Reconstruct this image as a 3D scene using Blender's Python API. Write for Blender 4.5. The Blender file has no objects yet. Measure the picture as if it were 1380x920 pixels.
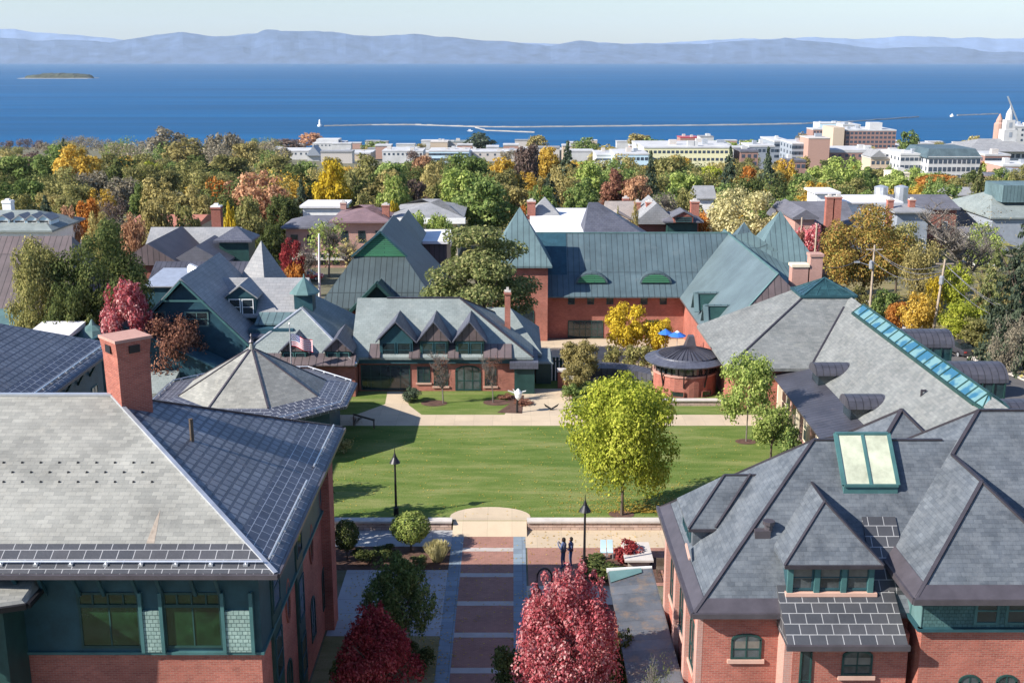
import bpy, math, random
from mathutils import Vector, Matrix, noise
R = math.radians
rnd = random.Random(7)
scn = bpy.context.scene
COL = scn.collection

# ------------------------------------------------------------------ camera
FPX, CX, CY, CH = 1544.0, 690.0, 460.0, 28.0
PIT = math.atan(382 / 1544)
CP, SP = math.cos(PIT), math.sin(PIT)
cam = bpy.data.cameras.new('camera'); co = bpy.data.objects.new('camera', cam); COL.objects.link(co)
co.location = (0, 0, CH); co.rotation_euler = (R(90) - PIT, 0, 0)
cam.sensor_width = 36; cam.lens = 36 * FPX / 1380; cam.clip_start = .5; cam.clip_end = 90000
scn.camera = co

def ray(px, py):
    v = py - CY
    return px - CX, FPX * CP - v * SP, -FPX * SP - v * CP
def aY(px, py, Y):          # surveyed point at a known depth
    a, b, d = ray(px, py); t = Y / b
    return a * t, CH + d * t
def aZ(px, py, z):          # surveyed point at a known height
    a, b, d = ray(px, py); t = (z - CH) / d
    return a * t, b * t
def lerp(a, b, t): return a + (b - a) * t
TP = [(-200, 0), (96, 0), (122, -2), (190, -4.5), (500, -24), (900, -49), (1480, -84), (1560, -88), (1700, -92)]
def T(Y):
    for (a, za), (b, zb) in zip(TP, TP[1:]):
        if Y <= b: return lerp(za, zb, (Y - a) / (b - a))
    return -92

# ------------------------------------------------------------------ tagging
def tag(o, label=None, cat=None, group=None, kind=None):
    if label: o['label'] = label
    if cat: o['category'] = cat
    if group: o['group'] = group
    if kind: o['kind'] = kind
    return o
def thing(name, label, cat, loc=(0, 0, 0), rz=0, group=None):
    o = bpy.data.objects.new(name, None); COL.objects.link(o)
    o.location = loc; o.rotation_euler = (0, 0, rz); o.empty_display_size = .3
    return tag(o, label, cat, group)
def rootloc(o):
    v = Vector((0, 0, 0))
    while o is not None: v += Vector(o.location); o = o.parent
    return v
def copy_tree(o, parent=None):
    c = o.copy(); COL.objects.link(c); c.parent = parent
    for ch in list(o.children): copy_tree(ch, c)
    return c

# ------------------------------------------------------------------ mesh builder
class MB:
    def __init__(s): s.v = []; s.f = []; s.m = []; s.mi = 0
    def poly(s, pts):
        n = len(s.v); s.v += [tuple(p) for p in pts]; s.f.append(tuple(range(n, n + len(pts)))); s.m.append(s.mi); return s
    def prism(s, bot, top):
        k = len(bot); n = len(s.v); s.v += [tuple(p) for p in bot] + [tuple(p) for p in top]
        fs = [tuple(range(n + k - 1, n - 1, -1)), tuple(range(n + k, n + 2 * k))] + [(n + i, n + (i + 1) % k, n + k + (i + 1) % k, n + k + i) for i in range(k)]
        s.f += fs; s.m += [s.mi] * len(fs); return s
    def box(s, x0, x1, y0, y1, z0, z1):
        b = [(x0, y0), (x1, y0), (x1, y1), (x0, y1)]
        return s.prism([(x, y, z0) for x, y in b], [(x, y, z1) for x, y in b])
    def obox(s, c, u, w, d, h):      # box centred on c (base), u = unit dir of width
        c = Vector(c); u = Vector(u).normalized(); n = u.cross(Vector((0, 0, 1)))
        b = [c + u * a * w / 2 + n * e * d / 2 for a, e in ((-1, 1), (1, 1), (1, -1), (-1, -1))]
        return s.prism(b, [p + Vector((0, 0, h)) for p in b])
    def beam(s, p, q, w, h):
        p = Vector(p); q = Vector(q); d = (q - p).normalized()
        u = d.cross(Vector((0, 0, 1)))
        if u.length < .01: u = Vector((1, 0, 0))
        u.normalize(); k = u.cross(d).normalized()
        o = [u * a * w / 2 + k * e * h / 2 for a, e in ((-1, -1), (1, -1), (1, 1), (-1, 1))]
        return s.prism([p + x for x in o], [q + x for x in o])
    def tube(s, p, q, r0, r1, n=8):
        p = Vector(p); q = Vector(q); d = (q - p)
        if d.length < 1e-6: return s
        d.normalize(); u = d.cross(Vector((0, 0, 1)))
        if u.length < .01: u = Vector((1, 0, 0))
        u.normalize(); k = d.cross(u)
        c = [u * math.cos(2 * math.pi * i / n) + k * math.sin(2 * math.pi * i / n) for i in range(n)]
        return s.prism([p + x * r0 for x in c], [q + x * r1 for x in c])
    def lathe(s, c, prof, n=16, a0=0, ell=1):
        c = Vector(c); b = len(s.v)
        for r, z in prof:
            for i in range(n):
                a = a0 + 2 * math.pi * i / n; s.v.append((c.x + r * math.cos(a), c.y + ell * r * math.sin(a), c.z + z))
        for j in range(len(prof) - 1):
            for i in range(n):
                k = (i + 1) % n; s.f.append((b + j * n + i, b + j * n + k, b + (j + 1) * n + k, b + (j + 1) * n + i)); s.m.append(s.mi)
        s.f.append(tuple(range(b + n - 1, b - 1, -1))); s.m.append(s.mi)
        e = b + (len(prof) - 1) * n; s.f.append(tuple(range(e, e + n))); s.m.append(s.mi)
        return s
    def hip(s, x0, x1, y0, y1, ze, zr, i0=0, i1=0, ax='x', th=.22):
        if ax == 'x':
            ym = (y0 + y1) / 2; a = (x0 + i0, ym, zr); b = (x1 - i1, ym, zr)
            e = [(x0, y0, ze), (x1, y0, ze), (x1, y1, ze), (x0, y1, ze)]
            fs = [[e[0], e[1], b, a], [e[2], e[3], a, b], [e[1], e[2], b], [e[3], e[0], a]]
        else:
            xm = (x0 + x1) / 2; a = (xm, y0 + i0, zr); b = (xm, y1 - i1, zr)
            e = [(x0, y0, ze), (x1, y0, ze), (x1, y1, ze), (x0, y1, ze)]
            fs = [[e[1], e[2], b, a], [e[3], e[0], a, b], [e[0], e[1], a], [e[2], e[3], b]]
        for f in fs: s.poly(f)
        for i in range(4):
            p, q = e[i], e[(i + 1) % 4]; s.poly([(p[0], p[1], ze - th), (q[0], q[1], ze - th), q, p])
        s.poly([(p[0], p[1], ze - th) for p in reversed(e)])
        return s
    def build(s, name, mats, parent=None, smooth=False, local=False, bevel=0):
        L = Vector((0, 0, 0)) if local else rootloc(parent)
        me = bpy.data.meshes.new(name); me.from_pydata([tuple(Vector(v) - L) for v in s.v], [], s.f)
        if not isinstance(mats, (list, tuple)): mats = [mats]
        for m in mats: me.materials.append(m)
        me.polygons.foreach_set('material_index', s.m)
        if smooth: me.polygons.foreach_set('use_smooth', [True] * len(s.f))
        uvl = me.uv_layers.new(name='UV'); me.update()
        for pl in me.polygons:
            n = pl.normal; u = Vector((-n.y, n.x, 0))
            if u.length < .02: u = Vector((1, 0, 0))
            u.normalize(); w = n.cross(u)
            for li in pl.loop_indices:
                c = me.vertices[me.loops[li].vertex_index].co + L; uvl.data[li].uv = (c.dot(u), c.dot(w))
        o = bpy.data.objects.new(name, me); COL.objects.link(o)
        if parent: o.parent = parent
        if bevel:
            b = o.modifiers.new('b', 'BEVEL'); b.width = bevel; b.segments = 1; b.limit_method = 'ANGLE'
        return o

# ------------------------------------------------------------------ materials
def newmat(name):
    m = bpy.data.materials.new(name); m.use_nodes = True; nt = m.node_tree
    b = nt.nodes['Principled BSDF']; return m, nt, b
def N(nt, t, **k):
    n = nt.nodes.new(t)
    for a, v in k.items():
        if a in ('operation', 'blend_type', 'data_type', 'noise_dimensions', 'feature', 'distance', 'offset', 'squash', 'offset_frequency'): setattr(n, a, v)
        else: n.inputs[a].default_value = v
    return n
def c4(c): return (c[0], c[1], c[2], 1)
def plain(name, col, rough=.7, metal=0, var=.15, scale=1.5, spec=.3, bump=0, col2=None, bscale=20):
    m, nt, b = newmat(name); tc = N(nt, 'ShaderNodeTexCoord')
    n = N(nt, 'ShaderNodeTexNoise', Scale=scale, Detail=6, Roughness=.65); nt.links.new(tc.outputs['Object'], n.inputs['Vector'])
    r = nt.nodes.new('ShaderNodeValToRGB'); nt.links.new(n.outputs['Fac'], r.inputs[0])
    c2 = col2 or [x * (1 + var) for x in col]
    r.color_ramp.elements[0].position = .3; r.color_ramp.elements[1].position = .7
    r.color_ramp.elements[0].color = c4([x * (1 - var) for x in col]); r.color_ramp.elements[1].color = c4(c2)
    nt.links.new(r.outputs[0], b.inputs['Base Color'])
    b.inputs['Roughness'].default_value = rough; b.inputs['Metallic'].default_value = metal; b.inputs['Specular IOR Level'].default_value = spec
    if bump:
        n2 = N(nt, 'ShaderNodeTexNoise', Scale=bscale, Detail=4); nt.links.new(tc.outputs['Object'], n2.inputs['Vector'])
        bp = N(nt, 'ShaderNodeBump', Strength=bump, Distance=.05); nt.links.new(n2.outputs['Fac'], bp.inputs['Height']); nt.links.new(bp.outputs[0], b.inputs['Normal'])
    return m
def tiled(name, c1, c2, mortar, bw, bh, ms=.01, rough=.75, metal=0, stain=.25, stainscale=.35, bump=.4, off=.5, rot=0, spec=.3, c3=None, rv=0, sth=(.35, .7)):
    """courses of tiles / bricks / panels laid out in metres on each face"""
    m, nt, b = newmat(name); tc = N(nt, 'ShaderNodeTexCoord'); L = nt.links.new
    mp = N(nt, 'ShaderNodeMapping'); mp.inputs['Rotation'].default_value = (0, 0, rot); L(tc.outputs['UV'], mp.inputs['Vector'])
    br = N(nt, 'ShaderNodeTexBrick', offset=off, Scale=1.0); br.inputs['Brick Width'].default_value = bw; br.inputs['Row Height'].default_value = bh
    br.inputs['Mortar Size'].default_value = ms; br.inputs['Mortar Smooth'].default_value = .2; br.inputs['Bias'].default_value = 0
    br.inputs['Color1'].default_value = c4(c1); br.inputs['Color2'].default_value = c4(c2); br.inputs['Mortar'].default_value = c4(mortar)
    L(mp.outputs[0], br.inputs['Vector'])
    n = N(nt, 'ShaderNodeTexNoise', Scale=stainscale, Detail=7, Roughness=.7); L(tc.outputs['UV'], n.inputs['Vector'])
    r = nt.nodes.new('ShaderNodeMapRange'); L(n.outputs['Fac'], r.inputs[0]); r.inputs[1].default_value = .3; r.inputs[2].default_value = .7; r.inputs[3].default_value = 1 - stain; r.inputs[4].default_value = 1 + stain
    mx = N(nt, 'ShaderNodeMix', data_type='RGBA', blend_type='MULTIPLY'); mx.inputs[0].default_value = 1
    L(br.outputs['Color'], mx.inputs[6]); L(r.outputs[0], mx.inputs[7]); out = mx.outputs[2]
    if c3:
        n3 = N(nt, 'ShaderNodeTexNoise', Scale=stainscale * 2.3, Detail=8, Roughness=.75); L(tc.outputs['UV'], n3.inputs['Vector'])
        r3 = nt.nodes.new('ShaderNodeMapRange'); L(n3.outputs['Fac'], r3.inputs[0]); r3.inputs[1].default_value = sth[0] + .2; r3.inputs[2].default_value = sth[1]; r3.inputs[4].default_value = .8
        m3 = N(nt, 'ShaderNodeMix', data_type='RGBA'); L(r3.outputs[0], m3.inputs[0]); L(out, m3.inputs[6]); m3.inputs[7].default_value = c4(c3); out = m3.outputs[2]
    L(out, b.inputs['Base Color'])
    b.inputs['Roughness'].default_value = rough; b.inputs['Metallic'].default_value = metal; b.inputs['Specular IOR Level'].default_value = spec
    if rv:
        rr = nt.nodes.new('ShaderNodeMapRange'); L(n.outputs['Fac'], rr.inputs[0]); rr.inputs[3].default_value = rough - rv; rr.inputs[4].default_value = rough + rv; L(rr.outputs[0], b.inputs['Roughness'])
    if bump:
        bp = N(nt, 'ShaderNodeBump', Strength=bump, Distance=.03); bp.invert = True; L(br.outputs['Fac'], bp.inputs['Height'])
        n4 = N(nt, 'ShaderNodeTexNoise', Scale=9, Detail=3); L(tc.outputs['UV'], n4.inputs['Vector'])
        b2 = N(nt, 'ShaderNodeBump', Strength=.25, Distance=.03); L(n4.outputs['Fac'], b2.inputs['Height']); L(bp.outputs[0], b2.inputs['Normal']); L(b2.outputs[0], b.inputs['Normal'])
    return m
def glassm(name, col=(.02, .03, .035), rough=.08, var=.6):
    m = plain(name, col, rough, 0, var, .7, .8); return m
def leafm(name, c1, c2, c3=None, tr=.38):
    m, nt, b = newmat(name); L = nt.links.new; g = N(nt, 'ShaderNodeNewGeometry'); oi = N(nt, 'ShaderNodeObjectInfo')
    tc = N(nt, 'ShaderNodeTexCoord'); no = N(nt, 'ShaderNodeTexNoise', Scale=3.0, Detail=3); L(tc.outputs['Object'], no.inputs['Vector'])
    ad = N(nt, 'ShaderNodeMath', operation='ADD'); L(g.outputs['Random Per Island'], ad.inputs[0]); L(no.outputs['Fac'], ad.inputs[1])
    mu = N(nt, 'ShaderNodeMath', operation='MULTIPLY'); L(ad.outputs[0], mu.inputs[0]); mu.inputs[1].default_value = .5
    r = nt.nodes.new('ShaderNodeValToRGB'); e = r.color_ramp.elements
    e[0].position = .25; e[0].color = c4(c1); e[1].position = .55; e[1].color = c4(c2)
    if c3: k = e.new(.8); k.color = c4(c3)
    L(mu.outputs[0], r.inputs[0])
    mr = nt.nodes.new('ShaderNodeMapRange'); L(oi.outputs['Random'], mr.inputs[0]); mr.inputs[3].default_value = .8; mr.inputs[4].default_value = 1.2
    mx = N(nt, 'ShaderNodeMix', data_type='RGBA', blend_type='MULTIPLY'); mx.inputs[0].default_value = 1; L(r.outputs[0], mx.inputs[6]); L(mr.outputs[0], mx.inputs[7])
    nt.nodes.remove(b); d = N(nt, 'ShaderNodeBsdfDiffuse'); t = N(nt, 'ShaderNodeBsdfTranslucent'); ms = N(nt, 'ShaderNodeMixShader'); ms.inputs[0].default_value = tr
    L(mx.outputs[2], d.inputs[0]); L(mx.outputs[2], t.inputs[0]); L(d.outputs[0], ms.inputs[1]); L(t.outputs[0], ms.inputs[2]); L(ms.outputs[0], nt.nodes['Material Output'].inputs[0])
    return m

M = {}
M['slate_tan'] = tiled('slate_tan', (.29, .286, .255), (.215, .215, .195), (.165, .165, .155), .42, .2, .005, stain=.26, c3=(.34, .325, .28), spec=.15, sth=(.36, .75))
M['slate_grey'] = tiled('slate_grey', (.2, .206, .198), (.145, .155, .152), (.09, .1, .1), .4, .24, .006, stain=.22, c3=(.235, .24, .215), spec=.2)
M['slate_green'] = tiled('slate_green', (.225, .255, .245), (.19, .22, .212), (.11, .13, .125), .4, .25, .006, stain=.18, c3=(.27, .29, .265), spec=.2)
M['slate_blue'] = tiled('slate_blue', (.108, .122, .136), (.074, .086, .1), (.05, .058, .068), .3, .17, .005, rough=.55, stain=.34, stainscale=.5, c3=(.155, .168, .18), rv=.12, spec=.35, sth=(.28, .72))
M['slate_dark'] = tiled('slate_dark', (.09, .095, .12), (.07, .075, .1), (.03, .03, .04), .45, .3, .012, rough=.5, stain=.3, spec=.4)
M['metal_grid'] = tiled('metal_grid', (.085, .09, .115), (.07, .075, .1), (.36, .38, .42), .66, .4, .016, rough=.42, metal=.3, stain=.3, stainscale=.8, bump=.7, spec=.5)
M['metal_grid_dark'] = tiled('metal_grid_dark', (.075, .075, .08), (.055, .058, .065), (.34, .34, .34), .6, .44, .017, rough=.5, metal=.2, stain=.25, bump=.7, spec=.5)
M['slate_rib'] = tiled('slate_rib', (.165, .178, .205), (.125, .135, .16), (.06, .068, .09), .5, .42, .06, rough=.45, stain=.35, bump=1, off=0, c3=(.16, .155, .17), spec=.45)
M['seam_green'] = tiled('seam_green', (.085, .125, .14), (.072, .108, .122), (.04, .06, .07), .62, 30, .04, rough=.5, metal=.1, stain=.3, stainscale=.25, bump=1, off=0, c3=(.115, .15, .16), spec=.4)
M['seam_dgreen'] = tiled('seam_dgreen', (.062, .085, .09), (.054, .075, .08), (.028, .04, .042), .6, 30, .045, rough=.55, metal=.1, stain=.3, stainscale=.25, bump=1, off=0, spec=.4)
M['seam_copper'] = tiled('seam_copper', (.115, .175, .185), (.1, .155, .165), (.055, .085, .095), .62, 30, .04, rough=.6, stain=.3, stainscale=.3, bump=1, off=0, spec=.3)
M['seam_dark'] = tiled('seam_dark', (.075, .075, .09), (.065, .065, .08), (.03, .03, .035), .5, 30, .03, rough=.45, metal=.2, stain=.35, stainscale=.4, bump=1, off=0, c3=(.11, .1, .11), spec=.5)
M['seam_brown'] = tiled('seam_brown', (.12, .09, .09), (.1, .08, .08), (.05, .04, .04), .6, 30, .04, rough=.55, stain=.3, bump=1, off=0, spec=.4)
M['brick'] = tiled('brick', (.4, .125, .09), (.29, .085, .065), (.33, .2, .155), .22, .075, .009, rough=.85, stain=.34, stainscale=.3, bump=.5, spec=.15, c3=(.34, .115, .085))
M['brick_dark'] = tiled('brick_dark', (.3, .09, .065), (.24, .075, .055), (.25, .14, .11), .22, .075, .008, rough=.85, stain=.18, bump=.5, spec=.15)
M['brick_pink'] = tiled('brick_pink', (.47, .24, .19), (.4, .2, .16), (.4, .3, .26), .22, .075, .01, rough=.85, stain=.12, bump=.3, spec=.15)
M['shingle_teal'] = tiled('shingle_teal', (.065, .135, .135), (.05, .11, .11), (.03, .07, .07), .17, .14, .012, rough=.75, stain=.25, stainscale=1.2, bump=.6, c3=(.09, .17, .16))
M['shingle_mint'] = tiled('shingle_mint', (.27, .37, .33), (.2, .29, .26), (.08, .13, .12), .2, .16, .014, rough=.75, stain=.25, stainscale=1.2, bump=.6)
M['teal'] = plain('teal_paint', (.022, .066, .08), .5, var=.25)
M['teal_light'] = plain('teal_light', (.09, .165, .162), .55, var=.25, scale=.8)
M['teal_trim'] = plain('teal_trim', (.05, .125, .125), .5, var=.2)
M['dgreen'] = plain('dark_green', (.02, .055, .05), .45, var=.25)
M['navy'] = plain('navy_tower_shade', (.022, .065, .09), .5, var=.3)
M['green'] = tiled('green_louvre', (.05, .2, .1), (.045, .17, .09), (.02, .08, .05), 9, .22, .03, rough=.6, stain=.15, bump=1)
M['gutter'] = plain('gutter', (.085, .075, .085), .45, .3, .2, spec=.5)
M['flash'] = plain('flashing', (.045, .04, .048), .45, .3, .25, spec=.5)
M['steel'] = plain('steel', (.55, .57, .6), .35, .6, .15, spec=.5)
M['white'] = plain('white_paint', (.75, .75, .73), .6, var=.1)
M['whiteroof'] = plain('white_roof', (.66, .65, .66), .7, var=.14, scale=.3, bump=.2)
M['cream'] = plain('cream_paint', (.68, .6, .45), .7, var=.1)
M['stone'] = tiled('stone', (.42, .3, .24), (.5, .38, .32), (.28, .2, .17), .55, .18, .02, rough=.85, stain=.3, stainscale=1.5, bump=.8)
M['cap'] = plain('stone_cap', (.5, .46, .42), .8, var=.12)
M['sill'] = plain('sandstone', (.52, .33, .26), .8, var=.1)
M['blind'] = plain('roller_blind', (.16, .15, .13), .4, var=.25, scale=2)
M['glass'] = glassm('window_glass')
M['glass_green'] = glassm('window_glass_green', (.008, .03, .012), .06, .9)
M['pane_lit'] = glassm('window_glass_light', (.06, .07, .075), .06, .9)
M['trunk'] = plain('bark', (.1, .075, .055), .9, var=.3, scale=4, bump=.6)
M['bark_grey'] = plain('bark_grey', (.16, .14, .12), .9, var=.3, scale=4, bump=.5)
M['pole_wood'] = plain('pole_wood', (.36, .29, .22), .85, var=.2, scale=3)
M['black'] = plain('black_iron', (.012, .012, .015), .45, .2, .2, spec=.5)
M['asphalt'] = plain('asphalt', (.1, .095, .095), .9, var=.15, scale=.4, bump=.3)
M['concrete'] = plain('concrete', (.42, .37, .31), .85, var=.1, scale=.7, bump=.2)
M['sand'] = tiled('sand_paving', (.5, .4, .28), (.44, .355, .255), (.34, .28, .2), 1.5, 1.5, .012, rough=.9, stain=.12, stainscale=.3, bump=.1, off=0)
M['grey_pave'] = tiled('grey_paving', (.33, .34, .35), (.3, .31, .33), (.2, .2, .2), 1.6, 1.6, .015, rough=.85, stain=.12, bump=.1, off=0)
M['bluestone'] = tiled('bluestone_paving', (.2, .25, .29), (.16, .2, .24), (.1, .12, .13), .6, .6, .012, rough=.8, stain=.2, bump=.2, off=0)
M['brickpave'] = tiled('brick_paving', (.34, .165, .125), (.28, .135, .105), (.2, .13, .1), .2, .1, .01, rough=.85, stain=.18, stainscale=.6, bump=.3)
M['curbband'] = plain('curb_band', (.4, .36, .33), .8, var=.12)
M['mulch'] = plain('mulch', (.1, .055, .04), .95, var=.4, scale=3, bump=.8)
M['rock'] = plain('breakwater_rock', (.27, .26, .245), .9, var=.25, scale=.05, bump=.5)
M['red'] = plain('red_paint', (.4, .03, .03), .35, var=.1, spec=.6)

def copper_rust():
    m = tiled('rusty_sheet', (.13, .138, .15), (.1, .108, .12), (.06, .06, .065), .9, 2.4, .012, rough=.5, metal=.2, stain=.4, stainscale=.5, bump=.3, c3=(.3, .19, .1), spec=.5, sth=(.3, .72)); return m
M['rusty'] = copper_rust()

# skylight glass: clear-ish pale panes
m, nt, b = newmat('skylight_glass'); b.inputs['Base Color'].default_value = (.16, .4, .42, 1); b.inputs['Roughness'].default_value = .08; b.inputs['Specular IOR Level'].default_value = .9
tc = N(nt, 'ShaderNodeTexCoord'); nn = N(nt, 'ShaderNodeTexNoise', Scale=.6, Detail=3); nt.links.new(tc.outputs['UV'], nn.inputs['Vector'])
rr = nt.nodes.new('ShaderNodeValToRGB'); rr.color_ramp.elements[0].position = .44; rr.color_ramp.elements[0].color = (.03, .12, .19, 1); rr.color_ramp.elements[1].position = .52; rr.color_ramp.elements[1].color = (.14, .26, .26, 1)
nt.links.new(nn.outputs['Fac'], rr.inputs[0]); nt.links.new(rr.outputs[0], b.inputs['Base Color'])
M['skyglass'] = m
M['skyglass_dark'] = glassm('pyramid_glass', (.018, .05, .055), .05, .8)

# lawn
def grassm(name, a, bcol, c):
    m, nt, b = newmat(name); L = nt.links.new; tc = N(nt, 'ShaderNodeTexCoord')
    n1 = N(nt, 'ShaderNodeTexNoise', Scale=.3, Detail=9, Roughness=.72); n2 = N(nt, 'ShaderNodeTexNoise', Scale=9, Detail=5, Roughness=.8)
    mp = N(nt, 'ShaderNodeMapping'); mp.inputs['Scale'].default_value = (.5, 2.2, 1); L(tc.outputs['Object'], mp.inputs[0]); L(mp.outputs[0], n1.inputs['Vector']); L(tc.outputs['Object'], n2.inputs['Vector'])
    ad = N(nt, 'ShaderNodeMath', operation='ADD'); m1 = N(nt, 'ShaderNodeMath', operation='MULTIPLY'); m1.inputs[1].default_value = .45
    L(n2.outputs['Fac'], m1.inputs[0]); L(n1.outputs['Fac'], ad.inputs[0]); L(m1.outputs[0], ad.inputs[1])
    r = nt.nodes.new('ShaderNodeValToRGB'); e = r.color_ramp.elements; e[0].position = .52; e[0].color = c4(a); e[1].position = .86; e[1].color = c4(c); k = e.new(.7); k.color = c4(bcol)
    L(ad.outputs[0], r.inputs[0]); L(r.outputs[0], b.inputs['Base Color']); b.inputs['Roughness'].default_value = .95; b.inputs['Specular IOR Level'].default_value = .1
    bp = N(nt, 'ShaderNodeBump', Strength=.7, Distance=.08); L(n2.outputs['Fac'], bp.inputs['Height']); L(bp.outputs[0], b.inputs['Normal'])
    return m
M['lawn'] = grassm('lawn_grass', (.062, .112, .02), (.112, .16, .036), (.2, .215, .075))
M['field'] = grassm('field_ground', (.09, .1, .05), (.14, .13, .08), (.17, .16, .13))
M['scrub'] = grassm('scrub', (.12, .12, .05), (.2, .17, .08), (.26, .22, .12))

# water
m, nt, b = newmat('lake_water'); L = nt.links.new; tc = N(nt, 'ShaderNodeTexCoord')
mp = N(nt, 'ShaderNodeMapping'); mp.inputs['Scale'].default_value = (.0005, .006, 1); L(tc.outputs['Object'], mp.inputs[0])
n1 = N(nt, 'ShaderNodeTexNoise', Scale=1.0, Detail=8, Roughness=.6); L(mp.outputs[0], n1.inputs['Vector'])
r = nt.nodes.new('ShaderNodeValToRGB'); r.color_ramp.elements[0].position = .35; r.color_ramp.elements[0].color = (.0, .055, .145, 1); r.color_ramp.elements[1].position = .65; r.color_ramp.elements[1].color = (.0, .088, .225, 1)
L(n1.outputs['Fac'], r.inputs[0]); L(r.outputs[0], b.inputs['Base Color']); b.inputs['Roughness'].default_value = .55; b.inputs['Specular IOR Level'].default_value = .12
mp2 = N(nt, 'ShaderNodeMapping'); mp2.inputs['Scale'].default_value = (.03, .1, 1); L(tc.outputs['Object'], mp2.inputs[0]); n2 = N(nt, 'ShaderNodeTexNoise', Scale=1.0, Detail=4); L(mp2.outputs[0], n2.inputs['Vector'])
bp = N(nt, 'ShaderNodeBump', Strength=.5, Distance=2.0); L(n2.outputs['Fac'], bp.inputs['Height']); L(bp.outputs[0], b.inputs['Normal'])
M['water'] = m
M['hill_near'] = plain('hill_forest_haze_tint', (.065, .1, .18), .95, var=.4, scale=.003, spec=0)  # blue of the distant haze is painted into the forest colour
M['hill_far'] = plain('hill_far_forest_haze_tint', (.13, .19, .33), .95, var=.3, scale=.002, spec=0)  # farther ridge: paler haze blue put into its colour

# ------------------------------------------------------------------ shared building helpers
ZU = Vector((0, 0, 1))
def window(par, o, u, w, h, arch=0, nx=2, ny=2, fm='dgreen', gm='glass', fw=.07, sill=None, name='window', proud=.05, local=False, blind=0):
    """o = bottom centre of the opening on the wall face, u = horizontal direction seen from outside"""
    o = Vector(o); u = Vector(u).normalized(); n = u.cross(ZU)
    def P(a, b, c): return o + u * a + ZU * b + n * c
    m = MB()
    def bar(a0, a1, b0, b1, c1=proud):
        m.prism([P(a0, b0, .003), P(a1, b0, .003), P(a1, b1, .003), P(a0, b1, .003)], [P(a0, b0, c1), P(a1, b0, c1), P(a1, b1, c1), P(a0, b1, c1)])
    bar(-w / 2, -w / 2 + fw, 0, h); bar(w / 2 - fw, w / 2, 0, h); bar(-w / 2 + fw, w / 2 - fw, 0, fw)
    if not arch: bar(-w / 2 + fw, w / 2 - fw, h - fw, h)
    g = [P(-w / 2 + fw * .4, fw * .4, .02), P(w / 2 - fw * .4, fw * .4, .02)]
    if arch:
        K = 10; top = []
        for i in range(K + 1):
            a = math.pi * i / K; top.append((math.cos(a) * w / 2, h + math.sin(a) * arch))
        for (a0, b0), (a1, b1) in zip(top, top[1:]):
            i0, i1 = (a0 * (1 - 2 * fw / w), b0 - fw * .9), (a1 * (1 - 2 * fw / w), b1 - fw * .9)
            q = [(a0, b0), (a1, b1), i1, i0]
            m.prism([P(a, b, .003) for a, b in q], [P(a, b, proud) for a, b in q])
        g += [P(a * .97, b - .02, .02) for a, b in top]
    else: g += [P(w / 2 - fw * .4, h - fw * .4, .02), P(-w / 2 + fw * .4, h - fw * .4, .02)]
    for i in range(1, nx): x = -w / 2 + w * i / nx; bar(x - fw * .3, x + fw * .3, fw, h + (arch * .8 if arch else -fw), proud * .8)
    for j in range(1, ny): z = h * j / ny; bar(-w / 2 + fw, w / 2 - fw, z - fw * .3, z + fw * .3, proud * .75)
    f = m.build(name, M[fm], par, local=local)
    MB().poly(g).build('pane', M[gm], f, local=local)
    if blind:
        MB().poly([P(-w / 2 + fw, h * (1 - blind), .024), P(w / 2 - fw, h * (1 - blind), .024), P(w / 2 - fw, h - fw, .024), P(-w / 2 + fw, h - fw, .024)]).build('blind', M['blind'], f, local=local)
    if sill:
        s = MB(); a0, a1 = -w / 2 - .12, w / 2 + .12
        s.prism([P(a0, -.16, .003), P(a1, -.16, .003), P(a1, -.005, .003), P(a0, -.005, .003)], [P(a0, -.16, .1), P(a1, -.16, .1), P(a1, -.005, .1), P(a0, -.005, .1)])
        s.build('sill', M[sill], f, local=local)
    return f
def caps(m, segs, w=.16, h=.12):
    for p, q in segs: m.beam(Vector(p) + ZU * .02, Vector(q) + ZU * .02, w, h)
    return m
def chimney(par, x, y, z0, z1, w=.9, d=.9, mat='brick', cap='cap', pots=0, name='chimney'):
    m = MB(); m.box(x - w / 2, x + w / 2, y - d / 2, y + d / 2, z0, z1 - .35); m.box(x - w / 2 - .08, x + w / 2 + .08, y - d / 2 - .08, y + d / 2 + .08, z1 - .35, z1 - .15)
    c = m.build(name, M[mat], par)
    k = MB(); k.box(x - w / 2 - .03, x + w / 2 + .03, y - d / 2 - .03, y + d / 2 + .03, z1 - .15, z1); k.box(x - w * .22, x + w * .22, y - d * .22, y + d * .22, z1, z1 + .25); k.build('cap', M[cap], c)
    return c

# ================================================================== THE SETTING
def struct(m, name, mat, **k):
    o = m.build(name, M[mat], **k); o['kind'] = 'structure'; return o
# ground sheet
m = MB(); xs = [-2600, -1200, -600, -300, -150, -80, -40, 0, 40, 80, 150, 300, 600, 1200, 2600]
ys = [-60, 0, 40, 65, 96, 122, 150, 190, 260, 340, 420, 500, 620, 760, 900, 1050, 1200, 1340, 1480, 1560, 1700]
for i in range(len(xs) - 1):
    for j in range(len(ys) - 1):
        m.poly([(xs[i], ys[j], T(ys[j]) - .02), (xs[i + 1], ys[j], T(ys[j]) - .02), (xs[i + 1], ys[j + 1], T(ys[j + 1]) - .02), (xs[i], ys[j + 1], T(ys[j + 1]) - .02)])
struct(m, 'ground', 'field')
m = MB(); m.poly([(-26000, 900, -86.2), (26000, 900, -86.2), (26000, 44000, -86.2), (-26000, 44000, -86.2)]); struct(m, 'lake', 'water')
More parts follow.
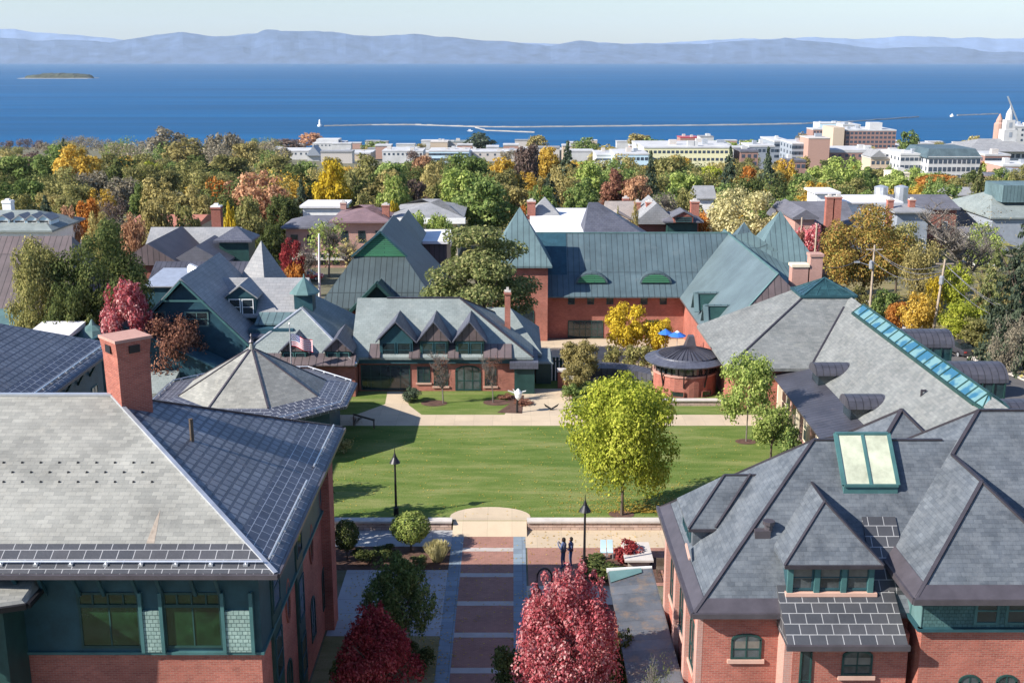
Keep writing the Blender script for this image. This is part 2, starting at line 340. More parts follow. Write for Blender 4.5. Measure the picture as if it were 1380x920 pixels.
# raised lawn terrace
m = MB(); m.prism([(-34, 65.62, -.1), (24, 65.62, -.1), (24, 97, -.1), (-34, 97, -.1)], [(-34, 65.62, .45), (24, 65.62, .45), (24, 97, .45), (-34, 97, .45)]); struct(m, 'lawn', 'lawn')
def flat(name, mat, pts, z, **k): m = MB(); m.poly([(x, y, z) for x, y in pts]); return struct(m, name, mat, **k)
flat('path', 'sand', [(-34, 84.3), (24, 84.3), (24, 87.1), (-34, 87.1)], .456)
flat('path', 'sand', [(-.6, 87.1), (4.7, 87.1), (5.2, 94.5), (.9, 94.5)], .456)
flat('path', 'sand', [(-12.4, 87.1), (-7.2, 87.1), (-8.4, 89.6), (-9.2, 93.6), (-10.6, 93.6), (-10.4, 90)], .458)
# the sandy court in front of the green-roofed hall, following the slope
m = MB()
for (x0, x1, y0, x2, x3, y1) in ((-.5, 6, 97.2, -1, 22, 108), (-1, 22, 108, -1, 24, 122.4)):
    m.poly([(x0, y0, T(y0) + .02), (x1, y0, T(y0) + .02), (x3, y1, T(y1) + .02), (x2, y1, T(y1) + .02)])
struct(m, 'courtyard', 'sand')
flat('walkway', 'brickpave', [(-2.9, 30), (.08, 30), (.08, 64.2), (-2.9, 64.2)], .006)
flat('walkway_border', 'bluestone', [(-3.6, 30), (-2.9, 30), (-2.9, 65.2), (-3.6, 65.2)], .010)
flat('walkway_border', 'bluestone', [(.08, 30), (.8, 30), (.8, 65.2), (.08, 65.2)], .010)
m = MB()
for i in range(8):
    y = 62.1 - 3.42 * i; m.poly([(-2.9, y, .012), (.08, y, .012), (.08, y + .5, .012), (-2.9, y + .5, .012)])
struct(m, 'walkway_bands', 'curbband')
# ramp up to the lawn
m = MB(); m.prism([(-3.6, 64.2, -.05), (.9, 64.2, -.05), (.9, 65.7, -.05), (-3.6, 65.7, -.05)], [(-3.6, 64.2, .016), (.9, 64.2, .016), (.9, 65.7, .462), (-3.6, 65.7, .462)])
struct(m, 'ramp', 'sand')
pts = [(-3.6, 65.7), (.9, 65.7)] + [(-1.35 + 2.5 * math.cos(a), 66.2 + 1.6 * math.sin(a)) for a in [math.pi * i / 14 for i in range(15)]]
flat('landing', 'sand', pts, .466)
for sx, x0, x1 in ((0, -20, -3.7), (1, .95, 9.6)):
    t = thing('retaining_wall', ['shaded stone retaining wall with pale cap beside the left planting bed', 'sunlit rough stone retaining wall with pale cap along the lawn edge'][sx], 'garden wall', ((x0 + x1) / 2, 65.4, 0))
    MB().box(x0, x1, 65.2, 65.6, 0, .5).build('masonry', M['stone'], t); MB().box(x0 - .04, x1 + .04, 65.1, 65.72, .5, .62).build('coping', M['cap'], t)
flat('path', 'grey_pave', [(-20, 62.8), (-3.6, 62.8), (-3.6, 65.2), (-20, 65.2)], .004)
flat('planting_bed', 'mulch', [(-20, 59.6), (-3.6, 59.6), (-3.6, 62.8), (-20, 62.8)], .005)
flat('pavement', 'grey_pave', [(-9.3, 52), (-3.6, 52), (-3.6, 59.6), (-9.3, 59.6)], .004)
flat('planting_bed', 'scrub', [(-9.3, 30), (-3.6, 30), (-3.6, 52), (-9.3, 52)], .005)
flat('path', 'sand', [(.8, 62.6), (9.4, 62.6), (9.4, 65.2), (.8, 65.2)], .004)
flat('patio', 'brickpave', [(.9, 57.6), (9.4, 57.6), (9.4, 62.6), (.9, 62.6)], .005)
flat('pavement', 'concrete', [(.8, 55.4), (7, 55.4), (7, 57.6), (.8, 57.6)], .004)
flat('planting_bed', 'mulch', [(.8, 30), (7, 30), (7, 55.4), (.8, 55.4)], .003)
flat('planting_bed', 'mulch', [(4.4, 58), (8.3, 58), (8.3, 61.2), (4.4, 61.2)], .05)
for cx, cy, r in ((-6.4, 90.2, 1.1), (-1.3, 90.4, 1.1), (17.3, 80.5, .8), (6.8, 66.6, .8)):
    flat('mulch_ring', 'mulch', [(cx + r * math.cos(a * .45), cy + r * .8 * math.sin(a * .45)) for a in range(14)], .47)
flat('mulch_ring', 'mulch', [(-1.2, 87.6), (.8, 87.4), (1, 92.5), (-.6, 92.5), (-.2, 90)], .472)
# road, kerb and verge at the right
def drape(name, mat, x0, x1, yy, dz, dx=0):
    m = MB()
    for a, b in zip(yy, yy[1:]): m.poly([(x0 + dx * (a - yy[0]), a, T(a) + dz), (x1 + dx * (a - yy[0]), a, T(a) + dz), (x1 + dx * (b - yy[0]), b, T(b) + dz), (x0 + dx * (b - yy[0]), b, T(b) + dz)])
    return struct(m, name, mat)
yy = [50, 80, 96, 110, 122, 140, 160, 190, 230, 290]
drape('road', 'asphalt', 36, 48.6, yy, .03, -.05); drape('sidewalk', 'concrete', 49.2, 51.4, yy, .14, -.05); drape('verge', 'scrub', 51.4, 60, yy, .05, -.05)
m = MB()
for a, b in zip(yy, yy[1:]): 
    p = lambda y: 48.9 - .05 * (y - 50)
    m.prism([(p(a) - .3, a, T(a) - .1), (p(a) + .3, a, T(a) - .1), (p(b) + .3, b, T(b) - .1), (p(b) - .3, b, T(b) - .1)], [(p(a) - .3, a, T(a) + .15), (p(a) + .3, a, T(a) + .15), (p(b) + .3, b, T(b) + .15), (p(b) - .3, b, T(b) + .15)])
struct(m, 'kerb', 'cap')
drape('side_street', 'asphalt', -24, -17, [128, 160, 190], .05)
m = MB(); m.poly([(-60, 141, T(141) + .06), (-14, 141, T(141) + .06), (-14, 149, T(149) + .06), (-60, 149, T(149) + .06)]); struct(m, 'street', 'asphalt')

# hills beyond the lake
def ridge(name, mat, Y, prof, depth, seed):
    m = MB(); n = 260; W = []
    x0, x1 = -60, 1440
    for i in range(n + 1):
        px = lerp(x0, x1, i / n)
        for (a, ya), (b, yb) in zip(prof, prof[1:]):
            if px <= b: py = lerp(ya, yb, (px - a) / (b - a)); break
        x, z = aY(px, py, Y); f = noise.fractal(Vector((px * .03, seed, 0)), 1, 2, 5); z += f * Y * .0009
        W.append((x * 1.0, z))
    rows = []
    for k, (dy, s) in enumerate(((-depth, 0), (-depth * .72, .34), (-depth * .4, .62), (-depth * .15, .9), (0, 1), (depth * .5, .6), (depth, 0))):
        row = []
        for i, (x, z) in enumerate(W):
            q = noise.fractal(Vector((i * .09, k * 1.7 + seed, 3)), 1, 2, 4) if 0 < k < 4 else 0
            row.append((x * (Y + dy) / Y, Y + dy + q * depth * .1, lerp(-90, z, s) + q * (z + 90) * .22))
        rows.append(row)
    for a, b in zip(rows, rows[1:]):
        for i in range(n): m.poly([a[i], a[i + 1], b[i + 1], b[i]])
    return struct(m, name, mat, smooth=True)
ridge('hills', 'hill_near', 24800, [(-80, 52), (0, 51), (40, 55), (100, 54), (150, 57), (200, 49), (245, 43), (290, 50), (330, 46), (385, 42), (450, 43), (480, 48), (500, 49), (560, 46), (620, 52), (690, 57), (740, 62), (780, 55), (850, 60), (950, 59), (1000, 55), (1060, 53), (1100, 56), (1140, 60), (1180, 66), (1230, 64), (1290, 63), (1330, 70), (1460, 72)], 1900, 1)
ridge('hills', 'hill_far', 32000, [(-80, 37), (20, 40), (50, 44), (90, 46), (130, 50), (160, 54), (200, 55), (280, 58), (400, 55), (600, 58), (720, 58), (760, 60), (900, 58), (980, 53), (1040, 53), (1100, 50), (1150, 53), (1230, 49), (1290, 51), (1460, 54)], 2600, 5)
m = MB(); random.seed(3)     # island
X0, Z0 = aY(80, 105, 6700)
t = thing('island', 'small dark wooded island low on the lake at the far left', 'island', (X0, 6700, -86))
rows = []
for j in range(7):
    row = []
    for i in range(31):
        a = (i / 30 - .5) * 2; e = math.sqrt(max(0, 1 - a * a)); q = (j / 6 - .5) * 2
        h = max(0, (1 - q * q)) * (e ** .5) * (30 + 9 * noise.noise(Vector((i * .8, j, 0)))) * (.8 if i < 8 else 1)
        row.append((X0 + a * 200, 6700 + q * 90 * max(e, .02), -87 + h))
    rows.append(row)
for a, b in zip(rows, rows[1:]):
    for i in range(30): m.poly([a[i], a[i + 1], b[i + 1], b[i]])
M['isle'] = plain('island_woods', (.05, .055, .03), .95, var=.5, scale=.03, bump=.8)
m.build('woodland', M['isle'], t)
MB().prism([(X0 - 205, 6600, -87), (X0 + 200, 6600, -87), (X0 + 200, 6800, -87), (X0 - 205, 6800, -87)], [(X0 - 195, 6610, -83.5), (X0 + 190, 6610, -83.5), (X0 + 190, 6790, -83.5), (X0 - 195, 6790, -83.5)]).build('rocky_shore', M['rock'], t)

# breakwaters
def breakwater(pts, label, w=7):
    w = w * .55; P = [aZ(px, py, -84.5) for px, py in pts]; t = thing('breakwater', label, 'breakwater', (P[0][0], P[0][1], -86)); m = MB()
    for i in range(len(P) - 1):
        (xa, ya), (xb, yb) = P[i], P[i + 1]; K = 10
        for k in range(K):
            a = (lerp(xa, xb, k / K), lerp(ya, yb, k / K)); b = (lerp(xa, xb, (k + 1) / K), lerp(ya, yb, (k + 1) / K)); h = -84.3 + rnd.uniform(-.4, .4)
            m.prism([(a[0], a[1] - w, -87), (b[0] + .3, b[1] - w, -87), (b[0] + .3, b[1] + w, -87), (a[0], a[1] + w, -87)], [(a[0], a[1] - w * .5, h), (b[0] + .3, b[1] - w * .5, h), (b[0] + .3, b[1] + w * .5, h), (a[0], a[1] + w * .5, h)])
    m.build('rubble_mound', M['rock'], t); return t
breakwater([(437, 169), (500, 167.5), (560, 167.5), (640, 170), (700, 170.5)], 'pale rubble breakwater whose left end carries the small white lighthouse')
breakwater([(699, 170.5), (850, 169), (1000, 167.5), (1080, 166), (1150, 163), (1238, 157)], 'long pale rubble breakwater curving right towards the waterfront roofs', 7)
breakwater([(640, 171), (655, 175), (720, 177.5)], 'short low rubble breakwater just inside the long one', 4)
breakwater([(1290, 155), (1345, 153)], 'thin grey breakwater near the white steeple')
for px, py, h, lab in ((431, 169, 9, 'small white lighthouse at the left tip of the breakwater'), (1283, 156, 3, 'tiny white beacon on the thin breakwater near the steeple')):
    x, y = aZ(px, py, -84); t = thing('lighthouse', lab, 'lighthouse', (x, y, -84))
    MB().lathe((x, y, -86), [(4, 0), (4, 3), (2, 3.01), (1.5, h)], 10).build('tower', M['white'], t); MB().lathe((x, y, -86 + h), [(2, 0), (2, .5), (1.2, .5), (1.2, 2), (.2, 3)], 10).build('lantern_room', M['white'], t)

# ================================================================== BUILDINGS NEAR THE CAMERA
def gable_dormer(par, xc, yf, hw, z0, ze, za, yb, wall='teal', roof='slate_green', face=None, win=2, oh=.28, fm='teal_trim', wh=None):
    """dormer with its ridge running back from the wall line yf to yb; one child 'dormer' with roof and windows below it"""
    m = MB(); m.prism([(xc - hw * .82, yf, z0), (xc + hw * .82, yf, z0), (xc + hw * .82, yf, ze), (xc, yf, ze + (za - ze) * .82), (xc - hw * .82, yf, ze)],
                      [(xc - hw * .82, yb, z0), (xc + hw * .82, yb, z0), (xc + hw * .82, yb, ze), (xc, yb, ze + (za - ze) * .82), (xc - hw * .82, yb, ze)])
    d = m.build('dormer', M[wall], par)
    t = .14; f = yf - oh; r = MB()
    for s in (-1, 1):
        a, b = (xc, za), (xc + s * hw, ze); q = [(a[0], a[1]), (b[0], b[1]), (b[0], b[1] - t), (a[0], a[1] - t)]
        if s < 0: q = q[::-1]
        r.prism([(x, f, z) for x, z in q], [(x, yb, z) for x, z in q])
    r.build('dormer_roof', M[roof], d)
    if face:
        g = MB(); g.prism([(xc - hw * .86, yf - .06, ze), (xc + hw * .86, yf - .06, ze), (xc, yf - .06, za - .12)], [(xc - hw * .86, yf + .02, ze), (xc + hw * .86, yf + .02, ze), (xc, yf + .02, za - .12)]); g.build('gable_face', M[face], d)
    if win:
        w = hw * 1.5 / win; h = wh or (ze - z0) * .8
        for i in range(win): window(d, (xc - hw * .75 + w * (i + .5), yf - .002, z0 + (ze - z0) * .1), (1, 0, 0), w * .9, h, 0, 1, 2, fm, 'glass', .07)
    return d
def wrow(par, xa, xb, n, y, z, w, h, **k):
    for i in range(n): window(par, (lerp(xa, xb, (i + .5) / n), y, z), (1, 0, 0), w, h, **k)
def srow(par, ya, yb, n, x, z, w, h, side=1, **k):
    for i in range(n): window(par, (x, lerp(ya, yb, (i + .5) / n), z), (0, side, 0), w, h, **k)

# ---- A: brick hall with the big tan slate roof, bottom left
A = thing('brick_hall', 'brick hall with teal shingled top storey under the big tan slate hip roof and chimney', 'building', (-26, 46, 0))
XR, YF, YB, ZE, ZR = -8.5, 38.0, 54.8, 10.0, 14.2; YM = (YF + YB) / 2; PT = (ZR - ZE) / (YM - YF)
MB().box(-46, -9.4, 38.9, 53.9, 0, 6.45).build('wall', M['brick'], A)
MB().box(-45.9, -9.34, 38.84, 53.96, 6.45, 9.75).build('upper_wall', M['teal'], A)
MB().box(-46, -9.25, 38.74, 54.0, 6.36, 6.47).build('string_course', M['teal_trim'], A)
m = MB(); e = [(-48, YF, ZE), (XR, YF, ZE), (XR, YB, ZE), (-48, YB, ZE)]; r0, r1 = (-48, YM, ZR), (XR - (YM - YF), YM, ZR)
m.poly([e[0], e[1], r1, r0]); m.mi = 1; m.poly([e[1], e[2], r1]); m.poly([e[2], e[3], r0, r1]); m.mi = 2
m.poly([(p[0], p[1], ZE - .2) for p in reversed(e)])
for i in range(4): p, q = e[i], e[(i + 1) % 4]; m.poly([(p[0], p[1], ZE - .2), (q[0], q[1], ZE - .2), q, p])
Ar = m.build('roof', [M['slate_tan'], M['slate_rib'], M['navy']], A)
# eave band of seamed metal shingles, 3 cm proud of the slates
def zf(y): return ZE + PT * (y - YF)
d = 1.2; k = .03; m = MB()
m.prism([(-48, YF - .03, ZE + .0), (XR, YF - .03, ZE), (XR - d, YF + d, zf(YF + d)), (-48, YF + d, zf(YF + d))], [(-48, YF - .03, ZE + k), (XR + .02, YF - .03, ZE + k), (XR - d, YF + d, zf(YF + d) + k), (-48, YF + d, zf(YF + d) + k)])
m.build('eave_band', M['metal_grid_dark'], Ar)
d = 1.55; m = MB()
m.prism([(XR + .03, YF, ZE), (XR + .03, YB, ZE), (XR - d, YB - d, zf(YF + d)), (XR - d, YF + d, zf(YF + d))], [(XR + .03, YF, ZE + k), (XR + .03, YB, ZE + k), (XR - d, YB - d, zf(YF + d) + k), (XR - d, YF + d, zf(YF + d) + k)])
m.build('eave_band', M['metal_grid'], Ar)
m = MB(); caps(m, [(r0, r1)], .22, .1); m.build('ridge_cap', M['steel'], Ar)
m = MB(); caps(m, [(r1, e[1])], .17, .09); m.build('hip_flashing', M['steel'], Ar); m = MB(); caps(m, [(r1, e[2])], .14, .08); m.build('hip_flashing', M['flash'], Ar)
m = MB(); m.beam((-48, YF - .08, ZE - .08), (XR + .08, YF - .08, ZE - .08), .16, .17); m.beam((XR + .08, YF, ZE - .08), (XR + .08, YB, ZE - .08), .16, .17); m.build('gutter', M['gutter'], Ar)
m = MB()
def rail(m, p, q, up, n):
    p, q = Vector(p), Vector(q); u = Vector((0, 0, up)); m.tube(p + u, q + u, .045, .045, 6)
    for i in range(n): c = p.lerp(q, (i + .5) / n); m.box(c.x - .08, c.x + .08, c.y - .08, c.y + .08, c.z - .02, c.z + .06); m.tube(c, c + u, .04, .04, 5)
rail(m, (-47, YF + .32, zf(YF + .32) + .03), (XR - .5, YF + .32, zf(YF + .32) + .03), .14, 30); m.build('snow_rail', M['steel'], Ar)
m = MB(); rail(m, (XR - .35, YF + .6, zf(YF + .35) + .03), (XR - .35, 46.5, zf(YF + .35) + .03), .12, 7); rail(m, (XR - .35, 48.3, zf(YF + .35) + .03), (XR - .35, YB - .6, zf(YF + .35) + .03), .12, 5); m.build('snow_rail', M['steel'], Ar)
m = MB(); rail(m, (-20, YB - .3, ZE + .2), (-12.5, YB - .3, ZE + .2), .2, 6); m.build('snow_rail', M['steel'], Ar)
m = MB()
for j, py in enumerate((623, 636, 649)):
    for i in range(11):
        px = -20 + 25 * i + (12 if j == 1 else 0)
        if px > 205: continue
        v = ray(px, py); t = (ZE - PT * YF - CH) / (v[2] - PT * v[1]); x, y = v[0] * t, v[1] * t; MB().prism([(x - .04, y - .05, zf(y) - .03), (x + .04, y - .05, zf(y) - .03), (x + .04, y + .05, zf(y)), (x - .04, y + .05, zf(y))], [(x - .03, y - .04, zf(y) + .04), (x + .03, y - .04, zf(y) + .04), (x + .03, y, zf(y) + .05), (x - .03, y, zf(y) + .05)]).build('snow_guard', M['black'], Ar)
m = MB(); m.tube((-13.4, 45.6, 11.8), (-13.4, 45.6, 13.4), .09, .09, 8); m.build('vent_pipe', M['trunk'], Ar)
m = MB()
for s in ((-14.63, 39.75, .16), ): pass
xs_ = [(-13.5, 39.25), (-13.2, 39.25), (-13.25, 39.8), (-13.3, 40.2), (-13.36, 40.7), (-13.42, 40.3), (-13.46, 39.8)]
m.poly([(x, y, zf(y) + .006) for x, y in xs_]); M['rust'] = plain('rust', (.3, .25, .2), .9, var=.25, scale=6); m.build('rust_stain', M['rust'], Ar)
# soffit struts
for x in [-23 + 2.14 * i for i in range(7)]:
    for dx in (-.62, .62):
        if x + dx < -9.6: MB().beam((x + dx, YF + .25, 9.75), (x + dx * 1.0, 38.82, 8.75), .12, .12).build('eave_bracket', M['teal'], A)
# front windows and shingle panels: positions read on the wall plane y = 38.84
def wx(px, py=840, Y=38.84): return aY(px, py, Y)[0]
for a, b in ((-238, -140), (-122, -40), (108, 190), (222, 300)):
    x0, x1 = wx(a), wx(b); f = window(A, ((x0 + x1) / 2, 38.84, 6.62), (1, 0, 0), x1 - x0, 2.25, 0, 2, 1, 'dgreen', 'glass_green', .09)
    mm = MB(); mm.box(x0, x1, 38.76, 38.81, 8.28, 8.4)
    for i in range(5): xx = lerp(x0, x1, i / 4); mm.box(xx - .03, xx + .03, 38.77, 38.81, 8.4, 8.87)
    mm.build('transom', M['dgreen'], f)
for a, b in ((190, 222), (300, 343), (-36, -14)):
    x0, x1 = wx(a) + .03, wx(b) - .03; mm = MB(); mm.box(x0, x1, 38.7, 38.83, 6.5, 8.15); f = mm.build('shingle_panel', M['shingle_mint'], A)
    mm = MB(); mm.box(x0 - .03, x0 + .1, 38.66, 38.83, 6.48, 8.9); mm.box(x1 - .1, x1 + .03, 38.66, 38.83, 6.48, 8.9); mm.build('trim', M['teal_trim'], f)
# shaded side wall: tall teal bays, oval windows, brick piers
for i, (ya, yb) in enumerate(((40.6, 42.2), (45.6, 47.0))):
    mm = MB(); mm.box(-9.4, -9.28, ya, yb, 0, 9.7); f = mm.build('bay_panel', M['dgreen'], A)
    for z in (1.2, 4.0, 7.0): window(f, (-9.28, (ya + yb) / 2, z), (0, 1, 0), (yb - ya) * .8, 1.9, 0, 1, 2, 'teal', 'glass', .07)
def oval(par, x, y, z, ry, rz):
    mm = MB(); g = []
    for i in range(20):
        a, b = 2 * math.pi * i / 20, 2 * math.pi * (i + 1) / 20
        q = [(ry * math.cos(a), rz * math.sin(a)), (ry * math.cos(b), rz * math.sin(b)), (ry * .82 * math.cos(b), rz * .85 * math.sin(b)), (ry * .82 * math.cos(a), rz * .85 * math.sin(a))]
        mm.prism([(x + .003, y + c, z + d_) for c, d_ in q], [(x + .07, y + c, z + d_) for c, d_ in q]); g.append((x + .02, y + ry * .9 * math.cos(a), z + rz * .9 * math.sin(a)))
    f = mm.build('oval_window', M['brick_dark'], par); MB().poly(g).build('pane', M['glass'], f)
for y in (43.9, 49.6, 52.4): oval(A, -9.4, y, 6.0 if y < 50 else 7.6, .42, 1.0)
for y in (43.6, 49.4, 52.6): window(A, (-9.4, y, 1.3), (0, 1, 0), 1.1, 1.6, .55, 2, 2, 'dgreen', 'glass', .08)
MB().box(-9.4, -8.95, 52.6, 53.9, 0, 8.6).build('brick_pier', M['brick'], A)
m = MB(); m.tube((-9.25, 53.98, 9.6), (-9.1, 54.05, .1), .06, .06, 6); m.build('downspout', M['gutter'], A)
# small porch roof at the far left of the front
m = MB(); m.prism([(-22, 35.6, 9.1), (-17.3, 37.4, 9.1), (-17.3, 38.84, 9.1), (-22, 38.84, 9.1)], [(-22, 35.7, 9.25), (-17.5, 37.45, 9.25), (-17.5, 38.84, 9.42), (-22, 38.84, 9.42)]); p = m.build('porch_roof', M['slate_tan'], A)
MB().box(-22, -18.1, 37.2, 38.84, 0, 9.1).build('porch_wall', M['dgreen'], A)
m = MB(); m.beam((-22, 35.6, 9.05), (-17.3, 37.35, 9.05), .15, .2); m.beam((-17.25, 37.4, 9.05), (-17.25, 38.7, 9.05), .15, .2); m.build('gutter', M['black'], p)
# chimney turned 45 degrees at the ridge end
cx, cy = aY(168, 450, 46.6)[0] - .0, 46.6; zt = 16.75; s = 1.0
def dia(r): return [(cx + r * math.cos(R(a)), cy + r * math.sin(R(a))) for a in (-92, -2, 88, 178)]
m = MB(); m.prism([(x, y, 12.6) for x, y in dia(.93)], [(x, y, zt - .75) for x, y in dia(1.0)]); m.prism([(x, y, zt - .75) for x, y in dia(1.0)], [(x, y, zt - .12) for x, y in dia(1.1)])
ch = m.build('chimney', M['brick'], Ar); m = MB(); m.prism([(x, y, zt - .12) for x, y in dia(1.14)], [(x, y, zt) for x, y in dia(1.14)]); m.build('cap', M['brick_pink'], ch)
m = MB(); q = dia(1.0)
for i in (0, 3):
    a, b = Vector((*q[i - 1 if i else 3], 0)), Vector((*q[i], 0))
    a, b = (Vector((*q[3], 0)), Vector((*q[0], 0))) if i == 0 else (Vector((*q[0], 0)), Vector((*q[1], 0)))
    c0, c1 = a.lerp(b, .35), a.lerp(b, .68); nn_ = (b - a).cross(ZU).normalized() * .07
    MB().prism([c0 + nn_ * .5 + ZU * (zt - .62), c1 + nn_ * .5 + ZU * (zt - .62), c1 + nn_ * .5 + ZU * (zt - .3), c0 + nn_ * .5 + ZU * (zt - .3)], [c0 + nn_ * 1.4 + ZU * (zt - .62), c1 + nn_ * 1.4 + ZU * (zt - .62), c1 + nn_ * 1.4 + ZU * (zt - .3), c0 + nn_ * 1.4 + ZU * (zt - .3)]).build('flue_opening', M['black'], ch)


# ---- A2: the second hall behind it at the left edge
A2 = thing('brick_hall', 'dark ribbed hip roof of the hall at the left edge, behind the tan slate roof', 'building', (-40, 63, 0))
MB().box(-58, -26.4, 56, 71.2, 0, 9.8).build('wall', M['navy'], A2)
m = MB(); m.hip(-60, -25.5, 55.2, 72, 10, 14.2, 0, 8.4); r = m.build('roof', M['slate_rib'], A2)
d = 1.5; m = MB(); zz = 10 + .5 * d; m.prism([(-25.47, 55.2, 10), (-25.47, 72, 10), (-25.5 - d, 72 - d, zz), (-25.5 - d, 55.2 + d, zz)], [(-25.47, 55.2, 10.03), (-25.47, 72, 10.03), (-25.5 - d, 72 - d, zz + .03), (-25.5 - d, 55.2 + d, zz + .03)]); m.build('eave_band', M['metal_grid'], r)
m = MB(); m.beam((-25.4, 55.2, 9.92), (-25.4, 72, 9.92), .16, .17); m.build('gutter', M['gutter'], r)
m = MB(); rail(m, (-25.9, 55.8, 10.25), (-25.9, 71.5, 10.25), .12, 14); m.build('snow_rail', M['steel'], r)
m = MB()
for y in range(57, 71, 2): MB().beam((-25.8, y, 9.75), (-26.4, y, 8.7), .12, .12).build('eave_bracket', M['dgreen'], A2)
srow(A2, 57, 71, 5, -26.4, 6.2, 1.1, 1.7, fm='teal_trim')

# ---- B: octagonal pavilion
bx, by = -19.1, 81.5
Bp = thing('octagonal_pavilion', 'octagonal pavilion with tan slate cone roof, finial and metal shingle skirt', 'building', (bx, by, 0))
def octr(r, z, n=8): return [(bx + r * math.cos(R(22.5 + 45 * i)), by + r * math.sin(R(22.5 + 45 * i)), z) for i in range(n)]
MB().prism(octr(6.4, 0), octr(6.4, 3.8)).build('wall', M['navy'], Bp)
o1, o2 = octr(5.45, 4.28), octr(7.85, 3.82); o0 = octr(.25, 7.25); o00 = octr(.1, 7.75)
m = MB()
for i in range(8):
    j = (i + 1) % 8; m.poly([o1[i], o1[j], o0[j], o0[i]]); m.poly([o0[i], o0[j], o00[j], o00[i]])
m.poly([(p[0], p[1], 4.1) for p in reversed(o1)]); r = m.build('roof', M['slate_tan'], Bp)
m = MB()
for i in range(8):
    j = (i + 1) % 8; m.poly([o2[i], o2[j], o1[j], o1[i]]); m.poly([(o2[i][0], o2[i][1], 3.62), (o2[j][0], o2[j][1], 3.62), o2[j], o2[i]])
m.poly([(p[0], p[1], 3.62) for p in reversed(o2)]); sk = m.build('roof_skirt', M['metal_grid'], Bp)
m = MB(); caps(m, [(o1[i], o0[i]) for i in range(8)], .13, .08); m.build('hip_flashing', M['gutter'], r)
m = MB()
for i in range(8): j = (i + 1) % 8; f = lambda p, t: Vector(p).lerp(Vector((bx, by, 6.1)), t); rail(m, f(o2[i], .06), f(o2[j], .06), .14, 4)
m.build('snow_rail', M['steel'], sk)
m = MB(); m.lathe((bx, by, 7.7), [(.1, 0), (.22, .12), (.08, .3), (.04, .5), (.1, .56), (.02, .75)], 8); m.beam((bx - .2, by, 8.0), (bx + .2, by, 8.0), .04, .04); m.build('finial', M['gutter'], r)
for a in (-45, -90, -135): window(Bp, (bx + 6.4 * .924 * math.cos(R(a)), by + 6.4 * .924 * math.sin(R(a)), 1.2), (-math.sin(R(a)), math.cos(R(a)), 0), 1.6, 1.7, 0, 2, 2, 'teal_trim')

# ---- C: low brick hall with green-grey slates and dormers
Cb = thing('brick_hall', 'low brick hall with green-grey slate roof, three gabled dormers and a cupola', 'building', (-8, 98, .4))
MB().box(-13, 1.4, 93.8, 103.8, .3, 2.95).build('wall', M['brick'], Cb)
MB().box(-23, -13.1, 92.1, 105.5, .3, 3.25).build('wing_wall', M['brick'], Cb)
m = MB(); m.hip(-13.6, 1.8, 93.3, 104.3, 3.55, 7.5, 0, 6.4); r = m.build('roof', M['slate_green'], Cb)
m = MB(); caps(m, [((-11, 98.8, 7.5), (-4.6, 98.8, 7.5)), ((-4.6, 98.8, 7.5), (1.8, 93.3, 3.55)), ((-4.6, 98.8, 7.5), (1.8, 104.3, 3.55))], .2, .1); m.build('hip_flashing', M['flash'], r)
MB().box(-13.05, 1.6, 93.45, 93.85, 2.95, 3.4).build('fascia', M['teal'], Cb)
m = MB(); m.hip(-23.5, -12.9, 91.6, 106, 3.4, 7.0, 5.3, 3, 'y'); r2 = m.build('wing_roof', M['slate_green'], Cb)
m = MB(); caps(m, [((-18.2, 96.9, 7), (-12.9, 91.6, 3.4)), ((-18.2, 96.9, 7), (-23.5, 91.6, 3.4))], .2, .1); m.build('hip_flashing', M['steel'], r2)
for xc, wall, face, roof in ((aY(534, 450, 93.9)[0], 'teal', None, 'slate_dark'), (aY(585, 450, 93.9)[0], 'dgreen', 'seam_brown', 'slate_dark'), (aY(633, 450, 93.9)[0], 'dgreen', 'seam_brown', 'slate_dark')):
    gable_dormer(Cb, xc, 93.6, 1.7 if face is None else 1.45, 3.3, 4.9, 6.65, 98.2, wall, roof, face, 2, fm='teal')
m = MB()
for a, b in ((551, 566), (603, 618), (651, 690), (497, 512)):
    x0, x1 = aY(a, 470, 93.4)[0], aY(b, 470, 93.4)[0]; MB().prism([(x0, 93.0, 3.5), (x1, 93.0, 3.5), (x1, 94.4, 3.5), (x0, 94.4, 3.5)], [(x0, 93.0, 3.6), (x1, 93.0, 3.6), (x1, 94.4, 4.45), (x0, 94.4, 4.45)]).build('hood', M['seam_brown'], Cb)
for px in (396, 455): gable_dormer(Cb, aY(px, 460, 92.2)[0], 92.2, 1.3, 3.3, 4.35, 5.6, 97, 'dgreen', 'slate_dark', 'seam_brown', 2)
m = MB(); x0, x1 = -21, -13; m.prism([(x0, 91.3, 3.3), (x1, 91.3, 3.3), (x1, 92.6, 3.3), (x0, 92.6, 3.3)], [(x0, 91.3, 3.4), (x1, 91.3, 3.4), (x1, 92.6, 4.1), (x0, 92.6, 4.1)]); m.build('hood', M['seam_brown'], Cb)
# cupola
x, y = -18.2, 98.6; m = MB(); m.box(x - .8, x + .8, y - .8, y + .8, 6.2, 8.0); cu = m.build('cupola', M['teal'], Cb)
m = MB(); m.lathe((x, y, 8.0), [(1.35, 0), (1.3, .12), (.75, .7), (.1, 1.35), (.03, 1.7)], 8, R(22.5)); m.build('cupola_roof', M['teal_light'], cu)
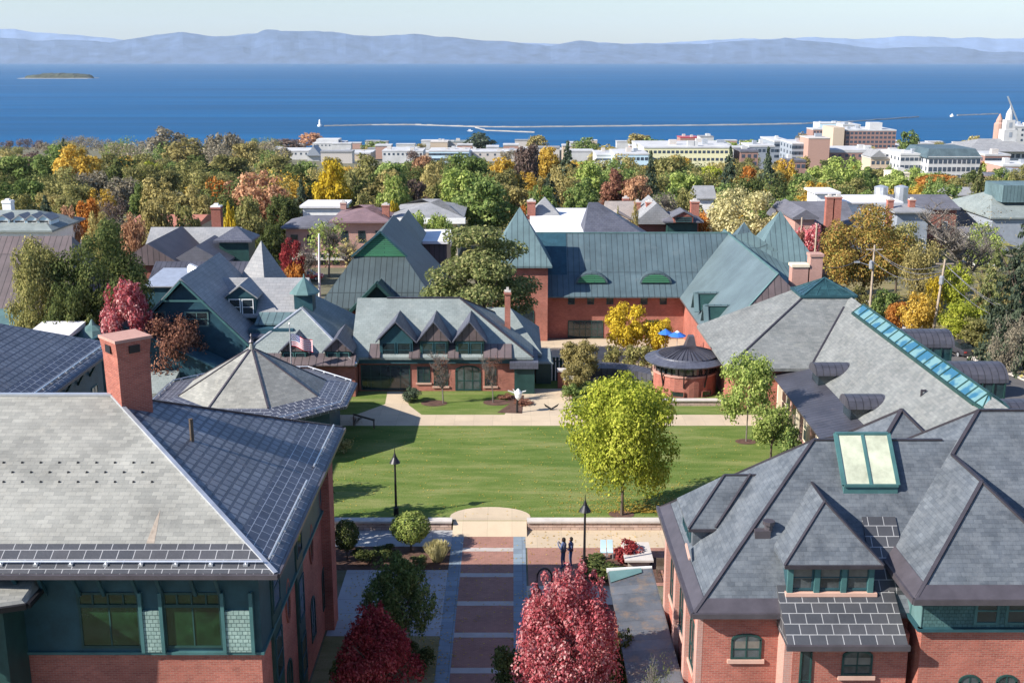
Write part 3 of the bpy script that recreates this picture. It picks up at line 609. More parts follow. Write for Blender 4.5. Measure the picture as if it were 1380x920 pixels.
# ground floor openings
window(Cb, (aY(520, 515, 93.8)[0], 93.8, .55), (1, 0, 0), 4.2, 2.2, 0, 5, 2, 'dgreen', 'glass', .09, name='glazed_door')
window(Cb, (aY(571, 510, 93.8)[0], 93.8, 1.2), (1, 0, 0), 1.1, 1.4, 0, 2, 2, 'dgreen', 'glass', .08, 'sill')
window(Cb, (aY(594, 510, 93.8)[0], 93.8, .9), (1, 0, 0), 1.2, 1.7, 0, 2, 2, 'dgreen', 'glass', .08, 'sill')
window(Cb, (aY(631, 515, 93.8)[0], 93.8, .5), (1, 0, 0), 2.2, 1.75, .45, 3, 2, 'dgreen', 'pane_lit', .14, name='arched_door')
window(Cb, (aY(661, 510, 93.8)[0], 93.8, .9), (1, 0, 0), 1.0, 1.7, 0, 2, 2, 'dgreen', 'glass', .08, 'sill')
m = MB(); m.hip(-5, 2.6, 96.6, 107, 3.0, 6.0, 0, 2.8, 'x'); 
Cn = thing('slate_annex', 'pale green slate roofed annex with thin chimney at the right end of the dormered hall', 'building', (-1, 102, .4))
MB().box(-4, 2.1, 97.2, 106.4, .3, 2.8).build('wall', M['brick'], Cn); r = m.build('roof', M['slate_green'], Cn); chimney(r, aY(684, 400, 98.6)[0], 98.6, 3.5, aY(684, 391, 98.6)[1], .5, .5)
MB().box(.2, 1.9, 92.9, 97.2, .3, 2.7).build('porch_wall', M['dgreen'], Cn); MB().box(-.2, 2.2, 92.6, 97.2, 2.7, 3.25).build('porch_roof', M['slate_dark'], Cn)
MB().box(2.1, 3.4, 96, 99, .3, 2.3).build('shed', M['dgreen'], Cn); MB().prism([(2.0, 95.8, 2.3), (3.6, 95.8, 2.3), (3.6, 99.1, 2.3), (2.0, 99.1, 2.3)], [(2.1, 95.9, 2.5), (3.4, 95.9, 2.5), (3.4, 99, 2.9), (2.1, 99, 2.9)]).build('shed_roof', M['slate_green'], Cn)

# ---- D: hall with the long green standing-seam roof
Db = thing('brick_theatre', 'large brick hall with long green standing-seam roof and pyramid-roofed corner towers', 'building', (12, 125, T(125)))
MB().box(1.9, 24, 123, 133, -3, 3.0).build('wall', M['brick'], Db)
m = MB(); m.hip(1.2, 30.1, 122.4, 133.6, 3.1, 8.9, 0, 5.5); r = m.build('roof', M['seam_green'], Db)
m = MB(); q = [(1.2, 123.9, 4.66), (6.05, 123.9, 4.66), (6.05, 127.95, 8.86), (1.2, 127.95, 8.86)]; m.prism(q, [(a, b - .03, c + .03) for a, b, c in q]); m.build('painted_tower_shade', M['navy'], r)  # tower's shade on the left of the roof, painted as a dark sheet
m = MB(); m.prism([(3.7, 121.7, 2.75), (24, 121.7, 2.75), (24, 123.4, 4.0), (3.7, 123.4, 4.0)], [(3.7, 121.7, 2.9), (24, 121.7, 2.9), (24, 124.0, 4.86), (3.7, 124.0, 4.86)]); m.build('eave_flare', M['seam_green'], r)
m = MB(); caps(m, [((1.2, 128, 8.9), (24.6, 128, 8.9))], .2, .12); m.build('ridge_cap', M['teal_light'], r)
for px in (797, 883):
    x = aY(px, 381, 123.4)[0]; m = MB(); K = 12; P0 = [(x + 1.75 * math.cos(math.pi * i / K), 122.9, 4.15 + 1.15 * math.sin(math.pi * i / K)) for i in range(K + 1)]
    m.prism([(a, b, c) for a, b, c in P0][::-1], [(x + (a - x) * .9, 126.2, c - .0) for a, b, c in P0][::-1]); ey = m.build('eyebrow_dormer', M['seam_green'], r)
    m = MB(); P1 = [(x + 1.5 * math.cos(math.pi * i / K), 122.86, 4.2 + .9 * math.sin(math.pi * i / K)) for i in range(K + 1)]; m.prism(P1[::-1], [(a, 122.9, c) for a, b, c in P1][::-1]); m.build('louvre', M['green'], ey)
m = MB(); xr = 24.35
w = [(18.2, 100.2, 2.8), (30.5, 100.2, 2.8), (30.5, 131, 2.8), (18.2, 131, 2.8)]; a, b = (xr, 103.3, 8.8), (xr, 131, 8.8)
m.poly([w[3], w[0], a, b]); m.poly([w[1], w[2], b, a]); m.mi = 1; m.poly([w[0], w[1], a]); m.poly([(p[0], p[1], 2.6) for p in reversed(w)]); m.poly([(w[0][0], w[0][1], 2.6), (w[1][0], w[1][1], 2.6), w[1], w[0]]); m.poly([(w[3][0], w[3][1], 2.6), (w[0][0], w[0][1], 2.6), w[0], w[3]])
M['seam_wing'] = tiled('seam_wing', (.105, .145, .155), (.098, .134, .145), (.08, .11, .12), .62, 30, .02, rough=.5, stain=.25, stainscale=.25, bump=.6, off=0, spec=.4)
r3 = m.build('wing_roof', [M['seam_wing'], M['seam_brown']], Db); m = MB(); caps(m, [(a, b)], .2, .12); caps(m, [(a, w[0])], .14, .08); m.build('ridge_cap', M['teal_light'], r3)
MB().box(18.9, 29.8, 101.5, 123, -2, 2.7).build('wing_wall', M['brick'], Db)
for px, py, Y in ((932, 408, 112.5), (966, 424, 106.5)):
    x, z = 18.8, 3.6; mm = MB(); q = [(Y - 1.0, z), (Y + 1.0, z), (Y, z + 1.5)]
    mm.prism([(x - .3, y_, z_) for y_, z_ in q], [(x + 2.2, y_, z_) for y_, z_ in q]); dd = mm.build('dormer', M['dgreen'], Db)
    mm = MB()
    for s in (-1, 1): mm.beam((x - .4, Y + s * 1.15, z - .15), (x - .4, Y, z + 1.6), .5, .12)
    mm.beam((x - .5, Y, z + 1.62), (x + 2.4, Y, z + 1.62), .3, .1); mm.build('dormer_roof', M['seam_copper'], dd)
MB().box(-2.1, 3.85, 121, 127, -3, 6.6).build('tower_wall', M['brick'], Db)
m = MB(); m.hip(-2.6, 4.3, 120.5, 127.4, 6.45, 12.35, 3.45, 3.45); m.build('tower_roof', M['seam_copper'], Db)
MB().box(27.3, 33.7, 126.8, 133.2, -3, 5.9).build('tower_wall', M['brick'], Db)
m = MB(); m.hip(26.9, 34.1, 126.3, 133.7, 5.8, aY(1052, 284, 130)[1], 3.6, 3.6); m.build('tower_roof', M['seam_copper'], Db)
m = MB(); m.poly([(24.6, 128, 8.6), (26.8, 127.8, 9), (32.4, 126.4, 5.2), (30.2, 121.5, 3)]); m.poly([(24.6, 128, 8.6), (30.2, 121.5, 3), (24.5, 121.5, 8.6)]); m.build('link_roof', M['seam_copper'], Db)
x, z = aY(1003, 299, 138); MB().box(x - 2.2, x + 2.2, 135.8, 140.2, -3, z - 3.6).build('tower_wall', M['brick'], Db); m = MB(); m.hip(x - 2.5, x + 2.5, 135.5, 140.5, z - 3.7, z, 2.5, 2.5); m.build('tower_roof', M['seam_green'], Db)
for px in (770, 796, 822, 868, 894): window(Db, (aY(px, 405, 123)[0], 123, 1.75), (1, 0, 0), .75, 1.05, 0, 1, 2, 'dgreen')
window(Db, (aY(789, 445, 123)[0], 123, -2), (1, 0, 0), 3.9, 1.95, 0, 6, 2, 'dgreen', 'glass', .1, name='glazed_door')
window(Db, (aY(705, 440, 121)[0], 121, -2), (1, 0, 0), 2.4, 3.2, .9, 2, 3, 'dgreen', 'glass', .1, name='arched_door')
window(Db, (aY(880, 450, 123)[0], 123, -1.9), (1, 0, 0), 1.6, 1.9, 0, 2, 2, 'dgreen', 'glass', .1, name='glazed_door')

# ---- E: brick hall with blue slate roofs, bottom right
Eb = thing('brick_hall', 'brick hall with blue slate hip roofs, teal dormer windows and a roof skylight, bottom right', 'building', (16, 42, 0))
MB().box(7.2, 18, 39.3, 48.8, 0, 7.8).build('wall', M['brick'], Eb)
MB().box(10.35, 14.6, 38.25, 39.32, 0, 7.5).build('porch_wall', M['brick'], Eb)
MB().box(14.9, 20.3, 37.9, 40.6, 0, 7.95).build('wing_wall', M['brick'], Eb); MB().box(15.0, 29, 40.6, 49, 0, 7.95).build('wing_wall', M['brick'], Eb)
MB().box(14.82, 20.4, 37.82, 40.55, 7.95, 9.35).build('shingle_band', M['shingle_teal'], Eb); MB().box(14.9, 29.1, 40.55, 49.05, 7.95, 9.35).build('shingle_band', M['shingle_teal'], Eb)
MB().box(14.79, 14.82, 37.8, 42.5, 7.96, 9.34).build('sun_tinted_side', M['teal_light'], Eb)  # lighter teal sheet paints the sunlight on the band's left side
m = MB(); m.beam((14.7, 37.76, 7.93), (20.5, 37.76, 7.93), .2, .12); m.beam((14.76, 37.7, 7.93), (14.76, 42.5, 7.93), .2, .12); m.build('string_course', M['teal'], Eb)
m = MB(); m.hip(6.8, 20.0, 38.9, 49.2, 8, 13, 5.4, 0); r = m.build('roof', M['slate_blue'], Eb)
pz = 5 / 5.15
m = MB(); caps(m, [((12.2, 44.05, 13), (17.4, 44.05, 13)), ((12.2, 44.05, 13), (6.8, 38.9, 8)), ((12.2, 44.05, 13), (6.8, 49.2, 8))], .13, .07); m.build('ridge_cap', M['flash'], r)
def band(m, pts, z=.035): m.prism([tuple(p) for p in pts], [(p[0], p[1], p[2] + z) for p in pts])
m = MB(); b_ = .38; band(m, [(6.75, 38.85, 7.98), (10.1, 38.85, 7.98), (10.1, 38.9 + b_, 8 + b_ * pz), (6.8 + b_, 38.9 + b_, 8 + b_ * pz)]); band(m, [(6.75, 38.85, 7.98), (6.8 + b_, 38.9 + b_, 8 + b_ * .93), (6.8 + b_, 49.2 - b_, 8 + b_ * .93), (6.75, 49.25, 7.98)][::-1])
m.beam((6.7, 38.8, 7.93), (10.2, 38.8, 7.93), .14, .2); m.beam((6.7, 38.8, 7.93), (6.7, 49.3, 7.93), .14, .2); m.build('gutter', M['gutter'], r)
# right hand block and its hipped front wing
a, b, ap, k, mm_, bl = (14.3, 37.1, 9.5), (20.9, 37.1, 9.5), (17.6, 40.4, 12.6), (17.6, 43.37, 12.6), (19.1, 44.85, 14), (14.3, 49.65, 9.5)
mr, fr, jn, br_ = (32, 44.85, 14), (32, 40.06, 9.5), (20.9, 40.06, 9.5), (32, 49.65, 9.5)
m = MB(); m.poly([a, ap, k, mm_, bl][::-1][::1]); m.v = [tuple(v) for v in m.v]
m.poly([a, b, ap]); m.poly([b, jn, k, ap]); m.poly([jn, fr, mr, mm_, k]); m.poly([br_, bl, mm_, mr])
E6 = [a, b, jn, fr, br_, bl]
for i in range(6): p, q = E6[i], E6[(i + 1) % 6]; m.poly([(p[0], p[1], p[2] - .22), (q[0], q[1], q[2] - .22), q, p])
m.poly([(p[0], p[1], p[2] - .22) for p in reversed(E6)]); r4 = m.build('wing_roof', M['slate_blue'], Eb)
m = MB(); caps(m, [(a, ap), (b, ap), (ap, k), (k, mm_), (mm_, mr), (mm_, bl)], .14, .08); m.build('ridge_cap', M['flash'], r4)
m = MB(); band(m, [(14.2, 37.0, 9.47), (21, 37.0, 9.47), (20.6, 37.4, 9.83), (14.6, 37.4, 9.83)]); band(m, [(14.2, 37.0, 9.47), (14.65, 37.45, 9.85), (14.65, 43, 9.85), (14.2, 43, 9.47)][::-1]); m.beam((14.15, 37, 9.4), (21, 37, 9.4), .14, .22); m.beam((14.18, 37, 9.4), (14.18, 41.5, 9.4), .14, .22); m.build('gutter', M['gutter'], r4)
# porch roof of light-jointed metal shingles
m = MB(); x0, x1 = 9.95, 14.3; m.prism([(x0, 37.5, 7.3), (x1, 37.5, 7.3), (x1, 39.6, 7.3), (x0, 39.6, 7.3)], [(x0, 37.5, 7.45), (x1, 37.5, 7.45), (x1, 39.6, 8.78), (x0, 39.6, 8.78)])
m.prism([(13.6, 39.4, 8.2), (14.9, 39.4, 8.2), (14.9, 41.6, 9.2), (13.6, 41.6, 9.2)], [(13.6, 39.4, 8.66), (14.9, 39.4, 8.66), (14.9, 41.6, 10.7), (13.6, 41.6, 10.7)])
pr = m.build('porch_roof', M['metal_grid_dark'], Eb); m = MB(); m.beam((x0 - .05, 37.45, 7.36), (x1 + .05, 37.45, 7.36), .14, .2); m.build('gutter', M['gutter'], pr)
# hipped dormer with three windows
m = MB(); m.box(10.3, 13.4, 39.35, 42, 8.3, 9.9); dm = m.build('dormer', M['teal'], Eb)
m = MB(); A0 = [(10.05, 39.0, 9.85), (13.7, 39.0, 9.85), (13.7, 43, 9.85), (10.05, 43, 9.85)]; p0, p1 = (11.87, 40.75, 11.67), (11.87, 43, 11.67)
m.poly([A0[0], A0[1], p0]); m.poly([A0[1], A0[2], p1, p0]); m.poly([A0[3], A0[0], p0, p1])
for p, q in ((A0[0], A0[1]), (A0[1], A0[2]), (A0[3], A0[0])): m.poly([(p[0], p[1], p[2] - .15), (q[0], q[1], q[2] - .15), q, p])
m.poly([(p[0], p[1], p[2] - .15) for p in reversed(A0)]); dr = m.build('dormer_roof', M['slate_blue'], dm)
m = MB(); caps(m, [(A0[0], p0), (A0[1], p0), (p0, p1)], .09, .06); m.beam((A0[0][0], A0[0][1] - .02, 9.8), (A0[1][0], A0[1][1] - .02, 9.8), .08, .14); m.build('ridge_cap', M['flash'], dr)
for i in range(3): window(dm, (10.82 + 1.03 * i, 39.35, 8.72), (1, 0, 0), .86, 1.02, 0, 1, 2, 'teal', 'pane_lit', .08, blind=.55)
m = MB()
for i in range(4): xx = 10.33 + 1.0 * i; MB().box(xx - .08, xx + .12, 39.2, 39.36, 8.6, 9.72).build('mullion', M['teal_trim'], dm)
MB().box(10.2, 13.6, 39.15, 39.38, 8.52, 8.66).build('sill', M['sill'], dm)
# hipped dormer on the left slope
m = MB(); m.box(7.4, 9.5, 43.6, 46.5, 8.3, 9.3); dl = m.build('dormer', M['slate_blue'], Eb)
m = MB(); m.hip(7.18, 11, 43.4, 46.76, 9.42, 11.1, 1.68, 0, 'x', .1); d2 = m.build('dormer_roof', M['slate_blue'], dl)
m = MB(); caps(m, [((8.86, 45.08, 11.1), (7.18, 43.4, 9.42)), ((8.86, 45.08, 11.1), (10.2, 45.08, 11.1)), ((8.27, 43.4, 9.46), (9.95, 45.08, 11.15))], .09, .06); m.beam((7.18, 43.38, 9.36), (8.3, 43.38, 9.36), .08, .12); m.build('ridge_cap', M['flash'], d2)
srow(dl, 43.9, 46.2, 2, 7.4, 8.5, .9, .7, -1, fm='teal')
m = MB(); m.beam((7.1, 43.4, 8.75), (7.1, 42.4, 8.55), .08, .1); m.build('rail_end', M['sill'], dl)
m = MB(); m.box(9.35, 9.95, 41.0, 41.5, 9.6, 10.35); m.lathe((9.9, 41.2, 10.3), [(.16, 0), (.16, .25), (.24, .26), (.24, .4)], 8); m.build('roof_vent', M['gutter'], r)
# skylight on the front slope
x0, x1 = 13.05, 15.18; m = MB(); y0_, y1_ = 42.36, 44.0; z0_, z1_ = 8 + (y0_ - 38.9) * pz, 8 + (y1_ - 38.9) * pz; h_ = .32
fr_ = [(x0, y0_, z0_ + h_), (x1, y0_, z0_ + h_), (x1, y1_, z1_ + .32), (x0, y1_, z1_ + .32)]
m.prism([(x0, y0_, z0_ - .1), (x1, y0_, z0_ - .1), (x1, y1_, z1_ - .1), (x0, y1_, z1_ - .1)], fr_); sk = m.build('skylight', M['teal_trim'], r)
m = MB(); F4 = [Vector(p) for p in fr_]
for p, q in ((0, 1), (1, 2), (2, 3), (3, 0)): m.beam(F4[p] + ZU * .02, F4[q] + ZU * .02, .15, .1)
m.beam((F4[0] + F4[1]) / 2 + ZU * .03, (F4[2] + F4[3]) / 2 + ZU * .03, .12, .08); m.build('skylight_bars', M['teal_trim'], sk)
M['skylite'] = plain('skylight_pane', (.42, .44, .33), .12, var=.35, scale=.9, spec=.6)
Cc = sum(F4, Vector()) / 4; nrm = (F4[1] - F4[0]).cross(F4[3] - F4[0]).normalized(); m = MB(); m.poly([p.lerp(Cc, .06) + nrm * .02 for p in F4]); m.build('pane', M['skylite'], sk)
# rear hip behind the ridge
m = MB(); xA, zA = aY(1215, 552, 52.5); m.hip(xA - 4, xA + 4, 48.2, 56.8, zA - 3.9, zA, 4, 4); rr_ = m.build('rear_roof', M['slate_blue'], Eb); MB().box(xA - 3.6, xA + 3.6, 48.6, 56.4, 0, zA - 4).build('rear_wall', M['brick'], Eb)
m = MB(); caps(m, [((xA, 52.5, zA), (xA - 4, 48.2, zA - 3.9)), ((xA, 52.5, zA), (xA + 4, 48.2, zA - 3.9)), ((xA, 52.5, zA), (xA - 4, 56.8, zA - 3.9))], .18, .1); m.build('ridge_cap', M['flash'], rr_)
# windows
def ewin(px0, px1, py0, py1, Y, **kw):
    xa, zb = aY(px0, py1, Y); xb, zt_ = aY(px1, py0, Y); window(Eb, ((xa + xb) / 2, Y, zb), (1, 0, 0), xb - xa, (zt_ - zb) * .78, (zt_ - zb) * .22, 2, 2, 'dgreen', 'pane_lit', .08, 'sill', blind=.45, **kw)
ewin(984, 1027, 853, 887, 39.3); ewin(1133, 1177, 875, 909, 38.25); ewin(1288, 1322, 908, 950, 37.9); ewin(1338, 1372, 908, 950, 37.9)
ewin(984, 1027, 945, 990, 39.3)
window(Eb, (10.85, 38.25, 3.2), (1, 0, 0), .45, 3.6, .1, 1, 3, 'dgreen', 'glass', .07)
for i in range(3): window(Eb, (17.15 + 1.12 * i, 37.82, 8.1), (1, 0, 0), .9, 1.1, 0, 1, 2, 'teal_trim', 'glass', .1)
window(Eb, (14.82, 39.3, 8.0), (0, -1, 0), 1.0, 1.1, 0, 1, 2, 'teal_trim', 'pane_lit', .08)
srow(Eb, 40, 48.5, 3, 7.2, 4.4, 1.2, 1.7, -1, arch=.3, fm='dgreen', sill='sill')
m = MB()
for y in (39.3, 42.1, 45, 48): m.box(6.98, 7.21, y, y + .55, 0, 7.75)
m.build('brick_pier', M['brick_pink'], Eb); MB().box(10.05, 10.38, 38.3, 39.31, 0, 7.6).build('brick_pier', M['brick_pink'], Eb)  # paler brick: sun on the left-facing walls put into the colour

# link building with the rust-stained sheet roof, beside the hall
Hl = thing('link_building', 'low link building with flat rust-stained metal roof against the brick wall', 'building', (6, 47, 0))
MB().box(5.1, 6.95, 41, 52.2, 0, 3.1).build('wall', M['brick_dark'], Hl); m = MB(); m.prism([(4.75, 40.2, 3.1), (6.95, 40.2, 3.1), (6.95, 52.5, 3.1), (4.75, 52.5, 3.1)], [(4.75, 40.2, 3.25), (6.95, 40.2, 3.45), (6.95, 52.5, 3.45), (4.75, 52.5, 3.25)]); r = m.build('roof', M['rusty'], Hl)
MB().prism([(4.8, 51.2, 3.27), (6.4, 52.0, 3.43), (6.4, 52.45, 3.43), (4.8, 52.45, 3.27)], [(4.8, 51.2, 3.3), (6.4, 52.0, 3.46), (6.4, 52.45, 3.46), (4.8, 52.45, 3.3)]).build('glazed_corner', M['teal_light'], r)
MB().beam((4.7, 52.53, 3.3), (6.95, 52.53, 3.42), .1, .2).build('edge_trim', M['white'], r)

# ---- F: arts centre, pale slate roofs with ridge skylight
Fb = thing('arts_centre', 'arts centre with pale grey slate roofs, long glazed ridge skylight and glass pyramid', 'building', (27, 88, 0))
B4 = [(17.1, 88.1, 4), (31.6, 88.1, 4), (31.6, 103.2, 4), (17.1, 103.2, 4)]; T4 = [(25.2, 97, 8), (29.5, 97, 8), (29.5, 100.3, 8), (25.2, 100.3, 8)]
m = MB()
for i in range(4): j = (i + 1) % 4; m.poly([B4[i], B4[j], T4[j], T4[i]]); m.poly([(B4[i][0], B4[i][1], 3.75), (B4[j][0], B4[j][1], 3.75), B4[j], B4[i]])
m.poly(T4); m.poly([(p[0], p[1], 3.75) for p in reversed(B4)]); r = m.build('roof', M['slate_grey'], Fb)
xl, xr_, xm = 23.75, 34.7, 29.2; rz_ = 8.0
m = MB(); w = [(xl, 61, 4), (31.0, 61, 6.7), (31.0, 97.5, 6.7), (xl, 97.5, 4)]; a, b = (xm, 64, rz_), (xm, 97.5, rz_)
m.poly([w[3], w[0], a, b]); m.poly([w[1], w[2], b, a]); m.poly([w[0], w[1], a])
for i in (0, 1, 3): j = (i + 1) % 4; m.poly([(w[i][0], w[i][1], w[i][2] - .2), (w[j][0], w[j][1], w[j][2] - .2), w[j], w[i]])
m.poly([(p[0], p[1], p[2] - .2) for p in reversed(w)]); rw = m.build('wing_roof', M['slate_grey'], Fb)
m = MB(); caps(m, [(B4[0], T4[0])], .16, .08); sl = 4 / 8.9; ps = (rz_ - 4) / (xm - xl)
m.beam((xl, 88.1 + .0, 4.05), (28.3, 88.1 + (28.3 - xl) * ps / sl * 1.0, 4 + (28.3 - xl) * ps + .05), .15, .08); m.build('valley_flashing', M['flash'], r)
MB().box(17.7, 31.2, 88.7, 102.6, 0, 3.8).build('wall', M['brick'], Fb); MB().prism([(24.3, 61.6, 0), (30.6, 61.6, 0), (30.6, 97, 0), (24.3, 97, 0)], [(24.3, 61.6, 3.8), (30.6, 61.6, 6.45), (30.6, 97, 6.45), (24.3, 97, 3.8)]).build('wing_wall', M['brick'], Fb)
# glass pyramid
g = [(24.95, 96.7, 8.05), (29.7, 96.7, 8.05), (29.7, 100.5, 8.05), (24.95, 100.5, 8.05)]; ap = (27.35, 98.6, aY(1110, 374, 98.6)[1])
m = MB()
for i in range(4): m.poly([g[i], g[(i + 1) % 4], ap])
gp = m.build('glass_pyramid', M['skyglass_dark'], Fb); m = MB()
for i in range(4):
    m.beam(g[i], ap, .14, .1); m.beam(g[i], g[(i + 1) % 4], .2, .2)
    for t in (.25, .5, .75): p = Vector(g[i]).lerp(Vector(g[(i + 1) % 4]), t); q = p.lerp(Vector(ap), .55 if t != .5 else 1); m.beam(p, q, .06, .06)
    p, q = Vector(g[i]).lerp(Vector(ap), .35), Vector(g[(i + 1) % 4]).lerp(Vector(ap), .35); m.beam(p, q, .06, .06)
m.build('glazing_bars', M['teal'], gp)
# ridge skylight
L0, L1, L2 = (28.3, 7.38), (29.15, 8.02), (30.1, 7.38); ya, yb = 65.2, 93.0; n = 17
m = MB(); m.mi = 0
for i in range(n):
    y0_, y1_ = lerp(ya + 2, yb, i / n), lerp(ya + 2, yb, (i + 1) / n)
    m.poly([(L0[0], y1_, L0[1] + .08), (L0[0], y0_, L0[1] + .08), (L1[0], y0_, L1[1] + .12), (L1[0], y1_, L1[1] + .12)]); m.poly([(L2[0], y0_, L2[1] + .08), (L2[0], y1_, L2[1] + .08), (L1[0], y1_, L1[1] + .12), (L1[0], y0_, L1[1] + .12)])
c = (L1[0], ya + 2, L1[1] + .12); fan = [(28.3, ya + 2, 7.46), (28.45, ya + 1.1, 7.42), (28.9, ya + .4, 7.4), (29.5, ya + .3, 7.4), (30.0, ya + 1.1, 7.42), (30.1, ya + 2, 7.46)]
for p, q in zip(fan, fan[1:]): m.poly([p, q, c])
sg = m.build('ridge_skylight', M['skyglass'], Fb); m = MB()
for i in range(n + 1):
    y = lerp(ya + 2, yb, i / n); m.beam((L0[0], y, L0[1] + .1), (L1[0], y, L1[1] + .14), .1, .08); m.beam((L2[0], y, L2[1] + .1), (L1[0], y, L1[1] + .14), .1, .08)
for p in fan: m.beam(p, c, .07, .07)
for p, q in zip(fan, fan[1:]): m.beam(p, q, .18, .16)
m.beam((L0[0], ya + 2, L0[1] + .05), (L0[0], yb, L0[1] + .05), .2, .2); m.beam((L2[0], ya + 2, L2[1] + .05), (L2[0], yb, L2[1] + .05), .2, .2); m.beam((L1[0], ya + 2, L1[1] + .14), (L1[0], yb, L1[1] + .14), .14, .1)
m.build('glazing_bars', M['dgreen'], sg)
def barrel(par, x0, x1, y, rad, zs, mat, h=1.0, open_=0):
    K = 12; P0 = [(y + rad * math.cos(math.pi * i / K), zs + h * math.sin(math.pi * i / K)) for i in range(K + 1)]
    m = MB(); m.prism([(x0, a, b) for a, b in P0], [(x1, a, b) for a, b in P0]); return m.build('barrel_dormer', M[mat], par)
for y in (84.4, 75.9):
    bd = barrel(Fb, 22.95, 25.9, y, 1.15, 4.72, 'seam_dark', .72); MB().box(23.2, 25.4, y - .9, y + .9, 3.9, 4.72).build('dormer_wall', M['glass'], bd)
for y in (92.5, 82, 72.3):
    bd = barrel(Fb, 30.5, 36.2, y, 1.7, 5.0, 'seam_dark', 1.15); mm = MB(); mm.box(30.6, 36.0, y - 1.6, y + 1.6, 1, 5.0); gw = mm.build('glazed_wall', M['skyglass_dark'], bd)
    mm = MB()
    for i in range(7): xx = 31 + .83 * i; mm.box(xx - .05, xx + .05, y - 1.68, y - 1.6, 1, 5)
    for zz in (2.4, 3.8): mm.box(30.6, 36.05, y - 1.66, y - 1.6, zz, zz + .1)
    mm.build('glazing_bars', M['dgreen'], gw)
m = MB(); m.tube((27.0, 72.5, 6.2), (27.0, 72.5, 6.8), .08, .08, 6); m.tube((27.0, 72.5, 6.7), (27.3, 72.5, 6.75), .08, .08, 6); m.build('vent_pipe', M['flash'], rw)
# standing-seam walkway roof
m = MB(); m.prism([(20.6, 72.8, 3.2), (23.75, 72.8, 3.2), (23.75, 89.4, 3.2), (20.9, 89.4, 3.2)], [(20.6, 72.8, 3.3), (23.75, 72.8, 3.98), (23.75, 89.4, 3.98), (20.9, 89.4, 3.3)]); wr = m.build('walkway_roof', M['seam_dark'], Fb)
MB().box(21.4, 24.3, 73.4, 88.9, 0, 3.15).build('walkway_wall', M['brick_pink'], Fb)
for y in (74, 77, 80, 83, 86): MB().box(20.8, 21.05, y, y + .25, 0, 3.2).build('post', M['cream'], Fb)
srow(Fb, 74, 88, 4, 21.4, .8, 1.6, 1.8, -1, fm='cream', gm='glass')
for px, top, w_ in ((1077, 355, 1.5), (1099, 341, 1.15)):
    x, z = aY(px, top, 106); t = thing('chimney_stack', ['pale-capped broad brick chimney beside the glass pyramid', 'taller narrow brick chimney right behind the glass pyramid'][w_ < 1.3], 'chimney', (x, 106, 0))
    MB().box(x - w_ / 2, x + w_ / 2, 105.4, 106.6, -1, z - .25).build('shaft', M['brick_pink'], t); MB().box(x - w_ / 2 - .08, x + w_ / 2 + .08, 105.3, 106.7, z - .25, z).build('cap', M['cream' if w_ > 1.3 else 'brick_pink'], t)

# ---- G: round brick room with conical seamed roof
gx, gy = 14.75, 94.3
G = thing('round_room', 'round brick room with ribbon window and dark conical seamed roof', 'building', (gx, gy, .4))
MB().lathe((gx, gy, 0), [(2.65, 0), (2.65, 2.15)], 40).build('wall', M['brick'], G); MB().lathe((gx, gy, 2.15), [(2.75, 0), (2.75, .14)], 40).build('sill', M['brick_pink'], G)
gl = MB().lathe((gx, gy, 2.29), [(2.5, 0), (2.5, .95)], 40).build('ribbon_window', M['glass'], G); m = MB()
for i in range(26): a = 2 * math.pi * i / 26; m.tube((gx + 2.58 * math.cos(a), gy + 2.58 * math.sin(a), 2.25), (gx + 2.58 * math.cos(a), gy + 2.58 * math.sin(a), 3.2), .045, .045, 4)
m.build('mullion', M['black'], gl)
m = MB(); m.lathe((gx, gy, 3.1), [(3.4, 0), (3.45, .12), (2.6, .42), (2.55, .52)], 48); r = m.build('roof', M['slate_dark'], G)
m = MB(); m.lathe((gx + .2, gy, 3.6), [(2.5, 0), (1.3, .4), (.15, .7)], 48); m.build('roof_cone', M['seam_dark'], r); m = MB()
for i in range(36): a = 2 * math.pi * i / 36; m.beam((gx + .2 + 2.5 * math.cos(a), gy + 2.5 * math.sin(a), 3.63), (gx + .2 + .3 * math.cos(a), gy + .3 * math.sin(a), 4.3), .05, .06)
m.build('seams', M['flash'], r)
m = MB(); m.prism([(gx - .1, gy - .2, 4.1), (gx + .9, gy - .2, 4.1), (gx + .9, gy + .8, 4.1), (gx - .1, gy + .8, 4.1)], [(gx + .25, gy, 5.1), (gx + .7, gy, 5.1), (gx + .7, gy + .7, 5.1), (gx + .25, gy + .7, 5.1)]); m.build('roof_vent', M['gutter'], r)
m = MB()
for a in (-60, -100, -140): c_, s_ = math.cos(R(a)), math.sin(R(a)); m.beam((gx + 2.66 * c_, gy + 2.66 * s_, 1.3), (gx + 3.1 * c_, gy + 3.1 * s_, 3.1), .1, .1)
m.build('bracket', M['black'], G)
for a in (-55, -110): window(G, (gx + 2.66 * math.cos(R(a)), gy + 2.66 * math.sin(R(a)), .5), (-math.sin(R(a)), math.cos(R(a)), 0), 1.1, .5, 0, 1, 1, 'brick_dark', 'glass', .05, proud=.08)
t = thing('retaining_wall', 'low pale garden wall in front of the round brick room', 'garden wall', (15, 89.7, .4)); MB().box(9.5, 21, 89.5, 89.9, .4, .85).build('masonry', M['stone'], t); MB().box(9.4, 21.1, 89.4, 90, .85, .95).build('coping', M['cap'], t)

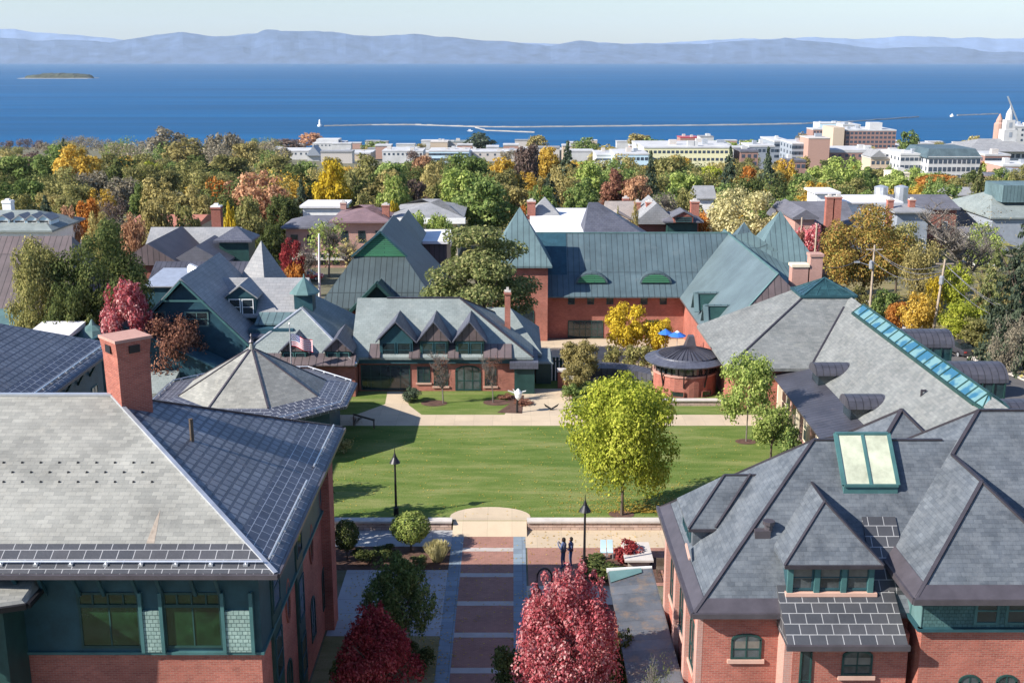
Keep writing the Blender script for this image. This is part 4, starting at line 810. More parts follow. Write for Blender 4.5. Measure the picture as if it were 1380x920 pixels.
# ================================================================== BUILDINGS FURTHER OFF
M['slate_mid'] = tiled('slate_mid', (.27, .27, .27), (.23, .235, .24), (.14, .14, .15), .6, .35, .01, stain=.2, bump=.2)
M['slate_plum'] = tiled('slate_plum', (.2, .13, .135), (.17, .11, .12), (.1, .07, .08), .6, .35, .01, stain=.2, bump=.2)
M['slate_warm'] = tiled('slate_warm', (.3, .26, .23), (.26, .23, .21), (.16, .14, .13), .6, .35, .01, stain=.2, bump=.2)
M['roof_red'] = tiled('roof_red', (.4, .16, .1), (.34, .13, .09), (.2, .09, .07), .6, .35, .01, stain=.2, bump=.2)
M['asph_roof'] = tiled('asphalt_roof', (.13, .13, .15), (.11, .11, .13), (.08, .08, .09), .9, .3, .01, stain=.25, bump=.2)
M['wall_blue'] = plain('wall_pale_blue', (.5, .66, .74), .7, var=.06)
M['wall_yellow'] = plain('wall_pale_yellow', (.72, .68, .42), .7, var=.06)
M['wall_grey'] = plain('wall_grey', (.26, .29, .33), .7, var=.12)
M['wall_tan'] = plain('wall_tan', (.5, .4, .3), .75, var=.1)
M['white_far'] = plain('white_far', (.5, .5, .49), .75, var=.15, scale=.15); M['flat_far'] = plain('flat_roof_far', (.46, .46, .46), .8, var=.2, scale=.12)
M['brick_far'] = plain('brick_far', (.3, .18, .15), .85, var=.12)
M['brick_farp'] = plain('brick_far_pink', (.4, .25, .2), .85, var=.1)
M['win_far'] = plain('window_far', (.05, .07, .1), .25, var=.3, spec=.6)

def house(label, x0, x1, y0, y1, ze, zr, wall, roof, ax='x', i0=0, i1=0, oh=.5, nf=0, ns=0, wz=None, wh=1.5, ww=1.0, fm='white', group=None, name='house', cat='house', rows=1, gm='win_far', th=.25, flat=False):
    zb = T(y0) - .8; t = thing(name, label, cat, ((x0 + x1) / 2, (y0 + y1) / 2, zb), group=group)
    if flat:
        MB().box(x0, x1, y0, y1, zb, ze).build('wall', M[wall], t); m = MB(); m.box(x0 - oh, x1 + oh, y0 - oh, y1 + oh, ze, zr); r = m.build('roof', M[roof], t)
    else:
        m = MB(); m.box(x0, x1, y0, y1, zb, ze - .05)
        gi = (i0 == 0, i1 == 0); p = .94
        if ax == 'x':
            ym = (y0 + y1) / 2
            for g_, x in zip(gi, (x0, x1)):
                if g_: xx = (x, x + .3) if x == x0 else (x - .3, x); m.prism([(xx[0], y0, ze - .06), (xx[0], y1, ze - .06), (xx[0], ym, zr - .25)], [(xx[1], y0, ze - .06), (xx[1], y1, ze - .06), (xx[1], ym, zr - .25)])
        else:
            xm = (x0 + x1) / 2
            for g_, y in zip(gi, (y0, y1)):
                if g_: yy_ = (y, y + .3) if y == y0 else (y - .3, y); m.prism([(x0, yy_[0], ze - .06), (x1, yy_[0], ze - .06), (xm, yy_[0], zr - .25)], [(x0, yy_[1], ze - .06), (x1, yy_[1], ze - .06), (xm, yy_[1], zr - .25)])
        m.build('wall', M[wall], t)
        oo = [x0 - oh, x1 + oh, y0 - oh, y1 + oh]
        m = MB()
        if ax == 'x': m.hip(*oo, ze - .1, zr, i0 + (oh if i0 else 0), i1 + (oh if i1 else 0), 'x', th)
        else: m.hip(*oo, ze - .1, zr, i0 + (oh if i0 else 0), i1 + (oh if i1 else 0), 'y', th)
        r = m.build('roof', M[roof], t)
    H = ze - T(y0)
    for j in range(rows):
        z = (wz if wz is not None else T(y0) + .9) + j * (H / max(rows, 1))
        for i in range(nf):
            if y0 > 320: MB().box(lerp(x0, x1, (i + .5) / nf) - ww / 2, lerp(x0, x1, (i + .5) / nf) + ww / 2, y0 - .06, y0 - .003, z, z + wh).build('window', M[gm], t)
            else: window(t, (lerp(x0, x1, (i + .5) / nf), y0, z), (1, 0, 0), ww, wh, 0, 1, 2, fm, gm, .1)
        for i in range(ns):
            s = -1 if x0 > 0 else 1; x = x0 if s < 0 else x1; y = lerp(y0, y1, (i + .5) / ns)
            if y0 > 320: MB().box(*((x - .06, x - .003) if s < 0 else (x + .003, x + .06)), y - ww / 2, y + ww / 2, z, z + wh).build('window', M[gm], t)
            else: window(t, (x, y, z), (0, s, 0), ww, wh, 0, 1, 2, fm, gm, .1)
    return t, r
def hpx(label, pxl, pxr, py_r, py_e, Y, dep, *a, **k):
    """house placed by surveyed front eave line: eave row py_e at depth Y, ridge row py_r"""
    x0, ze = aY(pxl, py_e, Y); x1, _ = aY(pxr, py_e, Y); yr = Y + (dep / 2 if not k.get('flat') else 0); zr = aY(pxl, py_r, yr)[1]
    if k.get('flat'): zr = ze + k.pop('fz', .5)
    return house(label, x0, x1, Y, Y + dep, ze, zr, *a, **k)

# K: dark teal gabled house with long slate roof
K_ = thing('gabled_house', 'dark teal gabled house with long grey slate roof and one gabled dormer', 'house', (-25, 97, 0))
yr = 101; zr = aY(340, 374, yr)[1]; ye = 97.2; ze = aY(340, 425, ye)[1]; xa, xb = aY(255, 374, yr)[0], aY(417, 374, yr)[0]
MB().box(xa, xb - .4, 97.8, 104.4, -.5, ze).build('wall', M['dgreen'], K_); m = MB(); m.hip(xa, xb, ye, yr * 2 - ye, ze, zr, 0, 0); r = m.build('roof', M['slate_mid'], K_)
xg, zg = aY(243, 375, 93); hw = 5.4; ez = zg - hw * 1.03; m = MB(); m.prism([(xg - hw + .4, 93.5, -.5), (xg + hw - .4, 93.5, -.5), (xg + hw - .4, 93.5, ez), (xg, 93.5, zg - .5), (xg - hw + .4, 93.5, ez)], [(xg - hw + .4, 99, -.5), (xg + hw - .4, 99, -.5), (xg + hw - .4, 99, ez), (xg, 99, zg - .5), (xg - hw + .4, 99, ez)])
m.box(xg + hw - .4, xg + hw + 3.4, 94.6, 98, -.5, ze - .6); gw = m.build('gable_wall', M['navy'], K_)
m = MB()
for s in (-1, 1):
    q = [(xg, zg), (xg + s * hw, zg - hw * 1.03), (xg + s * hw, zg - hw * 1.03 - .2), (xg, zg - .2)]
    if s < 0: q = q[::-1]
    m.prism([(x, 93, z) for x, z in q], [(x, 106, z) for x, z in q])
m.build('gable_roof', M['slate_mid'], K_); m = MB()
for s in (-1, 1): m.beam((xg, 92.93, zg - .22), (xg + s * hw, 92.93, zg - hw * 1.03 - .22), .1, .17)
m.beam((xg - 1.8, 92.95, zg - 1.9), (xg + 1.8, 92.95, zg - 1.9), .1, .14); m.build('barge_board', M['teal_trim'], K_)
m = MB(); m.prism([(xg + hw - .2, 94.0, ez + .2), (xg + hw + 4.2, 94.6, ze - 1.6), (xg + hw + 3.8, 98, ze - 1.6), (xg + hw - .2, 98, ez + .2)], [(xg + hw - .2, 94.0, ez + .4), (xg + hw + 4.2, 94.6, ze - 1.4), (xg + hw + 3.8, 98, ze - .2), (xg + hw - .2, 98, ez + 1.2)]); m.build('lean_to_roof', M['slate_dark'], K_)
for px, py0, py1, w in ((266, 421, 440, 2.0), (238, 462, 482, 1.8), (298, 462, 482, 1.0), (322, 462, 482, 1.4), (212, 421, 440, 1.6)):
    x, z = aY(px, py1, 93.5 if px < 290 else 94.6); window(K_, (x, 93.5 if px < 290 else 94.6, z), (1, 0, 0), w, 1.3, 0, 2, 2, 'teal_light', 'glass', .12)
gable_dormer(K_, aY(327, 430, 97.6)[0], 97.4, 1.5, ze - .2, ze + 1.6, ze + 2.7, 101, 'teal', 'slate_mid', 'teal', 2, fm='white')
m = MB(); x0 = aY(345, 425, 96.2)[0]; m.prism([(x0, 95.6, ze - .5), (xb, 95.6, ze - .5), (xb, 97.6, ze - .5), (x0, 97.6, ze - .5)], [(x0, 95.6, ze - .35), (xb, 95.6, ze - .35), (xb, 97.6, ze + .25), (x0, 97.6, ze + .25)]); m.build('lean_to_roof', M['seam_copper'], K_)
MB().box(x0 + .2, xb - .2, 96, 97.8, -.5, ze - .5).build('lean_to_wall', M['teal'], K_)
gable_dormer(K_, aY(372, 455, 96)[0], 95.9, 1.4, ze - 3, ze - 1.9, ze - .8, 98, 'dgreen', 'seam_brown', 'seam_brown', 1)
# L: low navy gable in front of it
L_ = thing('gabled_house', 'low navy-teal gabled house tucked between the tan octagonal roof and chimney', 'house', (-30, 91, 0))
xa, za = aY(165, 438, 90.2); xb, zb = aY(306, 503, 90.2); hw = xb - xa
m = MB(); m.prism([(xa - hw, 90.2, 0), (xb, 90.2, 0), (xb, 90.2, zb), (xa, 90.2, za), (xa - hw, 90.2, zb)], [(xa - hw, 92.6, 0), (xb, 92.6, 0), (xb, 92.6, zb), (xa, 92.6, za), (xa - hw, 92.6, zb)]); m.build('wall', M['navy'], L_)
m = MB()
for s in (-1, 1):
    q = [(xa, za + .12), (xa + s * (hw + .3), zb + .06), (xa + s * (hw + .3), zb - .1), (xa, za)]
    if s < 0: q = q[::-1]
    m.prism([(x, 89.9, z) for x, z in q], [(x, 92.8, z) for x, z in q])
m.build('roof', M['navy'], L_)
x0, z0 = aY(204, 500, 89.9); x1, _ = aY(241, 500, 89.9); m = MB(); m.prism([(x0 - 1, 87.6, z0 - 1.6), (x1 - .3, 87.6, z0 - 1.6), (x1, 90.1, z0 - 1.6), (x0 - 1, 90.1, z0 - 1.6)], [(x0 - 1, 87.6, z0 - 1.2), (x1 - .3, 87.6, z0 - 1.2), (x1, 90.1, z0), (x0 - 1, 90.1, z0)]); m.build('lower_roof', M['slate_green'], L_)
x, z = aY(126, 458, 92); m = MB(); m.lathe((x, 92, z - 2.6), [(1.25, 0), (1.25, 2.4)], 12); cu = m.build('cupola', M['teal_trim'], L_); m = MB(); m.lathe((x, 92, z - .25), [(1.75, 0), (1.6, .15), (1.5, .5), (.95, 1.2), (.3, 1.55), (.05, 2.0)], 10); m.build('cupola_roof', M['teal_light'], cu)
# white membrane roof beside it and left teal building
t = thing('outbuilding', 'small outbuilding with bright white flat roof below the dark green maples', 'outbuilding', (-40, 90, 0)); x0, z0 = aY(30, 459, 88); x1, _ = aY(84, 459, 88)
MB().box(x0, x1, 88, 92.5, 0, z0).build('wall', M['teal'], t); m = MB(); m.prism([(x0 - .2, 87.8, z0), (x1 + .2, 87.8, z0), (x1 + .2, 92.7, z0), (x0 - .2, 92.7, z0)], [(x0 - .2, 87.8, z0 + .12), (x1 + .2, 87.8, z0 + .12), (x1 + .2, 92.7, z0 + .5), (x0 - .2, 92.7, z0 + .5)]); m.build('roof', M['whiteroof'], t)
t, r = hpx('long brown seamed roof building mostly hidden behind the two dark maples', -60, 96, 318, 422, 104, 14, 'teal', 'seam_brown', 'x', 0, 2, fm='teal_light', ns=3, wz=1, cat='building', name='hall')
MB().box(-52, -44.6, 96, 104, 0, 4.4).build('porch_wall', M['navy'], t); MB().prism([(-52, 95.6, 4.4), (-44.2, 95.6, 4.4), (-44.2, 104, 4.4), (-52, 104, 4.4)], [(-52, 95.6, 4.6), (-44.2, 95.6, 4.6), (-44.2, 104, 5.4), (-52, 104, 5.4)]).build('porch_roof', M['teal_light'], t)
t = thing('outbuilding', 'low shed with bright white metal roof left of the teal gable', 'outbuilding', (-32, 108, 0)); x0, z0 = aY(190, 385, 108); x1, _ = aY(246, 385, 108)
MB().box(x0, x1, 108, 113, -1, z0 - .1).build('wall', M['navy'], t); m = MB(); m.prism([(x0, 107.7, z0 - .1), (x1, 107.7, z0 - .1), (x1 + 1.4, 113.5, z0 - .1), (x0, 113.5, z0 - .1)], [(x0, 107.7, z0), (x1, 107.7, z0), (x1 + 1.4, 113.5, z0 + .75), (x0 + .6, 113.5, z0 + .75)]); m.build('roof', M['steel'], t)
# steeple behind K
x, z = aY(352, 324, 106); t = thing('spired_tower', 'slate spire rising behind the long grey roof of the teal gabled house', 'tower', (x, 106, 0)); MB().box(x - 2.1, x + 2.1, 103.9, 108.1, -1, z - 4.6).build('wall', M['dgreen'], t)
m = MB(); q = [(x + 2.9 * math.cos(R(a)), 106 + 2.9 * math.sin(R(a)), z - 4.7) for a in (-75, 15, 105, 195)]
for i in range(4): m.poly([q[i], q[(i + 1) % 4], (x, 106, z)])
m.poly(q[::-1]); m.build('spire', M['slate_mid'], t)
# J: green half-hipped hall
J = thing('green_roofed_hall', 'hall with dark green seamed roof and bright green louvred gable', 'building', (-14, 122, T(120)))
y1 = 120.1; ax_, az = aY(513, 313, y1); xl_, zl = aY(478, 345, y1); xr2, _ = aY(545, 345, y1); e0, ez = aY(427, 415, 115); e1, _ = aY(592, 415, 115)
m = MB(); m.poly([(e0, 115, ez), (e1, 115, ez), (xr2, y1, zl), (xl_, y1, zl)])
m.poly([(e0, 115, ez), (xl_, y1, zl), (ax_, y1, az), (ax_, 134, az), (e0, 134, ez)]); m.poly([(e1, 115, ez), (e1, 134, ez), (ax_, 134, az), (ax_, y1, az), (xr2, y1, zl)])
m.poly([(e0, 134, ez), (e1, 134, ez), (ax_, 134, az)]); m.poly([(e0, 115, ez - .25), (e1, 115, ez - .25), (e1, 115, ez), (e0, 115, ez)]); m.poly([(e0, 115, ez - .25), (e1, 115, ez - .25), (e1, 134, ez - .25), (e0, 134, ez - .25)][::-1]); m.poly([(e1, 115, ez - .25), (e1, 134, ez - .25), (e1, 134, ez), (e1, 115, ez)])
r = m.build('roof', M['seam_dgreen'], J); MB().prism([(xl_ - .1, y1 - .15, zl - .02), (xr2 + .1, y1 - .15, zl - .02), (ax_, y1 - .15, az)], [(xl_, y1 + .1, zl - .02), (xr2, y1 + .1, zl - .02), (ax_, y1 + .1, az)]).build('louvred_gable', M['green'], r)
m = MB(); m.beam((xl_ - .3, y1 - .25, zl), (ax_, y1 - .25, az + .1), .3, .2); m.beam((xr2 + .3, y1 - .25, zl), (ax_, y1 - .25, az + .1), .3, .2); m.build('barge_board', M['teal'], r)
MB().box(e0 + .7, e1 - .7, 115.8, 133, -3, ez - .2).build('wall', M['brick'], J)
dx, dz = aY(511, 377, 116); m = MB()
for s in (-1, 1): m.beam((dx, 114.4, dz), (dx + s * 2.9, 114.4, dz - 3.0), 1.4, .3)
m.prism([(dx - 2.6, 114.6, dz - 3.0), (dx + 2.6, 114.6, dz - 3.0), (dx, 114.6, dz - .2)], [(dx - 2.6, 119, dz - 3.0), (dx + 2.6, 119, dz - 3.0), (dx, 119, dz - .2)]); m.build('porch_gable', M['dgreen'], J)
t, r = house('taller ridge block with dark roof behind the green louvred gable', aY(520, 300, 136)[0], aY(560, 300, 136)[0], 136, 146, aY(540, 330, 136)[1], aY(528, 290, 141)[1], 'brick_dark', 'seam_dgreen', 'y', 0, 0, cat='building', name='hall')
t, r = hpx('plain building with brown seamed wall and white flat roof left of the big pine', 545, 602, 325, 328, 140, 9, 'seam_brown', 'whiteroof', flat=True, fz=.35, cat='building', name='hall')

# M: pink brick house, N: white roofed house
t, r = hpx('pink brick house with plum hip roof and dark shutters', 452, 522, 276, 297, 186, 13, 'brick_pink', 'slate_plum', 'x', 5.5, 5.5, oh=1.0, nf=3, wz=-1.4, wh=2.0, ww=1.2, fm='dgreen', gm='glass')
chimney(r, aY(463, 280, 195)[0], 195, 3, aY(463, 272, 195)[1], 1, 1, 'brick_pink'); chimney(r, aY(520, 280, 189)[0], 189, 2, aY(520, 275, 189)[1], 1.2, 1.2, 'brick')
for i in range(5): pass
t, r = hpx('pink brick wing with dark asphalt roof beside the plum hip roof', 385, 451, 290, 305, 187, 9, 'brick_pink', 'asph_roof', 'x', 3, 0, oh=.8, nf=3, wz=-1.9, wh=1.7, ww=1.2, fm='dgreen', gm='glass')
t, r = hpx('white-walled flat roofed block behind the pink brick wing', 408, 462, 277, 280, 205, 8, 'white', 'whiteroof', flat=True, fz=.4, cat='building', name='outbuilding')
t, r = hpx('long pergola-fronted pink brick terrace below the plum hip roof', 385, 560, 349, 350, 178, 4, 'brick_pink', 'cap', flat=True, fz=.3, nf=9, wz=-3.8, wh=2, ww=1.4, fm='brick_pink', gm='glass', cat='building', name='terrace')
t, r = hpx('cream house with pale grey hip roof and deep white cornice', 537, 616, 268, 291, 190, 15, 'cream', 'slate_mid', 'x', 6.5, 6.5, oh=1.2, nf=5, wz=-3.0, wh=3.4, ww=1.4, fm='white', gm='glass')
x0, z0 = aY(528, 295, 188.5); x1, _ = aY(627, 295, 188.5); MB().box(x0, x1, 188.4, 189.8, z0 - .8, z0 + .1).build('cornice', M['white'], t)
t, r = hpx('low white-parapet block in front of the cream house with pale hip roof', 548, 602, 333, 334, 150, 6, 'seam_brown', 'white', flat=True, fz=.5, cat='building', name='outbuilding')
# left middle distance
t, r = hpx('grey slate roofed hall with a white-topped chimney at its right end', 196, 310, 306, 352, 128, 9, 'brick_dark', 'slate_mid', 'x', 0, 0, cat='building', name='hall')
chimney(r, aY(293, 300, 134)[0], 134, 5, aY(293, 277, 134)[1], 1.1, 1.1, 'brick_dark', 'white')
t, r = hpx('small hall with dark snow-flecked gable roof in front of the grey slate roof', 234, 300, 324, 352, 121, 7, 'white', 'asph_roof', 'y', 0, 0, cat='building', name='hall')
t, r = hpx('purple-brown gabled brick barn right of the dark maples', 168, 236, 316, 352, 120, 12, 'brick_dark', 'seam_brown', 'y', 0, 0, cat='building', name='barn')
t, r = hpx('orange-red tiled long roof among the autumn trees', 176, 262, 289, 303, 170, 12, 'wall_tan', 'roof_red', 'x', 0, 0, nf=4, wz=-3, cat='house')
t, r = hpx('long low shed with dark ribbed roof and silver vent near the grey slate hall', 206, 330, 352, 380, 112, 6, 'wall_grey', 'seam_dark', 'x', 0, 0, cat='building', name='shed')
x, z = aY(257, 372, 113); m = MB(); m.tube((x, 113, z - .5), (x, 113, z + 1), .3, .3, 8); m.tube((x, 113, z + 1), (x + .9, 112.6, z + .7), .35, .35, 8); m.build('roof_vent', M['steel'], r)
x, z = aY(319, 313, 126); t = thing('lantern_tower', 'small dark green lantern tower with pyramid cap beside the yellow tree', 'tower', (x, 126, -2)); MB().box(x - 1.6, x + 1.6, 124.4, 127.6, -3, z - .6).build('wall', M['dgreen'], t); MB().box(x - 1.7, x + 1.7, 124.3, 127.7, -3, 3.2).build('base', M['brick'], t)
m = MB(); m.hip(x - 2.1, x + 2.1, 123.9, 128.1, z - .6, z + .7, 2.1, 2.1); m.build('roof', M['slate_dark'], t)
t, r = hpx('white house with silver roof and three round-headed dormers at the far left', -60, 66, 283, 309, 165, 12, 'white', 'slate_green', 'x', 0, 4, oh=.7, nf=6, wz=-1.2, wh=1.6, ww=1.2)
for px in (27, 44, 60, 5): gable_dormer(t, aY(px, 296, 167)[0], 166.8, 1.1, aY(px, 305, 166)[1], aY(px, 297, 166)[1], aY(px, 290, 166)[1], 170, 'wall_blue', 'slate_mid', 'wall_blue', 1, fm='white')
chimney(r, aY(12, 285, 172)[0], 172, 2, aY(12, 270, 172)[1], 1.3, 1.3, 'white', 'white')
# centre middle distance
t, r = hpx('wide building with flat white roof and dark slate end spire above the green ridge', 722, 812, 316, 319, 150, 26, 'wall_tan', 'whiteroof', flat=True, fz=.4, cat='building', name='hall')
x, z = aY(793, 276, 152); m = MB(); m.hip(x - 1, x + 9.5, 149.5, 160, z - 5.2, z, 1.2, 8, 'x'); m.build('slate_spire', M['slate_dark'], t)
x, z = aY(734, 265, 170); m = MB(); m.hip(x - 3.5, x + 3.5, 166.5, 173.5, z - 4, z, 3.5, 3.5); m.build('slate_spire', M['slate_mid'], t); MB().box(x - 3, x + 3, 167, 173, -4, z - 4).build('turret', M['wall_tan'], t); chimney(r, aY(716, 280, 168)[0], 168, 2, aY(716, 270, 168)[1], 1.2, 1.2, 'brick')
t, r = hpx('tan stone house with pale gabled roof and red chimney', 822, 862, 271, 298, 172, 10, 'wall_tan', 'slate_warm', 'x', 0, 0, nf=2, wz=0, oh=.4); chimney(r, aY(843, 280, 178)[0], 178, 3, aY(843, 266, 178)[1], .9, .9, 'brick'); chimney(r, aY(859, 280, 174)[0], 174, 2, aY(859, 271, 174)[1], .9, .9, 'brick')
gable_dormer(t, aY(833, 300, 171)[0], 171, 2.2, -3, aY(833, 296, 171)[1], aY(833, 286, 171)[1], 176, 'wall_tan', 'slate_warm', 'wall_tan', 1)
t, r = hpx('steep gabled maroon and timber house with pale slate roof and three red chimneys', 862, 905, 268, 298, 168, 9, 'brick_dark', 'slate_mid', 'y', 0, 0, nf=2, wz=.5, oh=.8, fm='white')
for px, py in ((876, 271), (936, 270)): chimney(r, aY(px, 280, 171)[0], 171, 1, aY(px, py, 171)[1], 1.2, 1.2, 'brick')
t, r = hpx('dark wooden veranda house with small red gable beside the maroon house', 900, 940, 284, 296, 166, 8, 'dgreen', 'asph_roof', 'x', 2, 2, oh=.8, nf=3, wz=-2.5, gm='glass')
gable_dormer(t, aY(921, 300, 165)[0], 165, 1.7, aY(921, 300, 165)[1], aY(921, 292, 165)[1], aY(921, 284, 165)[1], 169, 'brick_dark', 'asph_roof', 'brick_dark', 1)
t, r = hpx('small white house with grey gable half hidden behind the spruces', 941, 962, 250, 266, 215, 7, 'white', 'slate_mid', 'x', 0, 0, nf=2, wz=-3)
# right middle distance
for args in (('pale grey slate block with two tall red chimneys on its near gable', 1062, 1150, 271, 300, 170, 12, 'brick_pink', 'asph_roof'),
             ('long dark roofed row behind the round olive tree', 1140, 1290, 262, 280, 205, 14, 'brick_dark', 'asph_roof')):
    t, r = hpx(*args, 'x', 0, 0, nf=5, wz=-2, cat='building', name='row_house')
    if 'two tall' in args[0]:
        for px in (1117, 1128): chimney(r, aY(px, 280, 168.5)[0], 168.5, -1, aY(px, 264, 168.5)[1], 1.0, 1.0, 'brick')
t, r = hpx('pink gabled wall house with dark roof beside the utility pole', 1072, 1098, 275, 292, 160, 12, 'brick_pink', 'asph_roof', 'y', 0, 0, nf=1, wz=-1)
t, r = hpx('white rooftop penthouse block above the dark row roofs', 1101, 1128, 258, 261, 185, 6, 'white', 'whiteroof', flat=True, fz=.3, cat='building', name='penthouse')
t, r = hpx('white flat roofed block with two silver rooftop tanks', 1140, 1212, 272, 274, 190, 9, 'white', 'whiteroof', flat=True, fz=.3, cat='building', name='hall')
for px in (1187, 1214): x, z = aY(px, 262, 200); MB().lathe((x, 200, z - 1.5), [(1.2, 0), (1.2, 2.8), (.3, 3.1)], 12).build('tank', M['steel'], t)
t, r = hpx('pale mansard house with white bay and red chimney right of the olive tree', 1210, 1252, 276, 284, 178, 9, 'wall_grey', 'slate_mid', 'x', 2, 2, nf=3, wz=-1, oh=.7); 
for px in (1199, 1228): chimney(r, aY(px, 280, 181)[0], 181, 0, aY(px, 268, 181)[1], .9, .9, 'brick')
t, r = hpx('big grey-green copper roofed church hall at the right edge', 1338, 1450, 256, 292, 200, 22, 'wall_grey', 'slate_green', 'x', 4, 0, cat='building', name='church_hall'); MB().box(aY(1352, 255, 204)[0], 120, 204, 212, 3, aY(1352, 250, 204)[1]).build('clerestory', M['seam_copper'], t)
t, r = hpx('small cream house front on the hillside by the bare tree', 1284, 1312, 252, 262, 260, 8, 'cream', 'slate_mid', 'x', 0, 0, nf=2, wz=-7)
t, r = hpx('white house glimpsed behind the tall bare tree', 1318, 1345, 305, 316, 180, 8, 'white', 'asph_roof', 'x', 0, 0, nf=2, wz=-3.5)

# city blocks
def blk(label, pxl, pxr, pyt, Y, dep, wall, roof, nf=0, rows=1, ns=0, ww=1.4, wh=1.5, fz=.8, name='city_building', cat='building', group=None, base=None, gm='win_far', oh=.2, wtop=None):
    x0, zt = aY(pxl, pyt, Y); x1, _ = aY(pxr, pyt, Y); zt -= fz; zb = T(Y) - 1
    t = thing(name, label, cat, ((x0 + x1) / 2, Y + dep / 2, zb), group=group); MB().box(x0, x1, Y, Y + dep, zb, zt).build('wall', M[wall], t)
    MB().box(x0 - oh, x1 + oh, Y - oh, Y + dep + oh, zt, zt + fz).build('roof', M[roof], t)
    rg_ = random.Random(int(pxl * 7 + Y))
    for _ in range(int(1 + (x1 - x0) / 12)):
        ux, uy, uw = rg_.uniform(x0 + 2, max(x0 + 2.5, x1 - 4)), rg_.uniform(Y + 2, Y + dep * .7), rg_.uniform(1.5, 4); MB().box(ux, ux + uw, uy, uy + 2.5, zt + fz, zt + fz + rg_.uniform(.9, 2.4)).build('rooftop_unit', M[rg_.choice(('wall_grey', 'cap', 'white_far', 'steel'))], t)
    H = 3.3
    for j in range(rows):
        z = zt - (j + 1) * H + (H - wh) / 2
        for i in range(nf): x = lerp(x0, x1, (i + .5) / nf); MB().box(x - ww / 2, x + ww / 2, Y - .08, Y - .004, z, z + wh).build('window', M[gm], t)
        for i in range(ns):
            s = -1 if x0 > 0 else 1; x = x0 if s < 0 else x1; y = lerp(Y, Y + dep, (i + .5) / ns)
            MB().box(*((x - .08, x - .004) if s < 0 else (x + .004, x + .08)), y - ww / 2, y + ww / 2, z, z + wh).build('window', M[gm], t)
    return t
t = blk('white office block with blue-green mansard roof above the orange maple', 1252, 1322, 211, 497, 30, 'white_far', 'white_far', 11, 3, 6, 1.5, 1.8, .5)
x0, z0 = aY(1250, 212, 497); x1, _ = aY(1322, 212, 497); m = MB(); m.prism([(x0 - .5, 496.5, z0 - .3), (x1 + .5, 496.5, z0 - .3), (x1 + .5, 528, z0 - .3), (x0 - .5, 528, z0 - .3)], [(x0 + 1.5, 500, z0 + 3.4), (x1 - 1.5, 500, z0 + 3.4), (x1 - 1.5, 525, z0 + 3.4), (x0 + 1.5, 525, z0 + 3.4)]); m.build('mansard', M['seam_green'], t)
blk('angled white wing left of the office block with mansard roof', 1214, 1251, 207, 506, 24, 'white_far', 'white_far', 6, 3, 5, 1.6, 1.4)
t = blk('long six-storey brick hotel with pale stair tower', 1140, 1208, 175, 900, 40, 'brick_far', 'flat_far', 12, 5, 0, 2.2, 1.8, 1.0); x0, z0 = aY(1123, 172, 899); x1, _ = aY(1138, 172, 899); MB().box(x0, x1, 898, 930, -55, z0).build('stair_tower', M['wall_tan'], t); x, z = aY(1178, 165, 910); MB().box(x - 5, x + 5, 905, 915, z - 8, z).build('penthouse', M['white_far'], t)
blk('plain windowless brick cube left of the low brick hall', 1090, 1119, 186, 640, 20, 'brick_farp', 'cap', fz=.4)
blk('low brick hall with bright white roof right of the brick cube', 1119, 1182, 202, 650, 30, 'brick_far', 'flat_far', 7, 1, 0, 1.6, 1.4, 1.6)
blk('grey glass-fronted block with white roof left of the brick cube', 1068, 1089, 193, 650, 30, 'wall_grey', 'flat_far', 4, 3, 4, 2.6, 1.8, .6)
blk('light slatted low block with stepped white roof beside the grey glass block', 1044, 1067, 190, 690, 40, 'wall_grey', 'flat_far', 5, 3, 0, 2.4, 1.6)
t = blk('long pale yellow block with a row of attic windows', 868, 988, 198, 520, 26, 'wall_yellow', 'flat_far', 20, 2, 0, 1.3, 1.2, .6)
blk('pale blue block with white roof and square windows', 829, 874, 207, 500, 26, 'wall_blue', 'flat_far', 8, 4, 3, 1.3, 1.3, .6)
blk('bright white wing left of the pale blue block', 804, 828, 208, 520, 24, 'white_far', 'flat_far', 3, 2, 0, 3, .8, .6)
blk('white long roof stretching behind the pale yellow block', 858, 985, 194, 560, 22, 'white_far', 'flat_far')
blk('dark fronted block with white roof right of the yellow block', 1010, 1044, 196, 560, 20, 'wall_grey', 'flat_far', 6, 1)
blk('small red brick block right of the spruce tops', 998, 1022, 203, 520, 16, 'brick_far', 'asph_roof', 3, 2)
blk('brick cottage row with grey roof below the grey glass block', 1060, 1086, 216, 480, 12, 'brick_far', 'asph_roof', 4, 1)
t = blk('stone mansion with pale pediment between trees and office block', 1174, 1200, 212, 520, 14, 'wall_tan', 'cap', 4, 2); x0, z0 = aY(1173, 212, 519); x1, _ = aY(1196, 212, 519); MB().prism([(x0, 519, z0), (x1, 519, z0), ((x0 + x1) / 2, 519, z0 + 3)], [(x0, 533, z0), (x1, 533, z0), ((x0 + x1) / 2, 533, z0 + 3)]).build('pediment_roof', M['slate_mid'], t)
blk('grey gabled church block near the brick hall', 1200, 1214, 205, 560, 14, 'wall_grey', 'cap')
blk('cream garage block beside the orange maple', 1205, 1226, 233, 430, 12, 'cream', 'cream', fz=.4)
blk('long brick block at the right edge beside the conifers', 1328, 1362, 208, 540, 20, 'brick_far', 'flat_far', 8, 2, 3)
blk('lower brick row with white coping at the right edge', 1352, 1400, 222, 470, 18, 'brick_farp', 'white_far', 6, 1)
blk('brick corner shop roof cluttered with air vents', 1345, 1400, 238, 400, 16, 'brick_far', 'asph_roof', 6, 1)
